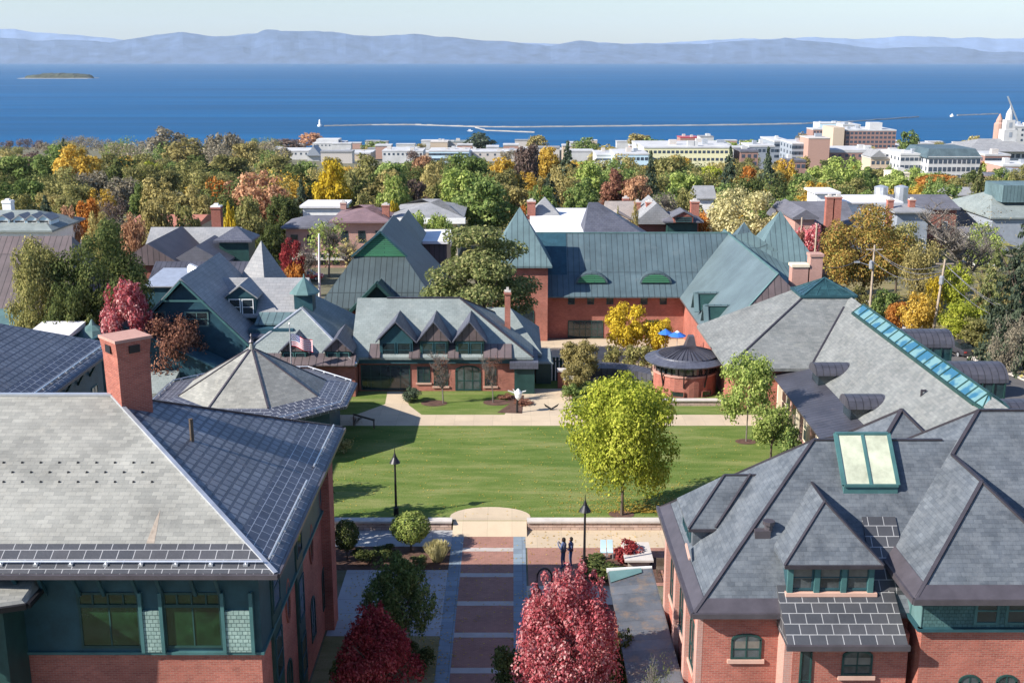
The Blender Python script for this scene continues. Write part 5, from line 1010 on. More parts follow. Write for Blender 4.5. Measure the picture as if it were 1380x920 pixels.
t = blk('broad city hall with grey hip roof under the white steeple', 1306, 1400, 205, 600, 30, 'white_far', 'white_far', 12, 1, 0, 2, 2, .4); x0, z0 = aY(1303, 204, 598); x1, _ = aY(1410, 204, 598); m = MB(); m.hip(x0, x1, 597, 640, z0, aY(1350, 187, 618)[1], 14, 14, 'x'); m.build('hip_roof', M['slate_mid'], t)
x, z = aY(1357, 186, 618); t = thing('steeple', 'white clock steeple rising over the grey hip roof of city hall', 'steeple', (x, 618, z - 4)); MB().box(x - 3.4, x + 3.4, 614, 621, z - 6, z + 4.5).build('base', M['white_far'], t); MB().box(x - 2.4, x + 2.4, 615, 620, z + 4.5, z + 9.5).build('belfry', M['white_far'], t); MB().lathe((x, 617.5, z + 9.5), [(2, 0), (1.8, 3), (1.3, 4.5), (.3, 6), (.1, 7.5)], 10).build('dome', M['white_far'], t)
for z_ in (z + .6, z + 5.6): MB().box(x - .8, x + .8, 613.9 if z_ < z + 2 else 614.9, 613.99 if z_ < z + 2 else 614.99, z_, z_ + 2.6).build('louvre', M['wall_grey'], t)
x, z = aY(1345, 185, 700); MB().lathe((x, 700, T(700)), [(3, 0), (3, 26), (2, 27), (2, z - T(700) + 10), (.2, z - T(700) + 14)], 12).build('steeple_tower', M['brick_farp'], thing('steeple', 'slim pink brick church tower with white cupola left of the clock steeple', 'steeple', (x, 700, T(700))))
blk('white block cluster right of the clock steeple', 1366, 1400, 170, 760, 30, 'white_far', 'flat_far', 4, 3)
# crane
x, z = aY(1380, 172, 900); t = thing('tower_crane', 'thin crane jib leaning over the roofs at the right edge', 'crane', (x, 900, T(900))); m = MB(); x2, z2 = aY(1358, 130, 900); m.beam((x, 900, z - 6), (x2, 900, z2), .9, .9); m.build('jib', M['steel'], t); MB().box(x - 2, x + 2, 898, 902, T(900), z - 4).build('cab', M['asph_roof'], t)
# waterfront left of centre
blk('long white lakeside shed behind the left trees', 352, 416, 203, 900, 30, 'white_far', 'flat_far', 9, 1)
blk('long pale shed continuing right of the blue gable', 432, 500, 206, 880, 30, 'wall_tan', 'flat_far', 8, 1)
t = blk('steep dark blue gable between the lakeside sheds', 414, 430, 207, 860, 16, 'white_far', 'flat_far'); x, z = aY(422, 199, 858); m = MB(); m.prism([(x - 5.5, 858, z - 6), (x + 5.5, 858, z - 6), (x, 858, z + 1)], [(x - 5.5, 876, z - 6), (x + 5.5, 876, z - 6), (x, 876, z + 1)]); m.build('gable', M['wall_grey'], t)
t = blk('big white stepped boathouse on the shore', 421, 462, 193, 1250, 40, 'white_far', 'flat_far', 8, 1); x, z = aY(441, 190, 1255); MB().box(x - 12, x + 12, 1255, 1280, z - 6, z + 1.5).build('upper_storey', M['white_far'], t)
blk('white low warehouse left of the pale blue striped block', 515, 570, 203, 800, 24, 'white_far', 'flat_far', 9, 1)
blk('pale blue striped office block facing the lake', 578, 632, 203, 760, 26, 'wall_blue', 'flat_far', 7, 4, 0, 4.2, 1.4)
blk('tan brick cube on the waterfront', 580, 603, 191, 1100, 24, 'wall_tan', 'cap')
blk('flat green-roofed warehouse next to the tan cube', 604, 628, 191, 1120, 24, 'cap', 'slate_green')
blk('long low pale warehouse behind the tall waterside tree', 632, 712, 204, 850, 24, 'cap', 'flat_far', 8, 1)
blk('red roofed waterfront shed', 917, 942, 185, 1150, 24, 'brick_far', 'red')
blk('pale shed right of the red roofed shed', 944, 962, 184, 1120, 20, 'white_far', 'slate_mid')
blk('long glass and white terminal roof on the shore', 1105, 1150, 166, 1350, 30, 'wall_blue', 'flat_far')
blk('brick mill block left of the long hotel', 1096, 1122, 174, 980, 22, 'brick_far', 'flat_far', 6, 2)
t = blk('white hilltop apartment block with two roof towers', 1136, 1160, 168, 1100, 22, 'white_far', 'flat_far', 5, 2)
# small far waterfront roofs; those that look alike share a label and a group
cols = [('white_far', 'flat_far', 'small white box among the far waterfront roofs', 'small white waterfront buildings'), ('brick_farp', 'flat_far', 'small pink brick box among the far waterfront roofs', 'small pink waterfront buildings'),
        ('cap', 'slate_mid', 'small grey-roofed box among the far waterfront roofs', 'small grey waterfront buildings'), ('wall_tan', 'flat_far', 'small tan box among the far waterfront roofs', 'small tan waterfront buildings')]
rs = random.Random(11)
for i in range(150):
    px = rs.choice((rs.uniform(360, 1400), rs.uniform(880, 1400))); Y = rs.uniform(780, 1480); w_, r_, lb, g_ = rs.choice(cols)
    z = T(Y) + rs.uniform(5, 11); wpx = rs.uniform(10, 24) * 1544 / Y * .9; X = (px - 690) / FPX * (Y * CP + (28 - T(Y)) * SP)
    wd = rs.uniform(9, 22); dp = rs.uniform(8, 16)
    t = thing('waterfront_building', lb, 'building', (X, Y, T(Y) - 1), group=g_); MB().box(X - wd / 2, X + wd / 2, Y, Y + dp, T(Y) - 1, z).build('wall', M[w_], t); MB().box(X - wd / 2 - .3, X + wd / 2 + .3, Y - .3, Y + dp + .3, z, z + 1).build('roof', M[r_], t)

# ================================================================== TREES AND PLANTS
def leafquads(out, c, n, size, rg, up=.25):
    """one leaf clump facing roughly along n"""
    n = Vector((n[0] + rg.gauss(0, .42), n[1] + rg.gauss(0, .42), n[2] + rg.gauss(0, .42) + up))
    if n.length < .01: n = Vector((0, 0, 1))
    n.normalize(); u = n.orthogonal().normalized(); u.rotate(Matrix.Rotation(rg.uniform(0, 6.28), 3, n)); w = n.cross(u)
    a = size * rg.uniform(.6, 1.25); b = a * rg.uniform(.5, .8); c = Vector(c)
    out.append((c - u * a, c + w * b, c + u * a, c - w * b))
def mesh_from_quads(name, qs):
    v = [p for q in qs for p in q]; me = bpy.data.meshes.new(name); me.from_pydata([tuple(p) for p in v], [], [(4 * i, 4 * i + 1, 4 * i + 2, 4 * i + 3) for i in range(len(qs))]); me.update(); return me
def crown(name, kind, seed, n, leaf):
    """unit crown: height 0..1, half-width .5"""
    rg = random.Random(seed); qs = []
    if kind in ('round', 'vase', 'column', 'loose'):
        zc, rz, rx = {'round': (.6, .4, .5), 'vase': (.58, .42, .5), 'column': (.56, .44, .5), 'loose': (.58, .42, .5)}[kind]
        L = []; nl = {'round': 46, 'vase': 56, 'column': 26, 'loose': 34}[kind]
        while len(L) < nl:
            p = Vector((rg.gauss(0, 1), rg.gauss(0, 1), rg.gauss(0, 1))).normalized() * rg.uniform(.3, .84) ** .7
            if kind == 'vase': p.x *= .8 - .36 * p.z; p.y *= .8 - .36 * p.z
            rr = (rg.uniform(.05, .1) if kind == 'vase' else rg.uniform(.08, .18)) * (1.25 if p.length < .6 else .9)
            L.append((Vector((p.x * rx, p.y * rx, zc + p.z * rz)), rr))
        if kind == 'vase':
            for _ in range(40): a = rg.uniform(0, 6.28); r_ = rg.uniform(.05, .42); L.append((Vector((r_ * math.cos(a), r_ * math.sin(a), .97 - 2.2 * r_ * r_ - rg.uniform(0, .12))), rg.uniform(.035, .06)))
            for _ in range(9): a = rg.uniform(0, 6.28); r_ = rg.uniform(.03, .3); L.append((Vector((r_ * math.cos(a), r_ * math.sin(a), 1.02 - 1.3 * r_ * r_ - rg.uniform(0, .04))), .03))
        tot = sum(r * r for _, r in L)
        for c, r in L:
            for _ in range(int(n * r * r / tot)):
                d = Vector((rg.gauss(0, 1), rg.gauss(0, 1), rg.gauss(0, 1))).normalized()
                if d.z < -.2 and rg.random() < .5: d.z *= -1
                k = rg.uniform(.55, 1.08) if kind != 'loose' else rg.uniform(.3, 1.3)
                sz = 1.15 if kind == 'vase' else 1
                q = c + Vector((d.x * r, d.y * r, d.z * r * (1.6 if kind == 'vase' else 1.4 if kind == 'column' else .85))) * k
                leafquads(qs, q, d, leaf, rg)
    elif kind == 'spruce':
        lv = 20
        for i in range(lv):
            t = i / (lv - 1); z = .06 + .92 * t; R_ = .5 * (1 - t) ** .85 + .015; nb = max(4, int(13 * (1 - t) + 3))
            for b in range(nb):
                a = rg.uniform(0, 6.28); rr = R_ * rg.uniform(.72, 1.12)
                for k in range(max(2, int(n / (lv * 9)))):
                    s = rg.random() ** .6; q = Vector((math.cos(a) * rr * s + rg.gauss(0, .012), math.sin(a) * rr * s + rg.gauss(0, .012), z - .05 * s + rg.gauss(0, .008)))
                    leafquads(qs, q, (math.cos(a) * .6, math.sin(a) * .6, .3), leaf * (.7 + .3 * (1 - t)), rg, .1)
    elif kind == 'pine':
        for i in range(26):
            t = rg.random(); z = .25 + .68 * t; a = rg.uniform(0, 6.28); R_ = .5 * (1 - max(0, t - .35) * .95) * rg.uniform(.55, 1); c = Vector((R_ * .75 * math.cos(a), R_ * .75 * math.sin(a), z))
            if i < 4: c.x *= .3; c.y *= .3
            for k in range(n // 26):
                d = Vector((rg.gauss(0, 1), rg.gauss(0, 1), rg.gauss(0, 1))).normalized() * rg.uniform(.5, 1); leafquads(qs, c + Vector((d.x * .17, d.y * .17, d.z * .07)), (d.x * .5, d.y * .5, .5), leaf, rg)
    elif kind == 'shrub':
        L = [(Vector((rg.uniform(-.32, .32), rg.uniform(-.32, .32), rg.uniform(.2, .75))), rg.uniform(.14, .24)) for _ in range(14)]
        for c, r in L:
            for _ in range(n // 14):
                d = Vector((rg.gauss(0, 1), rg.gauss(0, 1), rg.gauss(0, 1))).normalized(); leafquads(qs, c + Vector((d.x * r, d.y * r, abs(d.z) * r if rg.random() < .6 else d.z * r)) * rg.uniform(.6, 1.1), d, leaf, rg)
    elif kind == 'ball':
        for _ in range(n):
            d = Vector((rg.gauss(0, 1), rg.gauss(0, 1), rg.gauss(0, 1))).normalized(); k = rg.uniform(.75, 1.02) * (1 + .12 * noise.noise(d * 2.2)); leafquads(qs, Vector((d.x * .5 * k, d.y * .5 * k, .62 + d.z * .38 * k)), d, leaf, rg)
    elif kind == 'grasses':
        for _ in range(n):
            a = rg.uniform(0, 6.28); s = rg.random() ** .5; t = rg.random(); b = Vector((math.cos(a) * .5 * s * (.35 + .65 * t), math.sin(a) * .5 * s * (.35 + .65 * t), t * (1 - .3 * s))); u = Vector((math.cos(a) * .3 * s, math.sin(a) * .3 * s, 1)).normalized() * leaf * 2.2; w = Vector((-math.sin(a), math.cos(a), 0)) * leaf * .25
            qs.append((b - u, b + w, b + u, b - w))
    return mesh_from_quads(name, qs)
def branches(name, seed, spread=.5, up=.45, levels=4, r0=.022, nb=(6, 4, 4, 3), z0=.22):
    rg = random.Random(seed); m = MB(); pts = []
    def grow(p, d, L, r, lev):
        steps = 3; q = p
        for i in range(steps):
            d2 = (d + Vector((rg.gauss(0, .13), rg.gauss(0, .13), rg.gauss(0, .1) + .05))).normalized(); e = q + d2 * L / steps; m.tube(q, e, r * (1 - i / steps * .45), r * (1 - (i + 1) / steps * .45), 5 if lev < 2 else 3)
            if lev < levels:
                for b in range(nb[lev] // 2 + (1 if i else 0)):
                    if lev == 0 and i == 0 and z0 > .1: continue
                    a = rg.uniform(0, 6.28); o = Vector((math.cos(a), math.sin(a), up + rg.uniform(-.2, .4))); grow(q.lerp(e, rg.random()), (d2 * .35 + o).normalized(), L * rg.uniform(.38, .6) * (spread * 1.5 if lev == 0 else 1), r * .5, lev + 1)
            q = e; d = d2
        pts.append(q)
    grow(Vector((0, 0, 0)), Vector((0, 0, 1)), .72, r0, 0)
    mx = max(max(abs(v[0]), abs(v[1])) for v in m.v); mz = max(v[2] for v in m.v)
    m.v = [(v[0] / mx * .5, v[1] / mx * .5, v[2] / mz) for v in m.v]; pts = [Vector((v.x / mx * .5, v.y / mx * .5, v.z / mz)) for v in pts]
    me = bpy.data.meshes.new(name); me.from_pydata(m.v, [], m.f); me.update(); return me, pts
def trunkmesh(name, seed, r=.03):
    """trunk and limbs inside a unit crown; narrow radius because crowns are scaled"""
    rg = random.Random(seed); m = MB(); top = Vector((rg.gauss(0, .02), rg.gauss(0, .02), .55)); m.tube((0, 0, 0), (0, 0, .22), r, r * .8, 8); m.tube((0, 0, .22), top, r * .8, r * .35, 7)
    for i in range(9):
        a = i * 2.4 + rg.random(); z = rg.uniform(.24, .5); p = Vector((0, 0, z)); q = Vector((math.cos(a) * .2, math.sin(a) * .2, z + rg.uniform(.12, .25))); m.tube(p, q, r * .4, r * .22, 5); m.tube(q, q + Vector((math.cos(a) * .13, math.sin(a) * .13, .12)), r * .22, r * .08, 4)
    me = bpy.data.meshes.new(name); me.from_pydata(m.v, [], m.f); me.update(); return me
PROTO = {}
def proto(kind, n, leaf, k):
    key = (kind, n, leaf, k)
    if key not in PROTO: PROTO[key] = crown(kind + '_crown', kind, hash((kind, k)) % 1000 if False else (sum(map(ord, kind)) * 7 + k * 13), n, leaf)
    return PROTO[key]
TRK = [trunkmesh('trunk', i) for i in range(3)]
BARE = [branches('branches', 31 + i)[0] for i in range(3)]
LF = {}
def ds(c):
    l = .3 * c[0] + .6 * c[1] + .1 * c[2]; return tuple(x * .8 + l * .2 * 1.1 for x in c)
def lm(c):
    """named leaf colours"""
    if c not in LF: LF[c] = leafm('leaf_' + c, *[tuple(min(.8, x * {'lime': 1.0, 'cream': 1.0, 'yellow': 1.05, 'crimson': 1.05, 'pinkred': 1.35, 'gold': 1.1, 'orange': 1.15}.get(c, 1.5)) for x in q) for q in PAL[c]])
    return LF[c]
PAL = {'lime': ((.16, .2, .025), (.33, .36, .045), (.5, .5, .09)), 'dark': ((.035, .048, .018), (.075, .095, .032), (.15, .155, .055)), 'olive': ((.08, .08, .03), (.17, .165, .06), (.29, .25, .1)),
       'green': ((.05, .08, .025), (.125, .17, .05), (.24, .27, .095)), 'spruce': ((.03, .045, .03), (.065, .085, .055), (.12, .14, .085)), 'pine': ((.055, .07, .025), (.13, .145, .055), (.24, .22, .1)),
       'yellow': ((.28, .2, .02), (.55, .4, .035), (.75, .58, .08)), 'gold': ((.25, .15, .02), (.5, .33, .06), (.62, .46, .12)), 'orange': ((.25, .09, .02), (.48, .19, .045), (.6, .33, .1)), 'rust': ((.18, .09, .05), (.34, .19, .11), (.46, .29, .17)),
       'crimson': ((.13, .018, .022), (.31, .045, .05), (.48, .12, .11)), 'pinkred': ((.2, .03, .035), (.46, .12, .135), (.64, .38, .35)), 'brownred': ((.09, .04, .03), (.19, .09, .06), (.3, .16, .1)), 'cream': ((.3, .27, .11), (.52, .47, .24), (.66, .6, .34)),
       'grey': ((.11, .095, .065), (.19, .165, .12), (.27, .24, .17)), 'tan': ((.14, .12, .045), (.25, .21, .08), (.36, .3, .13)), 'lgreen': ((.1, .14, .035), (.22, .27, .07), (.36, .38, .13)), 'plum': ((.06, .04, .035), (.12, .085, .07), (.18, .14, .11)), 'mixed': ((.07, .09, .025), (.3, .17, .05), (.3, .3, .08))}
rsky = random.Random(77)
def tree(label, px, pyt, wpx, Y, kind='round', col='green', name='tree', cat='tree', group=None, n=None, leaf=None, pyb=None, zb=None, dy=1, trunk='trunk', k=None, cz=0, hidden_trunk=False, tw=1):
    """px, pyt: surveyed crown top; wpx: crown width; Y: distance; the height follows from the ground there"""
    if zb is None: zb = T(Y)
    x, zt = aY(px, pyt, Y); zc = Y * CP + (CH - (zt + zb) / 2) * SP; wd = wpx * zc / FPX; h = max(zt - zb, .4)
    t = thing(name, label, cat, (x, Y, zb), group=group); k = rnd.randrange(3) if k is None else k
    ppm = FPX / zc; n = n or (5200 if Y > 150 else 9000); leaf = leaf or (.02 if Y > 150 else .016)
    rz = rnd.uniform(0, 6.28)
    if kind == 'bare':
        b = bpy.data.objects.new('trunk', BARE[k % 3]); COL.objects.link(b); b.parent = t; b.scale = (wd, wd, h); b.rotation_euler.z = rz
        if not BARE[k % 3].materials: BARE[k % 3].materials.append(M['bark_grey'])
        b.material_slots[0].link = 'OBJECT'; b.material_slots[0].material = M[trunk if trunk != 'trunk' else 'bark_grey']
        if col:
            c = proto('loose', n // 4, leaf * .8, k)
            o = bpy.data.objects.new('crown', c); COL.objects.link(o); o.parent = t; o.scale = (wd * .95, wd * .95, h); setmat(o, lm(col))
        return t
    c = proto(kind, n, leaf, k); o = bpy.data.objects.new('crown' if kind not in ('shrub', 'ball', 'grasses') else 'foliage', c); COL.objects.link(o); o.parent = t; o.rotation_euler.z = rz
    o.scale = (wd, wd * dy, h * (1 - cz)); o.location.z = h * cz; setmat(o, lm(col))
    if not hidden_trunk:
        tr = bpy.data.objects.new('trunk', TRK[k % 3]); COL.objects.link(tr); tr.parent = t; s = min(wd, h) * .9 * tw; tr.scale = (s, s, h * .95); setmat(tr, M[trunk])
    return t
def setmat(o, mat):
    if not o.data.materials: o.data.materials.append(mat)
    o.material_slots[0].link = 'OBJECT'; o.material_slots[0].material = mat

# --- trees near the camera
tree('yellow-green maple standing alone on the lawn in front of the lamp', 843, 495, 170, 66.5, 'round', 'lime', n=30000, leaf=.0115, zb=.45, k=5, tw=.5, cz=-.17)
tree('crimson maple rising from the bottom edge beside the brick walkway', 768, 770, 198, 43, 'vase', 'pinkred', n=30000, leaf=.01, k=1, zb=0, cz=-.1)
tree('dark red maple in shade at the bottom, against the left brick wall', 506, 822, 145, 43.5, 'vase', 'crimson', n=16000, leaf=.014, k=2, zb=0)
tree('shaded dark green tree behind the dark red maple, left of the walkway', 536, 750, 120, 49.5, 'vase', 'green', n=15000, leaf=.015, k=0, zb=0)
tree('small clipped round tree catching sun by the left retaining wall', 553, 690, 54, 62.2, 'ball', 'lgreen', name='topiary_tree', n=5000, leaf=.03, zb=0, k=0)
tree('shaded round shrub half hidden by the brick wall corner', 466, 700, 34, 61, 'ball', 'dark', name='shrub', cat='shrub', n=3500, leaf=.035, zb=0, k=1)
tree('clump of pale ornamental grass at the edge of the walkway', 589, 727, 40, 60.8, 'grasses', 'cream', name='ornamental_grass', cat='grass clump', n=2600, leaf=.045, zb=0)
for px, py, w_, Y, lab in ((490, 738, 34, 60.6, 'leftmost of the low shaded shrubs in the planting bed'), (520, 735, 36, 61.4, 'middle low shaded shrub in the planting bed'), (565, 748, 26, 59.9, 'low shaded shrub beside the pale ornamental grass')):
    tree(lab, px, py, w_, Y, 'shrub', 'dark', name='shrub', cat='shrub', n=1600, leaf=.05, zb=0)
tree('young tree with thin green-yellow crown beside the metal walkway roof', 1012, 470, 82, 80.6, 'loose', 'lgreen', n=7500, leaf=.02, zb=.45, k=0, trunk='bark_grey', tw=.5)
tree('bushy yellow-green small tree against the brick walkway wall', 1043, 540, 62, 76.5, 'loose', 'lgreen', name='small_tree', n=6500, leaf=.024, zb=.45, k=1)
tree('dark low shrub at the foot of the metal walkway roof', 1068, 572, 36, 75.5, 'shrub', 'green', name='shrub', cat='shrub', n=1600, leaf=.05, zb=.45)
tree('low yellowish shrub in front of the round brick room', 985, 548, 40, 88.6, 'shrub', 'olive', name='shrub', cat='shrub', n=1500, leaf=.05, zb=.4)
tree('bare young reddish tree on the grass before the dormered hall, left one', 596, 470, 36, 90.2, 'bare', 'brownred', name='young_tree', n=5000, leaf=.014, zb=.45)
tree('bare young reddish tree on the grass nearest the white sculpture', 664, 472, 40, 90.4, 'bare', 'brownred', name='young_tree', n=5600, leaf=.014, zb=.45)
tree('small dark evergreen bush at the corner of the entrance path', 553, 521, 27, 90.6, 'shrub', 'spruce', name='evergreen_bush', cat='bush', n=2500, leaf=.045, zb=.45)
tree('low dark shrub below the chimneyed annex', 680, 541, 24, 91.5, 'shrub', 'brownred', name='shrub', cat='shrub', n=900, leaf=.06, zb=.45)
tree('low brown shrub between sculpture and courtyard path', 706, 545, 30, 90, 'shrub', 'brownred', name='shrub', cat='shrub', n=900, leaf=.06, zb=.45)
tree('reddish bare shrub beside the lawn at the pavilion corner', 478, 560, 26, 84, 'bare', 'brownred', name='shrub', cat='shrub', n=2500, leaf=.02, zb=.45)
tree('low brownish shrub behind the wooden handrail', 462, 590, 30, 78, 'shrub', 'tan', name='shrub', cat='shrub', n=900, leaf=.05, zb=.45)
tree('grey-brown feathery conifer left of the yellow-green lawn maple', 782, 457, 60, 97, 'loose', 'tan', n=7000, leaf=.024, zb=0, k=0)
tree('yellowing shrub in front of the feathery conifer', 777, 487, 48, 92.8, 'round', 'tan', name='small_tree', n=4500, leaf=.025, zb=.4)
tree('low green shrub beside the stone gate post', 768, 515, 26, 91, 'shrub', 'green', name='shrub', cat='shrub', n=1500, leaf=.05, zb=.4)
tree('bright yellow tree in the courtyard before the green-roofed hall', 846, 406, 66, 108.5, 'round', 'yellow', n=7000, leaf=.024, k=1, tw=.6)
tree('smaller yellow tree right of the bright yellow courtyard tree', 889, 426, 40, 108, 'round', 'yellow', n=4500, leaf=.03, k=2, tw=.6)
for px, Y, lab in ((826, 105, 'leftmost low bush under the yellow courtyard trees'), (850, 104.4, 'middle low bush under the yellow courtyard trees'), (874, 104, 'rightmost low bush under the yellow courtyard trees')):
    tree(lab, px, 462, 30, Y, 'shrub', 'olive', name='shrub', cat='shrub', n=1200, leaf=.05)
tree('broad dark green pine with layered branches left of the hall tower', 652, 295, 178, 107.5, 'pine', 'pine', name='pine_tree', n=24000, leaf=.013, k=0)
tree('dusty rust-leaved shrub tree in front of the broad pine', 607, 372, 40, 112, 'loose', 'rust', n=3000, leaf=.022)
tree('left one of the two big dark maples behind the ribbed hall roof', 42, 312, 88, 97, 'round', 'olive', n=22000, leaf=.0135, k=2, zb=0)
tree('right one of the two big dark maples, taller and broader', 130, 298, 140, 98.5, 'round', 'dark', n=30000, leaf=.012, k=0, zb=0, cz=-.05)
tree('dark green lower maple between the two big ones', 92, 375, 80, 94, 'round', 'dark', n=9000, leaf=.018, k=1, zb=0)
tree('crimson burning bush tree in front of the big dark maples', 168, 381, 100, 91.5, 'vase', 'pinkred', n=12000, leaf=.017, k=0, zb=0)
tree('brownish-red thinning tree before the dark teal gabled house', 231, 415, 88, 91.6, 'loose', 'brownred', n=8000, leaf=.017, k=1, zb=0)
tree('small yellow-green shrub at the foot of the teal gabled house', 276, 470, 30, 92.9, 'shrub', 'lime', name='shrub', cat='shrub', n=900, leaf=.05, zb=0)
tree('round crimson tree in front of the pink brick terrace', 392, 319, 36, 150, 'round', 'crimson', n=4500, leaf=.025, k=1)
tree('small orange-red shrub below the round crimson tree', 397, 350, 30, 146, 'shrub', 'orange', name='shrub', cat='shrub', n=1200, leaf=.05)
tree('leafless dark bush at the corner of the bottom-right brick hall', 888, 868, 60, 39.5, 'bare', 'dark', name='bush', cat='bush', n=6000, leaf=.014, zb=0, trunk='trunk')
tree('shaded tree between hall and pavilion, hidden behind the tan roof', 335, 578, 90, 60, 'loose', 'dark', n=4000, leaf=.03, zb=0)
tree('third shaded tree behind the octagonal pavilion, by the lawn', 318, 556, 80, 68, 'loose', 'green', n=4000, leaf=.03, zb=0)
tree('second shaded tree behind the tan roof, nearer the lawn', 405, 588, 90, 64, 'loose', 'dark', n=4000, leaf=.03, zb=0)
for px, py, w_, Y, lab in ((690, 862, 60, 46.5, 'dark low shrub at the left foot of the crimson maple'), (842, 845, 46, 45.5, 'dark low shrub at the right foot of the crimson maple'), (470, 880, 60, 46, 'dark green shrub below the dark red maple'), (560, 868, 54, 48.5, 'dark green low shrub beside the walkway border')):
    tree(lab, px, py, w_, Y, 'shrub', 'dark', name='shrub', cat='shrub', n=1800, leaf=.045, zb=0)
# dark red plant by the patio
tree('dark red-leaved bush on the shaded patio', 845, 727, 40, 60.6, 'shrub', 'crimson', name='bush', cat='bush', n=1500, leaf=.05, zb=0)
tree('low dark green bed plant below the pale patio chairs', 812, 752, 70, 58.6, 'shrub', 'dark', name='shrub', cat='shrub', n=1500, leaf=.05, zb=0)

# --- right hand side
RS = [('big round olive tree turning orange, right of the glass pyramid', 1172, 277, 128, 140, 'round', 'mixed', 22000, .0125), ('large bare grey tree with spreading limbs on the right', 1313, 262, 185, 138, 'bare', 'grey', 4200, .009), ('dark rust-topped maple right behind the round olive tree', 1215, 292, 60, 150, 'round', 'olive', 6000, .02),
      ('dusty orange-leaved tree just right of the round olive tree', 1245, 318, 60, 132, 'loose', 'tan', 5000, .02), ('tall dark spruce at the right edge', 1392, 268, 120, 104, 'spruce', 'spruce', 14000, .017), ('dark spruce with drooping boughs left of the edge spruce', 1345, 330, 80, 118, 'spruce', 'pine', 9000, .02),
      ('golden shrub tree behind the barrel-roofed bay', 1240, 392, 56, 117, 'round', 'gold', 5000, .024), ('smaller orange shrub tree beside the golden one', 1212, 402, 38, 119, 'round', 'orange', 4000, .028), ('yellow-green thicket tree right of the leaning utility pole', 1300, 402, 72, 115, 'round', 'lime', 6000, .022),
      ('olive thicket tree behind the barrel-roofed bay', 1330, 425, 76, 112, 'round', 'olive', 6000, .022), ('green bush below the utility pole with the street lamp arm', 1196, 388, 46, 124, 'round', 'green', 3500, .03), ('sparse grey-green street tree by the parked silver car', 1362, 424, 54, 94, 'loose', 'grey', 3500, .016),
      ('lime bush by the roadside thicket', 1290, 352, 46, 132, 'round', 'lime', 3500, .028), ('dull green bush left of the utility pole', 1160, 385, 40, 128, 'round', 'olive', 3000, .03), ('yellow-leaved sapling beside the leaning utility pole', 1262, 365, 30, 125, 'loose', 'yellow', 1600, .03),
      ('broad tawny bush at the far edge of the thicket', 1345, 372, 60, 126, 'round', 'tan', 4000, .026), ('dark green bush under the edge spruce', 1366, 400, 60, 108, 'shrub', 'dark', 3000, .035), ('pale green spruce-side bush near the wires', 1330, 300, 54, 165, 'round', 'lgreen', 3500, .028),
      ('red maple behind the two pale utility poles', 1090, 296, 50, 150, 'round', 'pinkred', 4000, .026), ('brown-red tree between pyramid roof and pink house', 1073, 305, 36, 146, 'round', 'brownred', 3500, .028)]
for lab, px, py, w_, Y, kd, c_, n_, lf_ in RS: tree(lab, px, py, w_, Y, kd, c_, n=n_, leaf=lf_)
tree('large cream-leaved tree behind the small green pyramid roof', 1004, 250, 108, 172, 'round', 'cream', n=9000, leaf=.018, k=1)
tree('orange tree left of the large cream-leaved tree', 946, 282, 34, 175, 'round', 'orange', n=4000, leaf=.028)
tree('small rounded evergreen in front of the tan stone house', 833, 276, 24, 165, 'spruce', 'olive', n=3000, leaf=.035)
tree('slim weeping tree between tan and maroon houses', 856, 272, 16, 160, 'loose', 'tan', n=2000, leaf=.03)
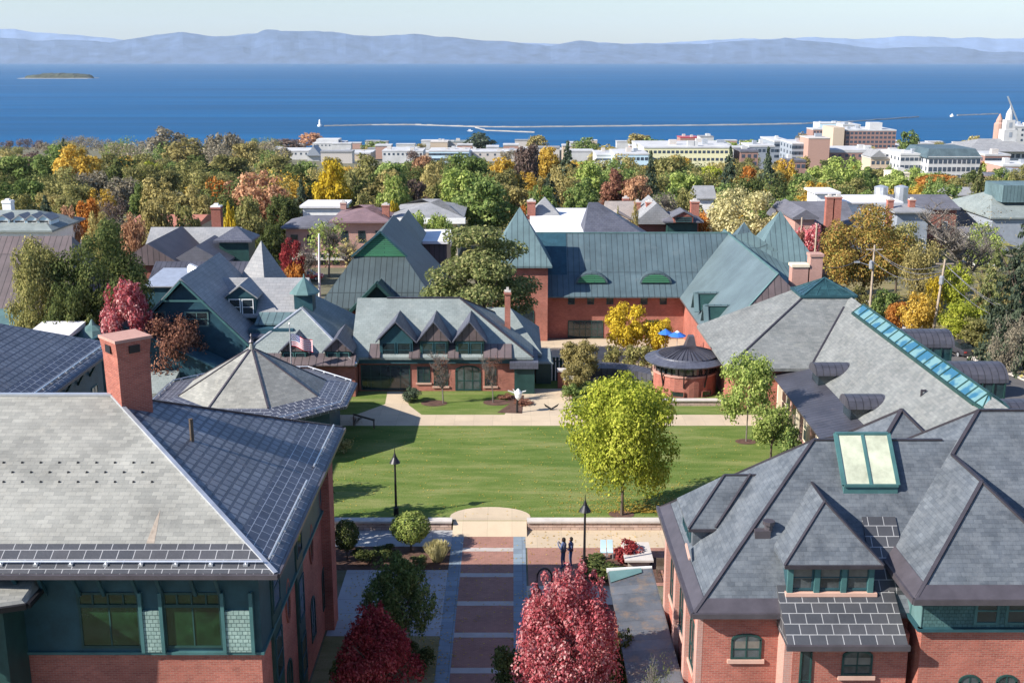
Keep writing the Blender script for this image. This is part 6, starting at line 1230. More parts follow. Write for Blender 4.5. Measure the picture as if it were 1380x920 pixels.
# --- woods in front of the lake, each tree from its place in the photograph
WD = [  # px, top, width, Y, kind, colour, words
 (18, 205, 70, 330, 'round', 'green', 'green tree at the far left edge of the wood'), (70, 196, 60, 360, 'round', 'green', 'round green tree left of the big yellow one'), (100, 196, 66, 330, 'round', 'gold', 'big golden-yellow tree on the left skyline'), (85, 185, 40, 420, 'spruce', 'spruce', 'dark pointed conifer behind the golden tree'), (140, 208, 50, 380, 'round', 'olive', 'olive tree right of the golden skyline tree'),
 (170, 212, 56, 360, 'round', 'dark', 'dark olive tree under the skyline'), (35, 240, 60, 230, 'round', 'green', 'mid green tree above the white dormered house'), (60, 262, 60, 200, 'spruce', 'spruce', 'blue-green conifer beside the white dormered house'), (5, 235, 50, 225, 'spruce', 'dark', 'dark conifer at the left edge above the white chimney'), (112, 228, 70, 260, 'loose', 'grey', 'grey leafless wide tree in the left wood'),
 (160, 240, 60, 250, 'loose', 'grey', 'grey-brown leafless tree beside the green poplar'), (98, 262, 60, 205, 'round', 'olive', 'olive tree above the orange one'), (116, 262, 42, 182, 'round', 'orange', 'orange tree just above the dark maples'), (90, 278, 34, 175, 'round', 'rust', 'salmon-coloured tree left of the orange one'), (188, 248, 34, 240, 'round', 'green', 'fresh green poplar-like tree among brown ones'),
 (212, 240, 56, 240, 'round', 'tan', 'tawny tree right of the green poplar'), (235, 258, 70, 205, 'loose', 'tan', 'wide tawny half-bare tree above the red roof'), (150, 262, 46, 190, 'bare', 'plum', 'purplish bare tree over the brown barn'), (160, 290, 50, 165, 'bare', 'grey', 'thin bare tree beside the brown barn'), (192, 206, 40, 420, 'round', 'olive', 'small olive tree on the skyline before the willow'),
 (206, 214, 36, 330, 'round', 'lime', 'small lime tree in the dark part of the wood'), (223, 171, 60, 700, 'round', 'grey', 'pale grey willow dome standing against the lake'), (248, 186, 60, 560, 'round', 'tan', 'pale willow lower right of the grey dome'), (288, 178, 36, 640, 'loose', 'grey', 'thin grey tree by the water, left of a pair'), (310, 177, 30, 620, 'loose', 'grey', 'thin grey tree by the water, right of a pair'),
 (330, 188, 46, 560, 'round', 'tan', 'pale olive willow at the end of the lakeside shed'), (262, 210, 70, 340, 'round', 'dark', 'dark brown-green tree under the willows'), (215, 226, 50, 300, 'round', 'olive', 'olive-brown tree left of the dark one'), (310, 205, 60, 360, 'round', 'olive', 'broad olive tree under the pale willow'), (290, 236, 46, 240, 'round', 'orange', 'glowing orange tree at the centre of the left wood'),
 (318, 240, 46, 240, 'round', 'rust', 'rust tree beside the glowing orange tree'), (308, 274, 24, 160, 'column', 'yellow', 'narrow yellow tree with orange top by the lantern tower'), (352, 232, 82, 215, 'round', 'rust', 'big salmon-rust tree left of the dark pine group'), (345, 290, 56, 165, 'round', 'olive', 'grey-green tree behind the slate spire'), (262, 250, 50, 228, 'round', 'tan', 'brownish tree left of the glowing orange tree'),
 (392, 222, 70, 270, 'round', 'dark', 'dark green tree right of the salmon tree'), (372, 208, 60, 340, 'round', 'olive', 'olive tree below the lakeside shed'), (405, 240, 56, 225, 'spruce', 'spruce', 'dark shaded conifer group beside the yellow tree'), (448, 213, 54, 225, 'round', 'yellow', 'bright yellow tree above the pink brick house'), (380, 260, 50, 205, 'round', 'dark', 'deep green tree over the dark-roofed pink wing'),
 (497, 208, 70, 290, 'round', 'olive', 'brown-olive tree right of the bright yellow tree'), (470, 230, 50, 260, 'round', 'olive', 'shadowy tree behind the plum roof'), (528, 213, 60, 280, 'round', 'green', 'round grey-green tree behind the cream house'), (500, 235, 56, 230, 'round', 'dark', 'dark conifer-like tree over the plum roof'), (530, 236, 50, 215, 'round', 'lgreen', 'light green tree left of the cream house roof'),
 (494, 260, 44, 200, 'round', 'olive', 'low olive tree at the plum roof ridge'), (528, 266, 22, 196, 'shrub', 'yellow', 'small yellow bush against the cream house'), (560, 240, 40, 230, 'round', 'plum', 'plum-brown tree above the cream house'), (568, 205, 36, 330, 'round', 'rust', 'rusty tree in front of the striped office block'), (590, 220, 50, 300, 'round', 'tan', 'pale olive tree left of the tall green one'),
 (632, 203, 70, 280, 'round', 'green', 'broad mid green tree below the striped office block'), (618, 225, 60, 245, 'round', 'lgreen', 'yellow-green tree above the pale hip roof'), (678, 210, 50, 300, 'round', 'gold', 'orange-gold tree right of the broad green one'), (655, 236, 90, 205, 'round', 'green', 'large green tree right above the big pine'), (690, 245, 60, 230, 'round', 'tan', 'tawny tree behind the pyramid tower'),
 (710, 190, 46, 330, 'round', 'plum', 'dark plum tree near the middle of the skyline'), (738, 196, 46, 380, 'round', 'gold', 'soft yellow tree behind the plum one'), (645, 178, 46, 1000, 'round', 'spruce', 'tall dark waterside tree in front of the lake'), (765, 188, 60, 300, 'spruce', 'spruce', 'broad grey spruce left of the blue block'), (740, 232, 70, 225, 'spruce', 'spruce', 'big grey-green spruce above the white flat roof'),
 (728, 250, 50, 205, 'round', 'green', 'green tree touching the pyramid tower roof'), (795, 215, 60, 290, 'round', 'lgreen', 'light green tree under the blue block'), (785, 240, 50, 240, 'round', 'green', 'bright green tree between spruce and rusty maple'), (832, 228, 50, 250, 'round', 'brownred', 'brown-red tree in front of the pale blue block'), (858, 232, 40, 245, 'round', 'rust', 'rusty tree right of the brown-red one'),
 (878, 202, 44, 270, 'spruce', 'spruce', 'dark spruce with a sharp tip before the yellow block'), (900, 205, 60, 300, 'round', 'olive', 'olive tree in front of the yellow block'), (925, 228, 60, 260, 'round', 'lgreen', 'yellow-green tree below the yellow block'), (960, 222, 50, 280, 'round', 'lime', 'lime tree behind the second sharp spruce'), (898, 255, 56, 200, 'bare', 'grey', 'grey bare tree above the maroon house'),
 (925, 255, 50, 205, 'round', 'olive', 'dull green tree above the veranda house'), (985, 195, 54, 255, 'spruce', 'spruce', 'tall sharp spruce right of the yellow block'), (1036, 196, 56, 250, 'spruce', 'spruce', 'tall sharp spruce below the dark fronted block'), (1010, 222, 30, 290, 'round', 'orange', 'orange tree between the two tallest spruces'), (1008, 240, 60, 215, 'round', 'dark', 'dark green tree behind the cream-leaved one'),
 (1060, 215, 46, 300, 'round', 'gold', 'straw-yellow tree right of the tall spruce'), (1085, 232, 60, 260, 'round', 'green', 'green tree below the brick cottage row'), (1058, 245, 56, 225, 'spruce', 'dark', 'dark low spruce left of the roofs'), (1110, 222, 60, 300, 'round', 'lgreen', 'light green tree below the brick cube'), (1140, 212, 66, 310, 'round', 'lgreen', 'large fresh green tree below the low brick hall'),
 (1102, 245, 60, 230, 'round', 'gold', 'yellow-olive tree above the pink gable'), (1165, 225, 46, 330, 'round', 'green', 'dark-sided green tree left of the stone mansion'), (1150, 240, 50, 280, 'round', 'olive', 'olive tree above the dark row roofs'), (1210, 234, 60, 300, 'loose', 'lgreen', 'thin pale green tree under the white office block'), (1262, 232, 70, 330, 'round', 'orange', 'orange maple in front of the white office block'),
 (1290, 238, 50, 300, 'round', 'olive', 'brownish tree right of the orange maple'), (1322, 222, 50, 260, 'spruce', 'pine', 'dark spruce in front of the office block corner'), (1350, 225, 30, 380, 'round', 'green', 'small green tree before the long brick block'), (1240, 255, 60, 240, 'shrub', 'gold', 'row-like yellow hedge tree behind the mansard house'), (1120, 255, 50, 235, 'round', 'orange', 'faded orange tree behind the penthouse block'),
 (915, 188, 44, 900, 'round', 'lgreen', 'light green lakeside tree left of the red shed'), (862, 178, 40, 950, 'round', 'tan', 'pale rounded lakeside willow'), (880, 186, 50, 860, 'round', 'green', 'low green lakeside tree under the willow'), (975, 188, 50, 860, 'round', 'lgreen', 'low green lakeside tree right of the pale shed'), (1010, 188, 50, 850, 'round', 'lgreen', 'low light green tree at the end of the yellow block'),
 (1082, 178, 30, 1000, 'round', 'grey', 'grey tree at the waterfront behind the brick cube'), (1226, 175, 30, 800, 'round', 'green', 'round green tree right of the long brick hotel'), (1312, 183, 36, 750, 'round', 'tan', 'tawny tree left of the pink church tower'), (725, 180, 34, 950, 'round', 'tan', 'pale bare-looking tree on the shore at the centre'), (790, 185, 40, 900, 'round', 'green', 'small green shore tree above the white wing'),
 (820, 195, 50, 640, 'round', 'tan', 'tawny tree beside the white wing'), (420, 178, 40, 1300, 'loose', 'rust', 'reddish bare tree behind the white boathouse'), (385, 188, 60, 1100, 'loose', 'plum', 'purplish bare shoreline tree left of the boathouse'), (340, 195, 40, 900, 'loose', 'plum', 'purplish bare tree at the shed end'), (505, 190, 40, 1100, 'round', 'green', 'small dark green shore tree left of centre'),
 (440, 290, 70, 168, 'bare', 'lgreen', 'half-bare greenish tree before the pink brick terrace'), (480, 320, 56, 160, 'bare', 'tan', 'bare tree with tawny twigs before the terrace'), (410, 330, 40, 158, 'bare', 'grey', 'slim bare tree beside the round crimson tree'), (560, 282, 36, 176, 'loose', 'lgreen', 'light green tree before the cream house columns'), (590, 285, 34, 176, 'loose', 'lgreen', 'second light green tree before the cream house columns'),
 (605, 296, 30, 172, 'round', 'green', 'green bush at the right end of the cream house'), (705, 275, 24, 168, 'round', 'orange', 'small orange tree beside the pyramid tower tip'), (205, 272, 56, 158, 'loose', 'tan', 'tawny half-bare tree in front of the orange-red roof'), (248, 276, 50, 160, 'round', 'olive', 'olive tree at the right end of the orange-red roof'), (178, 284, 40, 150, 'loose', 'rust', 'rust-leaved small tree beside the brown barn'), (270, 262, 56, 190, 'round', 'tan', 'dense tawny tree left of the narrow yellow one'),
 (335, 262, 50, 185, 'round', 'olive', 'olive tree right of the narrow yellow one'), (365, 300, 50, 160, 'round', 'dark', 'dark tree between spire and crimson tree'), (20, 262, 60, 205, 'round', 'olive', 'olive tree behind the white chimney at the left'), (130, 285, 40, 160, 'round', 'tan', 'tawny tree peeping over the dark maples')]
for px, py, w_, Y, kd, c_, lab in WD:
    if kd: tree(lab, px, py, w_, Y, kd, c_, name={'spruce': 'spruce_tree'}.get(kd, 'tree'), hidden_trunk=Y > 260 and kd != 'bare', leaf=.031 if Y < 500 else .045, n=4600 if Y < 500 else 1600)
# the rest of the wood: look-alike trees between the ones above
FC = [('olive', 'dull olive tree filling the wood between the taller trees'), ('dark', 'dark green tree filling the wood between the taller trees'), ('green', 'mid green tree filling the wood between the taller trees'), ('tan', 'tawny tree filling the wood between the taller trees'), ('gold', 'yellow tree filling the wood between the taller trees'), ('grey', 'grey bare-twigged tree filling the wood between the taller trees')]
rs = random.Random(23)
WOODS = []
def addwood(X, Y, wd, h, c_):
    rg = random.Random(int(X * 7 + Y)); z0 = T(Y); L = [(Vector((rg.uniform(-.33, .33), rg.uniform(-.33, .33), rg.uniform(.3, .82))), rg.uniform(.14, .24)) for _ in range(16)]; n = 2600 if Y < 400 else 1300; s = .3 if Y < 400 else .5
    for q in range(n):
        c, r = rg.choice(L); d = Vector((rg.gauss(0, 1), rg.gauss(0, 1), rg.gauss(0, 1))).normalized(); p = c + d * r * rg.uniform(.6, 1.1); qq = []; leafquads(qq, (X + p.x * wd, Y + p.y * wd, z0 + p.z * h), d, s, rg); WOODS.append((qq[0], c_))
for i in range(210):
    Y = 205 * (2.9 ** rs.random()); px = rs.uniform(-30, 1410)
    if px > 1080 and Y > 380: continue
    if 360 < px < 640 and Y > 520: continue
    c_, lab = rs.choice(FC[:3] + FC[:1] + FC[2:5] + FC[3:4]); h = rs.uniform(7, 11.5) if px > 1040 else rs.uniform(8, 13.5)
    X = (px - 690) / FPX * (Y * CP + (28 - T(Y)) * SP)
    if any(a < px < b and c < Y < d for a, b, c, d in ((370, 640, 170, 215), (1060, 1300, 165, 225), (0, 80, 160, 185), (1330, 1420, 190, 230))): continue
    if i >= 105: addwood(X, Y, h * rs.uniform(.8, 1.1), h, c_); continue
    t = thing('tree', lab, 'tree', (X, Y, T(Y)), group=lab.replace('tree', 'trees').split(' filling')[0]); k = rs.randrange(3); kd = 'spruce' if c_ == 'dark' and rs.random() < .4 else ('loose' if c_ == 'grey' else 'round')
    o = bpy.data.objects.new('crown', proto(kd, 4200, .026, k)); COL.objects.link(o); o.parent = t; wd = h * rs.uniform(.7, 1.0) * (.6 if kd == 'spruce' else 1); o.scale = (wd, wd, h * (1.2 if kd == 'spruce' else 1)); o.rotation_euler.z = rs.uniform(0, 6.28); setmat(o, lm(c_))
for i in range(120):
    Y = rs.uniform(430, 1380); px = rs.uniform(-40, 380) if i < 75 else rs.uniform(380, 1400)
    if i >= 75: Y = rs.uniform(620, 1400)
    c_, lab = rs.choice([('olive', 'small olive tree on the shore skyline'), ('tan', 'small tawny tree on the shore skyline'), ('grey', 'small grey bare-looking tree on the shore skyline'), ('green', 'small green tree on the shore skyline'), ('plum', 'small purplish tree on the shore skyline')]); h = rs.uniform(9, 19) if i < 75 else rs.uniform(7, 12)
    X = (px - 690) / FPX * (Y * CP + (28 - T(Y)) * SP)
    addwood(X, Y, h * rs.uniform(.9, 1.5), h, c_)
for i in range(70):
    Y = rs.uniform(385, 620); px = rs.uniform(760, 1390); X = (px - 690) / FPX * (Y * CP + (28 - T(Y)) * SP); h = rs.uniform(5, 8.5); addwood(X, Y, h * rs.uniform(.9, 1.4), h, rs.choice(('olive', 'green', 'tan', 'lgreen', 'dark', 'gold')))
wc = sorted(set(c for _, c in WOODS)); me = mesh_from_quads('woods', [q for q, _ in WOODS])
for c in wc: me.materials.append(lm(c))
me.polygons.foreach_set('material_index', [wc.index(c) for _, c in WOODS]); o = bpy.data.objects.new('woods', me); COL.objects.link(o); o['kind'] = 'stuff'
# fallen leaves on lawn and paving
fq = []; rf = random.Random(9)
for _ in range(2600):
    a = rf.uniform(0, 6.28); r_ = abs(rf.gauss(0, 3.2))
    if rf.random() < .6: x_, y_ = 6.8 + r_ * math.cos(a) + 1.5, 66.8 + abs(r_ * math.sin(a)) * .9
    else: x_, y_ = rf.uniform(-12, 17), rf.uniform(66, 84)
    if not (-12 < x_ < 18 and 66 < y_ < 87): continue
    fq.append(tuple(Vector((x_ + dx, y_ + dy, .475 + rf.uniform(0, .03))) for dx, dy in ((-.05, 0), (0, -.04), (.05, 0), (0, .04))))
for _ in range(1500):
    x_, y_ = rf.choice(((rf.uniform(-3.6, .8), rf.uniform(42, 64)), (rf.gauss(.9, .5), rf.uniform(42, 57)), (rf.gauss(-3.8, .6), rf.uniform(42, 60)), (rf.uniform(1, 9), rf.uniform(57.8, 65)), (rf.uniform(-9, -3.7), rf.uniform(52.2, 59.4))))
    fq.append(tuple(Vector((x_ + dx, y_ + dy, .02 + rf.uniform(0, .02))) for dx, dy in ((-.05, 0), (0, -.04), (.05, 0), (0, .04))))
me = mesh_from_quads('fallen_leaves', fq); me.materials.append(lm('gold')); o = bpy.data.objects.new('fallen_leaves', me); COL.objects.link(o); o['kind'] = 'stuff'
# understorey: hedges and low growth that reads as one mass
qs = []; rs2 = random.Random(5)
for i in range(26000):
    Y = 150 * (4.4 ** rs2.random()); x = rs2.uniform(-1, 1) * Y * .6
    if -35 < x < -8 and Y < 215 or (18 < x < 62 and Y < 215): continue
    leafquads(qs, (x, Y, T(Y) + rs2.uniform(.1, 2.2) + max(0, 1.6 * noise.noise(Vector((x * .05, Y * .05, 0))))), (0, -.2, 1), .45 + Y * .0012, rs2)
me = mesh_from_quads('undergrowth', qs); o = bpy.data.objects.new('undergrowth', me); COL.objects.link(o); me.materials.append(lm('olive')); o['kind'] = 'stuff'
# roadside thicket at the right
qs = []
for i in range(9000):
    x = rs2.uniform(46, 90); Y = rs2.uniform(96, 150); leafquads(qs, (x, Y, T(Y) + rs2.random() * 1.6 * (.6 + noise.noise(Vector((x * .3, Y * .3, 2))))), (0, -.3, 1), .24, rs2)
me = mesh_from_quads('thicket_growth', qs); o = bpy.data.objects.new('undergrowth', me); COL.objects.link(o); me.materials.append(lm('tan')); o['kind'] = 'stuff'

# ================================================================== STREET FURNITURE, VEHICLES, PEOPLE
def lamp(label, px, pyb, z0, h=4.6, Y=None):
    x, y = aZ(px, pyb, z0) if Y is None else (aY(px, pyb, Y)[0], Y)
    t = thing('lamp_post', label, 'lamp post', (x, y, z0))
    MB().lathe((x, y, z0), [(.16, 0), (.16, .5), (.08, .62), (.055, h - .95), (.05, h - .55)], 10).build('pole', M['black'], t)
    MB().lathe((x, y, z0), [(.34, h - .95), (.3, h - .88), (.13, h - .6), (.08, h - .45), (.03, h - .3), (.015, h)], 14).build('lamp_shade', M['black'], t)
    MB().lathe((x, y, z0), [(.1, h - 1.05), (.12, h - .95)], 8).build('bulb', M['pane_lit'], t)
    return t
lamp('black lamp post with bell shade standing on the lawn edge left of the walkway', 534, 694, .45, 4.4)
lamp('black lamp post with bell shade on the shaded patio right of the walkway', 787, 778, 0, 4.9)
lamp('black lamp post beside the chimneyed annex and courtyard entrance', 698, 517, .45, 3.6, Y=95.4)
lamp('black lamp post behind the lower glass of the arts centre chimneys', 1082, 395, 3, 4.6, Y=107)
x, z = aY(744, 763, 54); t = thing('lamp_post', 'black crook-necked lamp post hanging its bell shade over the crimson maple', 'lamp post', (x, 54, 0))
m = MB(); m.tube((x, 54, 0), (x, 54, z - .6), .06, .05, 8); K = 8; P_ = [(x - .38 + .38 * math.cos(math.pi * i / K), 54, z - .6 + .5 * math.sin(math.pi * i / K)) for i in range(K + 1)]
for p, q in zip(P_, P_[1:]): m.tube(p, q, .045, .045, 6)
m.tube(P_[-1], (x - .76, 54, z - 1.0), .03, .03, 6); m.build('pole', M['black'], t); MB().lathe((x - .76, 54, z - 1.75), [(.42, 0), (.38, .08), (.16, .42), (.1, .6), (.04, .8)], 14).build('lamp_shade', M['black'], t)
# flag
FY = 90.6; x, z = aY(390, 437, FY); t = thing('flagpole', 'flagpole flying a stars and stripes flag beside the octagonal pavilion', 'flagpole', (x, FY, .4))
m = MB(); m.tube((x, FY, .4), (x, FY, z), .06, .04, 8); m.lathe((x, FY, z), [(.05, 0), (.09, .07), (.02, .16)], 8); m.build('pole', M['steel'], t)
fl = MB(); NX, NZ = 26, 13; W_, H_ = 1.85, 1.05
def fp(i, j): a = i / NX; return (x + .06 + a * W_ * .93, FY + .16 * math.sin(a * 9) * a + .1 * a, z - .75 - (1 - j / NZ) * H_ - a * .62 + .05 * math.sin(a * 7))
for i in range(NX):
    for j in range(NZ):
        fl.mi = 2 if (i < 11 and j > 5) else (0 if j % 2 == 0 else 1); fl.poly([fp(i, j), fp(i + 1, j), fp(i + 1, j + 1), fp(i, j + 1)])
fl.mi = 1
for r_ in range(9):
    for c_ in range(6 if r_ % 2 == 0 else 5):
        a = (c_ * 2 + 1 + (r_ % 2)) / 12 * 11; b = 6 + (r_ + .7) / 9.4 * 7; p = Vector(fp(a, b)) + Vector((0, -.012, 0)); fl.poly([p + Vector((math.cos(k * 1.2566 + 1.57) * (.028 if k % 1 == 0 else .01), 0, math.sin(k * 1.2566 + 1.57) * .028)) for k in (0, 1, 2, 3, 4)])
M['flag_red'] = plain('flag_red', (.5, .03, .05), .8, var=.05); M['flag_white'] = plain('flag_white', (.8, .8, .8), .8, var=.03); M['flag_blue'] = plain('flag_blue', (.02, .04, .2), .8, var=.05)
fl.build('flag', [M['flag_red'], M['flag_white'], M['flag_blue']], t)
# utility poles and wires
def upole(label, px, pyt, Y, lean=0, mat='pole_wood', arm=True, lampx=0):
    x, z = aY(px, pyt, Y); zb = T(Y); t = thing('utility_pole', label, 'utility pole', (x, Y, zb)); MB().tube((x - lean, Y, zb), (x, Y, z), .17, .11, 8).build('pole', M[mat], t)
    if arm: MB().beam((x - .9, Y, z - .5), (x + .9, Y, z - .5), .12, .12).build('crossarm', M[mat], t); MB().lathe((x - .3, Y - .25, z - 2.6), [(.22, 0), (.24, .1), (.24, .8), (.1, .9)], 8).build('transformer', M['steel'], t)
    if lampx: m = MB(); m.tube((x, Y, z - 2.4), (x - lampx, Y, z - 1.9), .04, .04, 5); m.build('lamp_arm', M['steel'], t); MB().box(x - lampx - .5, x - lampx + .1, Y - .12, Y + .12, z - 1.98, z - 1.82).build('lamp_head', M['steel'], t)
    return Vector((x, Y, z - .5))
p1 = upole('weathered utility pole with street lamp arm before the olive tree', 1179, 330, 124, lampx=1.6); p2 = upole('leaning tawny utility pole rising from the lime thicket', 1274, 349, 116, .7)
p3 = upole('left one of two pale utility poles beside the pyramid roof', 1081, 293, 150, arm=False); p4 = upole('right one of two pale utility poles, beside the brick chimneys', 1101, 301, 141, arm=False); p5 = upole('white utility pole standing before the pink brick house', 430, 315, 146, .3, 'white', False)
pr_ = Vector((aY(1420, 428, 100)[0], 100, aY(1420, 428, 100)[1])); pl_ = Vector((aY(1085, 352, 118)[0], 118, aY(1085, 352, 118)[1]))
for (a, b, lab) in ((p2, pr_, 'sagging overhead cables from the leaning utility pole to the right edge'), (p1, p2, 'overhead cables between the two wooden utility poles'), (pl_, p1, 'overhead cable from the chimneys to the pole with lamp arm')):
    t = thing('overhead_cable', lab, 'cable', a); m = MB()
    for o_ in ((0, 0), (.5, -.5), (-.4, -1.1)):
        q = [a.lerp(b, i / 10) + Vector((o_[0], 0, o_[1] - 1.3 * math.sin(math.pi * i / 10))) for i in range(11)]
        for c, d in zip(q, q[1:]): m.tube(c, d, .028, .028, 4)
        if lab.startswith('overhead cable from'): break
    m.build('cables', M['asph_roof'], t)
# cars
def car(label, x, y, z, rz, paint, name='car'):
    t = thing(name, label, 'car', (x, y, z), rz); L_, W2 = 2.2, .88
    def prof(pts, w0, w1): mm = MB(); a = [(px_, -w0, pz_) for px_, pz_ in pts]; b = [(px_, w0, pz_) for px_, pz_ in pts]; mm.prism(a, b); return mm
    prof([(-L_, .35), (L_, .35), (L_ + .02, .65), (L_ - .25, .82), (L_ - 1.2, .92), (-L_ + .5, .95), (-L_ + .02, .85)], W2, W2).build('body', M[paint], t, local=True, bevel=.06)
    mm = MB(); mm.prism([(-1.75, -.8, .92), (1.15, -.8, .9), (1.15, .8, .9), (-1.75, .8, .92)], [(-1.2, -.64, 1.4), (.35, -.64, 1.42), (.35, .64, 1.42), (-1.2, .64, 1.4)]); mm.build('windows', M['glass'], t, local=True)
    mm = MB(); mm.box(-1.18, .33, -.63, .63, 1.4, 1.46); mm.build('roof', M[paint], t, local=True, bevel=.04)
    for sx in (-1.35, 1.35):
        for sy in (-1, 1): w_ = MB().tube((sx, sy * .72, .33), (sx, sy * .92, .33), .33, .33, 14).build('wheel', M['black'], t, local=True); MB().tube((sx, sy * .9, .33), (sx, sy * .93, .33), .2, .2, 10).build('rim', M['steel'], w_, local=True)
    for sy in (-.62, .62): MB().box(L_ - .08, L_ + .03, sy - .16, sy + .16, .6, .72).build('headlight', M['white'], t, local=True); MB().box(-L_ - .02, -L_ + .06, sy - .14, sy + .14, .66, .8).build('tail_light', M['red'], t, local=True)
    return t
M['silver'] = plain('silver_paint', (.5, .51, .52), .3, .4, .05, spec=.6); M['dark_paint'] = plain('dark_paint', (.05, .05, .06), .3, .2, .1, spec=.6); M['maroon'] = plain('maroon_paint', (.2, .02, .03), .3, .1, .1, spec=.6)
x, y = aZ(1322, 514, T(100)); car('silver car parked at the kerb below the sparse street tree', x, y, T(y) + .03, R(95), 'silver'); x, y = aZ(1292, 474, T(110)); car('dark car parked between the barrel-roofed bays', x, y, T(y) + .03, R(100), 'dark_paint')
x, y = aZ(415, 372, T(148)); car('red car parked near the white utility pole', x, y, T(y) + .06, 0, 'red'); x, y = aZ(1252, 398, T(128)); car('dark car half hidden in the roadside thicket', x, y, T(y) + .06, R(20), 'dark_paint')
for i, (px, py, c_, lab) in enumerate(((1238, 458, 'silver', 'pale car glimpsed past the first barrel-roofed bay'), (1186, 398, 'dark_paint', 'dark car below the pole with street lamp arm'))): x, y = aZ(px, py, -1); car(lab, x, y, T(y) + .06, R(80), c_)
# people on the patio
def person(label, px, pyb, z0, h, face, top, legs, hair, pose=0):
    x, y = aZ(px, pyb, z0); t = thing('person', label, 'person', (x, y, z0), face); s = h / 1.75
    V = [(0, 0, .95), (0, 0, 1.15), (0, 0, 1.38), (0, 0, 1.5), (0, .01, 1.6), (0, 0, 1.73), (-.17, 0, 1.42), (.17, 0, 1.42)]
    Rr = [.15, .13, .15, .06, .085, .075, .07, .07]; Eg = [(0, 1), (1, 2), (2, 3), (3, 4), (4, 5), (2, 6), (2, 7)]
    arms = [(-.24, .02, 1.16), (-.2, .2, 1.12 if not pose else 1.35), (-.1, .3, 1.2 if not pose else 1.5)], [(.24, 0, 1.14), (.25, .08, .92), (.24, .12, .84)] if not pose else [(.24, .06, 1.18), (.16, .28, 1.3), (.06, .34, 1.48)]
    for b, A_ in zip((6, 7), arms):
        for p, r_ in zip(A_, (.048, .038, .032)): V.append(p); Rr.append(r_); Eg.append((b, len(V) - 1)); b = len(V) - 1
    for sx in (-1, 1):
        b = 0
        for p, r_ in zip([(sx * .1, 0, .9), (sx * .12, .03, .5), (sx * .13, -.02, .09), (sx * .14, .13, .04)], (.09, .065, .045, .04)): V.append(p); Rr.append(r_); Eg.append((b, len(V) - 1)); b = len(V) - 1
    me = bpy.data.meshes.new('body'); me.from_pydata([tuple(Vector(v) * s) for v in V], Eg, []); o = bpy.data.objects.new('body', me); COL.objects.link(o); o.parent = t
    o.modifiers.new('skin', 'SKIN'); o.modifiers.new('sub', 'SUBSURF').levels = 1; o.modifiers['sub'].render_levels = 1
    for v, r_ in zip(me.skin_vertices[0].data, Rr): v.radius = (r_ * s, r_ * s)
    me.skin_vertices[0].data[0].use_root = True; me.materials.append(M[legs])
    MB().lathe((0, 0, .98 * s), [(.2 * s, 0), (.185 * s, .2 * s), (.21 * s, .4 * s), (.12 * s, .5 * s)], 12, ell=.75).build('jacket', M[top], t, True, True)
    MB().lathe((0, .06 * s, 1.56 * s), [(.05 * s, 0), (.075 * s, .05 * s), (.07 * s, .12 * s), (.03 * s, .16 * s)], 12).build('face', M['skin'], t, True, True)
    MB().lathe((0, -.015, 1.58 * s), [(.1 * s, 0), (.112 * s, .08 * s), (.1 * s, .16 * s), (.04 * s, .21 * s)], 12).build('hair', M[hair], t, True, True)
M['cloth_dark'] = plain('cloth_dark', (.11, .12, .16), .9, var=.2); M['cloth_plum'] = plain('cloth_plum', (.24, .15, .17), .9, var=.2); M['denim'] = plain('denim', (.08, .11, .2), .9, var=.2); M['hair_dark'] = plain('hair_dark', (.02, .015, .012), .8); M['skin'] = plain('skin_tone', (.4, .24, .17), .6)
person('person in dark jacket and dark trousers raising a camera on the shaded patio', 759, 765, 0, 1.82, R(60), 'cloth_dark', 'denim', 'hair_dark', 1)
person('person in plum coat standing close behind the one with the camera', 769, 762, 0, 1.72, R(100), 'cloth_plum', 'denim', 'hair_dark')
# patio furniture
M['pale_blue'] = plain('pale_blue_cloth', (.45, .62, .72), .8, var=.08)
for px, lab in ((813, 'left one of two pale blue folding chairs on the patio'), (822, 'right one of two pale blue folding chairs on the patio')):
    x, y = aZ(px, 752, 0); t = thing('folding_chair', lab, 'chair', (x, y, 0)); m = MB(); m.prism([(x - .16, y - .2, .42), (x + .16, y - .2, .42), (x + .16, y + .2, .42), (x - .16, y + .2, .42)], [(x - .16, y - .2, .47), (x + .16, y - .2, .47), (x + .16, y + .2, .47), (x - .16, y + .2, .47)]); m.build('seat', M['pale_blue'], t)
    MB().prism([(x - .16, y + .2, .47), (x + .16, y + .2, .47), (x + .16, y + .24, .47), (x - .16, y + .24, .47)], [(x - .16, y + .34, 1.0), (x + .16, y + .34, 1.0), (x + .16, y + .38, 1.0), (x - .16, y + .38, 1.0)]).build('backrest', M['pale_blue'], t)
    for sx in (-.15, .15):
        for sy in (-.18, .2): MB().tube((x + sx, y + sy, 0), (x + sx, y + sy, .44), .02, .02, 6).build('leg', M['steel'], t)
x, y = aZ(858, 768, 0); t = thing('stone_bench', 'grey stone bench and table slab on the patio by the brick wall', 'bench', (x, y, 0)); MB().box(x - .7, x + .9, y - .3, y + 2.2, .62, .74).build('slab', M['cap'], t)
for a in (0, 1.8): MB().box(x - .5, x + .7, y + a - .1, y + a + .1, 0, .62).build('support', M['concrete'], t)
t = thing('paper_sheet', 'white paper sheet lying on the grey patio slab', 'paper', (x - .2, y + 1.2, .75)); MB().box(x - .45, x + .05, y + 1.0, y + 1.4, .745, .765).build('sheet', M['white'], t)
x, y = aZ(890, 775, 0); t = thing('wooden_chair', 'dark wooden chair on the patio against the brick hall', 'chair', (x, y, 0)); MB().box(x - .22, x + .22, y - .22, y + .22, .42, .47).build('seat', M['trunk'], t); MB().box(x - .22, x + .22, y + .2, y + .25, .47, .95).build('backrest', M['trunk'], t)
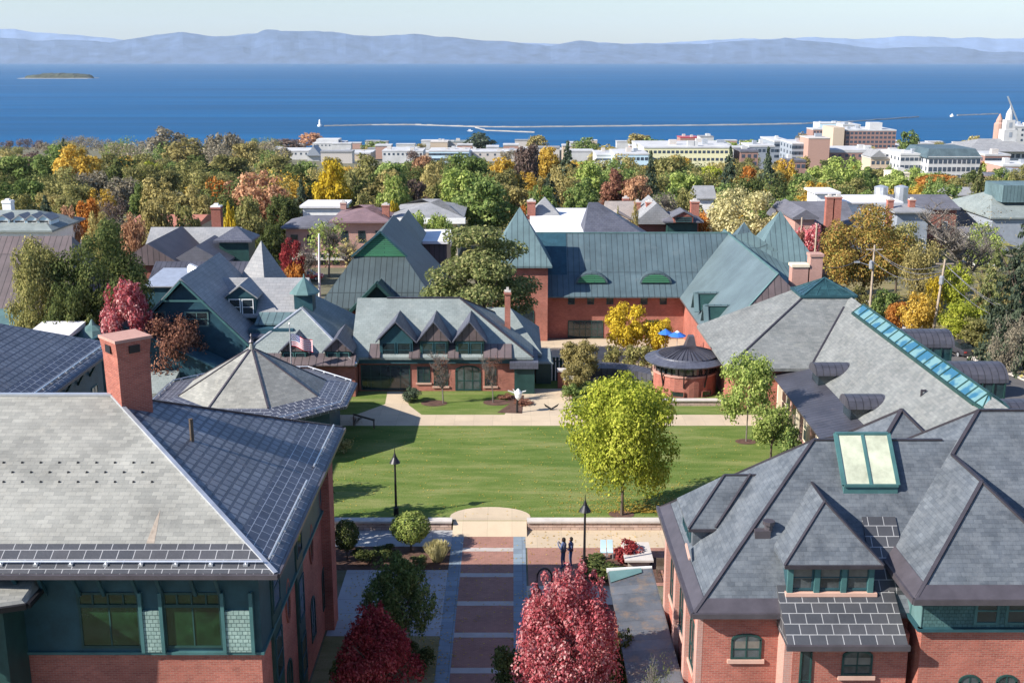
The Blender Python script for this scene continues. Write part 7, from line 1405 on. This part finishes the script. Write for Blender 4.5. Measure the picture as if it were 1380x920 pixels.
for sx in (-.2, .2):
    for sy in (-.2, .2): MB().tube((x + sx, y + sy, 0), (x + sx, y + sy, .43), .025, .025, 6).build('leg', M['trunk'], t)
# umbrellas in the courtyard
M['blue_cloth'] = plain('blue_cloth', (.03, .14, .5), .7, var=.15)
for px, py, Y, r_, lab in ((913, 446, 104, .85, 'large bright blue and white patio umbrella behind the round brick room'), (897, 443, 107, .75, 'darker blue patio umbrella left of the large one'), (839, 438, 109.5, .7, 'small blue umbrella showing through the bright yellow tree')):
    x, z = aY(px, py, Y); t = thing('patio_umbrella', lab, 'umbrella', (x, Y, T(Y))); MB().tube((x, Y, T(Y)), (x, Y, z), .03, .03, 6).build('pole', M['steel'], t); MB().lathe((x, Y, z - .45), [(r_, 0), (r_ * .97, .03), (.05, .45)], 8).build('canopy', M['blue_cloth'], t)
    if r_ > .8: MB().lathe((x, Y, z - .15), [(r_ * .35, 0), (.04, .2)], 8).build('vent_cap', M['white'], t)
# sculpture, dark winged form, handrail, gate posts, fences
x, y = aZ(697, 556, .45); t = thing('sculpture', 'white winged sculpture on a dark post in front of the dormered hall', 'sculpture', (x, y, .45)); MB().tube((x, y, .45), (x, y, 1.7), .1, .07, 8).build('post', M['black'], t)
m = MB(); m.lathe((x + .08, y, 1.5), [(.05, 0), (.24, .25), (.3, .6), (.14, .85), (.04, .95)], 10)
for dx, dz in ((-.75, .55), (.7, .5), (-.35, .75)): m.prism([(x, y - .08, 2.1), (x, y + .1, 2.1), (x + .05, y, 1.95)], [(x + dx, y - .04, 2.0 + dz * .6), (x + dx, y + .05, 2.0 + dz * .6), (x + dx, y, 1.92 + dz * .6)])
m.build('figure', M['white'], t)
x, y = aZ(743, 552, .46); t = thing('sculpture', 'small dark twin-winged form on the path corner', 'sculpture', (x, y, .46)); m = MB()  # low dark form with two wings
for s in (-1, 1): m.prism([(x, y - .08, .5), (x + s * .1, y + .06, .5), (x + s * .5, y, .75)], [(x, y - .04, .62), (x + s * .1, y + .03, .66), (x + s * .62, y, 1.0)])
m.box(x - .12, x + .12, y - .1, y + .1, .46, .56); m.build('figure', M['black'], t)
x, y = aZ(490, 577, .45); t = thing('handrail', 'dark wooden handrail at the left end of the lawn path', 'handrail', (x, y, .45)); m = MB(); m.beam((x - .9, y + .9, 1.3), (x + .85, y, 1.1), .1, .12); m.build('rail', M['trunk'], t)
for a in (-.85, .8): MB().box(x + a - .05, x + a + .05, y + (.8 if a < 0 else 0) - .05, y + (.8 if a < 0 else 0) + .05, .45, 1.2).build('post', M['trunk'], t)
for px, lab in ((766, 'dark brick gate post right of the courtyard entrance'), (757, 'second dark gate post just behind the brick one')):
    x, z = aY(px, 520, 92.5 if px > 760 else 95); Y = 92.5 if px > 760 else 95; t = thing('gate_post', lab, 'gate post', (x, Y, .4)); MB().box(x - .35, x + .35, Y - .35, Y + .35, .3, 1.9).build('shaft', M['brick_dark'], t); MB().box(x - .42, x + .42, Y - .42, Y + .42, 1.9, 2.05).build('cap', M['cap'], t)
t = thing('fence', 'dark board fence shading the courtyard passage', 'fence', (3.9, 97, .3)); m = MB()
for i in range(11): m.box(1.4 + .32 * i, 1.62 + .32 * i, 99.2, 99.3, -.3, 2.0 if i not in (5, 6) else .9)
m.build('boards', M['dgreen'], t); MB().beam((1.3, 99.35, 1.6), (5.2, 99.35, 1.6), .06, .1).build('rail', M['dgreen'], t)
t = thing('courtyard_wall', 'low curved dark wall between courtyard bushes and lawn', 'garden wall', (8, 99, 0)); m = MB()
P_ = [(5.5, 98.6), (7.2, 99.2), (9, 99.1), (11, 98.2), (12.2, 97)]
for a, b in zip(P_, P_[1:]): m.prism([(a[0], a[1] - .8, -.2), (b[0], b[1] - .8, -.2), (b[0], b[1] + .8, -.2), (a[0], a[1] + .8, -.2)], [(a[0], a[1] - .8, 1.2), (b[0], b[1] - .8, 1.2), (b[0], b[1] + .8, 1.35), (a[0], a[1] + .8, 1.35)])
m.build('seamed_top', M['seam_dark'], t)
# a few boats off the shore
for px, py, lab in ((633, 177, 'tiny white motor boat inside the breakwater'),):
    x, y = aZ(px, py, -86); t = thing('boat', lab, 'boat', (x, y, -86)); MB().prism([(x - 4, y - 1.2, -86.1), (x + 4, y - 1.2, -86.1), (x + 4, y + 1.2, -86.1), (x - 4, y + 1.2, -86.1)], [(x - 4.5, y - 1.5, -84.9), (x + 5.5, y - .4, -84.9), (x + 5.5, y + .4, -84.9), (x - 4.5, y + 1.5, -84.9)]).build('hull', M['white'], t)
    if 'sail' in lab: MB().prism([(x - 2.5, y, -84.4), (x + 1.5, y, -84.4), (x + .2, y, -77)], [(x - 2.5, y + .15, -84.4), (x + 1.5, y + .15, -84.4), (x + .2, y + .15, -77)]).build('sail', M['white'], t)
    else: MB().box(x - 2, x + 2, y - 1, y + 1, -84.9, -83).build('cabin', M['white'], t)

# ================================================================== LIGHT AND AIR
AZ, EL = R(22), R(34)         # sunlight travels right and slightly away from the camera
trav = Vector((math.cos(AZ) * math.cos(EL), math.sin(AZ) * math.cos(EL), -math.sin(EL)))
sd = bpy.data.lights.new('sun', 'SUN'); so = bpy.data.objects.new('sun', sd); COL.objects.link(so)
so.rotation_euler = trav.to_track_quat('-Z', 'Y').to_euler(); sd.energy = 5.0; sd.angle = R(.5); sd.color = (1, .935, .85)
w = bpy.data.worlds.new('World'); scn.world = w; w.use_nodes = True; nt = w.node_tree
sky = nt.nodes.new('ShaderNodeTexSky'); sky.sky_type = 'NISHITA'; sky.sun_disc = False; sky.sun_elevation = EL; sky.altitude = 200
to = -trav; sky.sun_rotation = math.atan2(to.x, to.y); sky.air_density = 1.3; sky.dust_density = .5; sky.ozone_density = 1.6
tint = N(nt, 'ShaderNodeMix', data_type='RGBA', blend_type='MULTIPLY'); tint.inputs[0].default_value = 1; tint.inputs[7].default_value = (.82, .95, 1.24, 1); nt.links.new(sky.outputs[0], tint.inputs[6]); nt.links.new(tint.outputs[2], nt.nodes['Background'].inputs[0]); nt.nodes['Background'].inputs[1].default_value = .075
# haze over the whole place
m, nt, b = newmat('haze_air'); nt.nodes.remove(b); pv = nt.nodes.new('ShaderNodeVolumePrincipled'); pv.inputs['Color'].default_value = (.68, .84, 1, 1); pv.inputs['Density'].default_value = 2.1e-5; pv.inputs['Anisotropy'].default_value = 0
nt.links.new(pv.outputs[0], nt.nodes['Material Output'].inputs['Volume'])
hz = MB().box(-21000, 21000, -200, 36000, -96, 1100).build('haze', m); hz['kind'] = 'stuff'
scn.view_settings.view_transform = 'Standard'; scn.view_settings.look = 'None'; scn.view_settings.exposure = 0.98; scn.view_settings.gamma = 1; scn.view_settings.use_curve_mapping = False
scn.render.engine = 'CYCLES'; scn.cycles.use_denoising = True; scn.cycles.max_bounces = 6; scn.cycles.diffuse_bounces = 3; scn.cycles.glossy_bounces = 3; scn.cycles.transmission_bounces = 3; scn.cycles.volume_bounces = 0
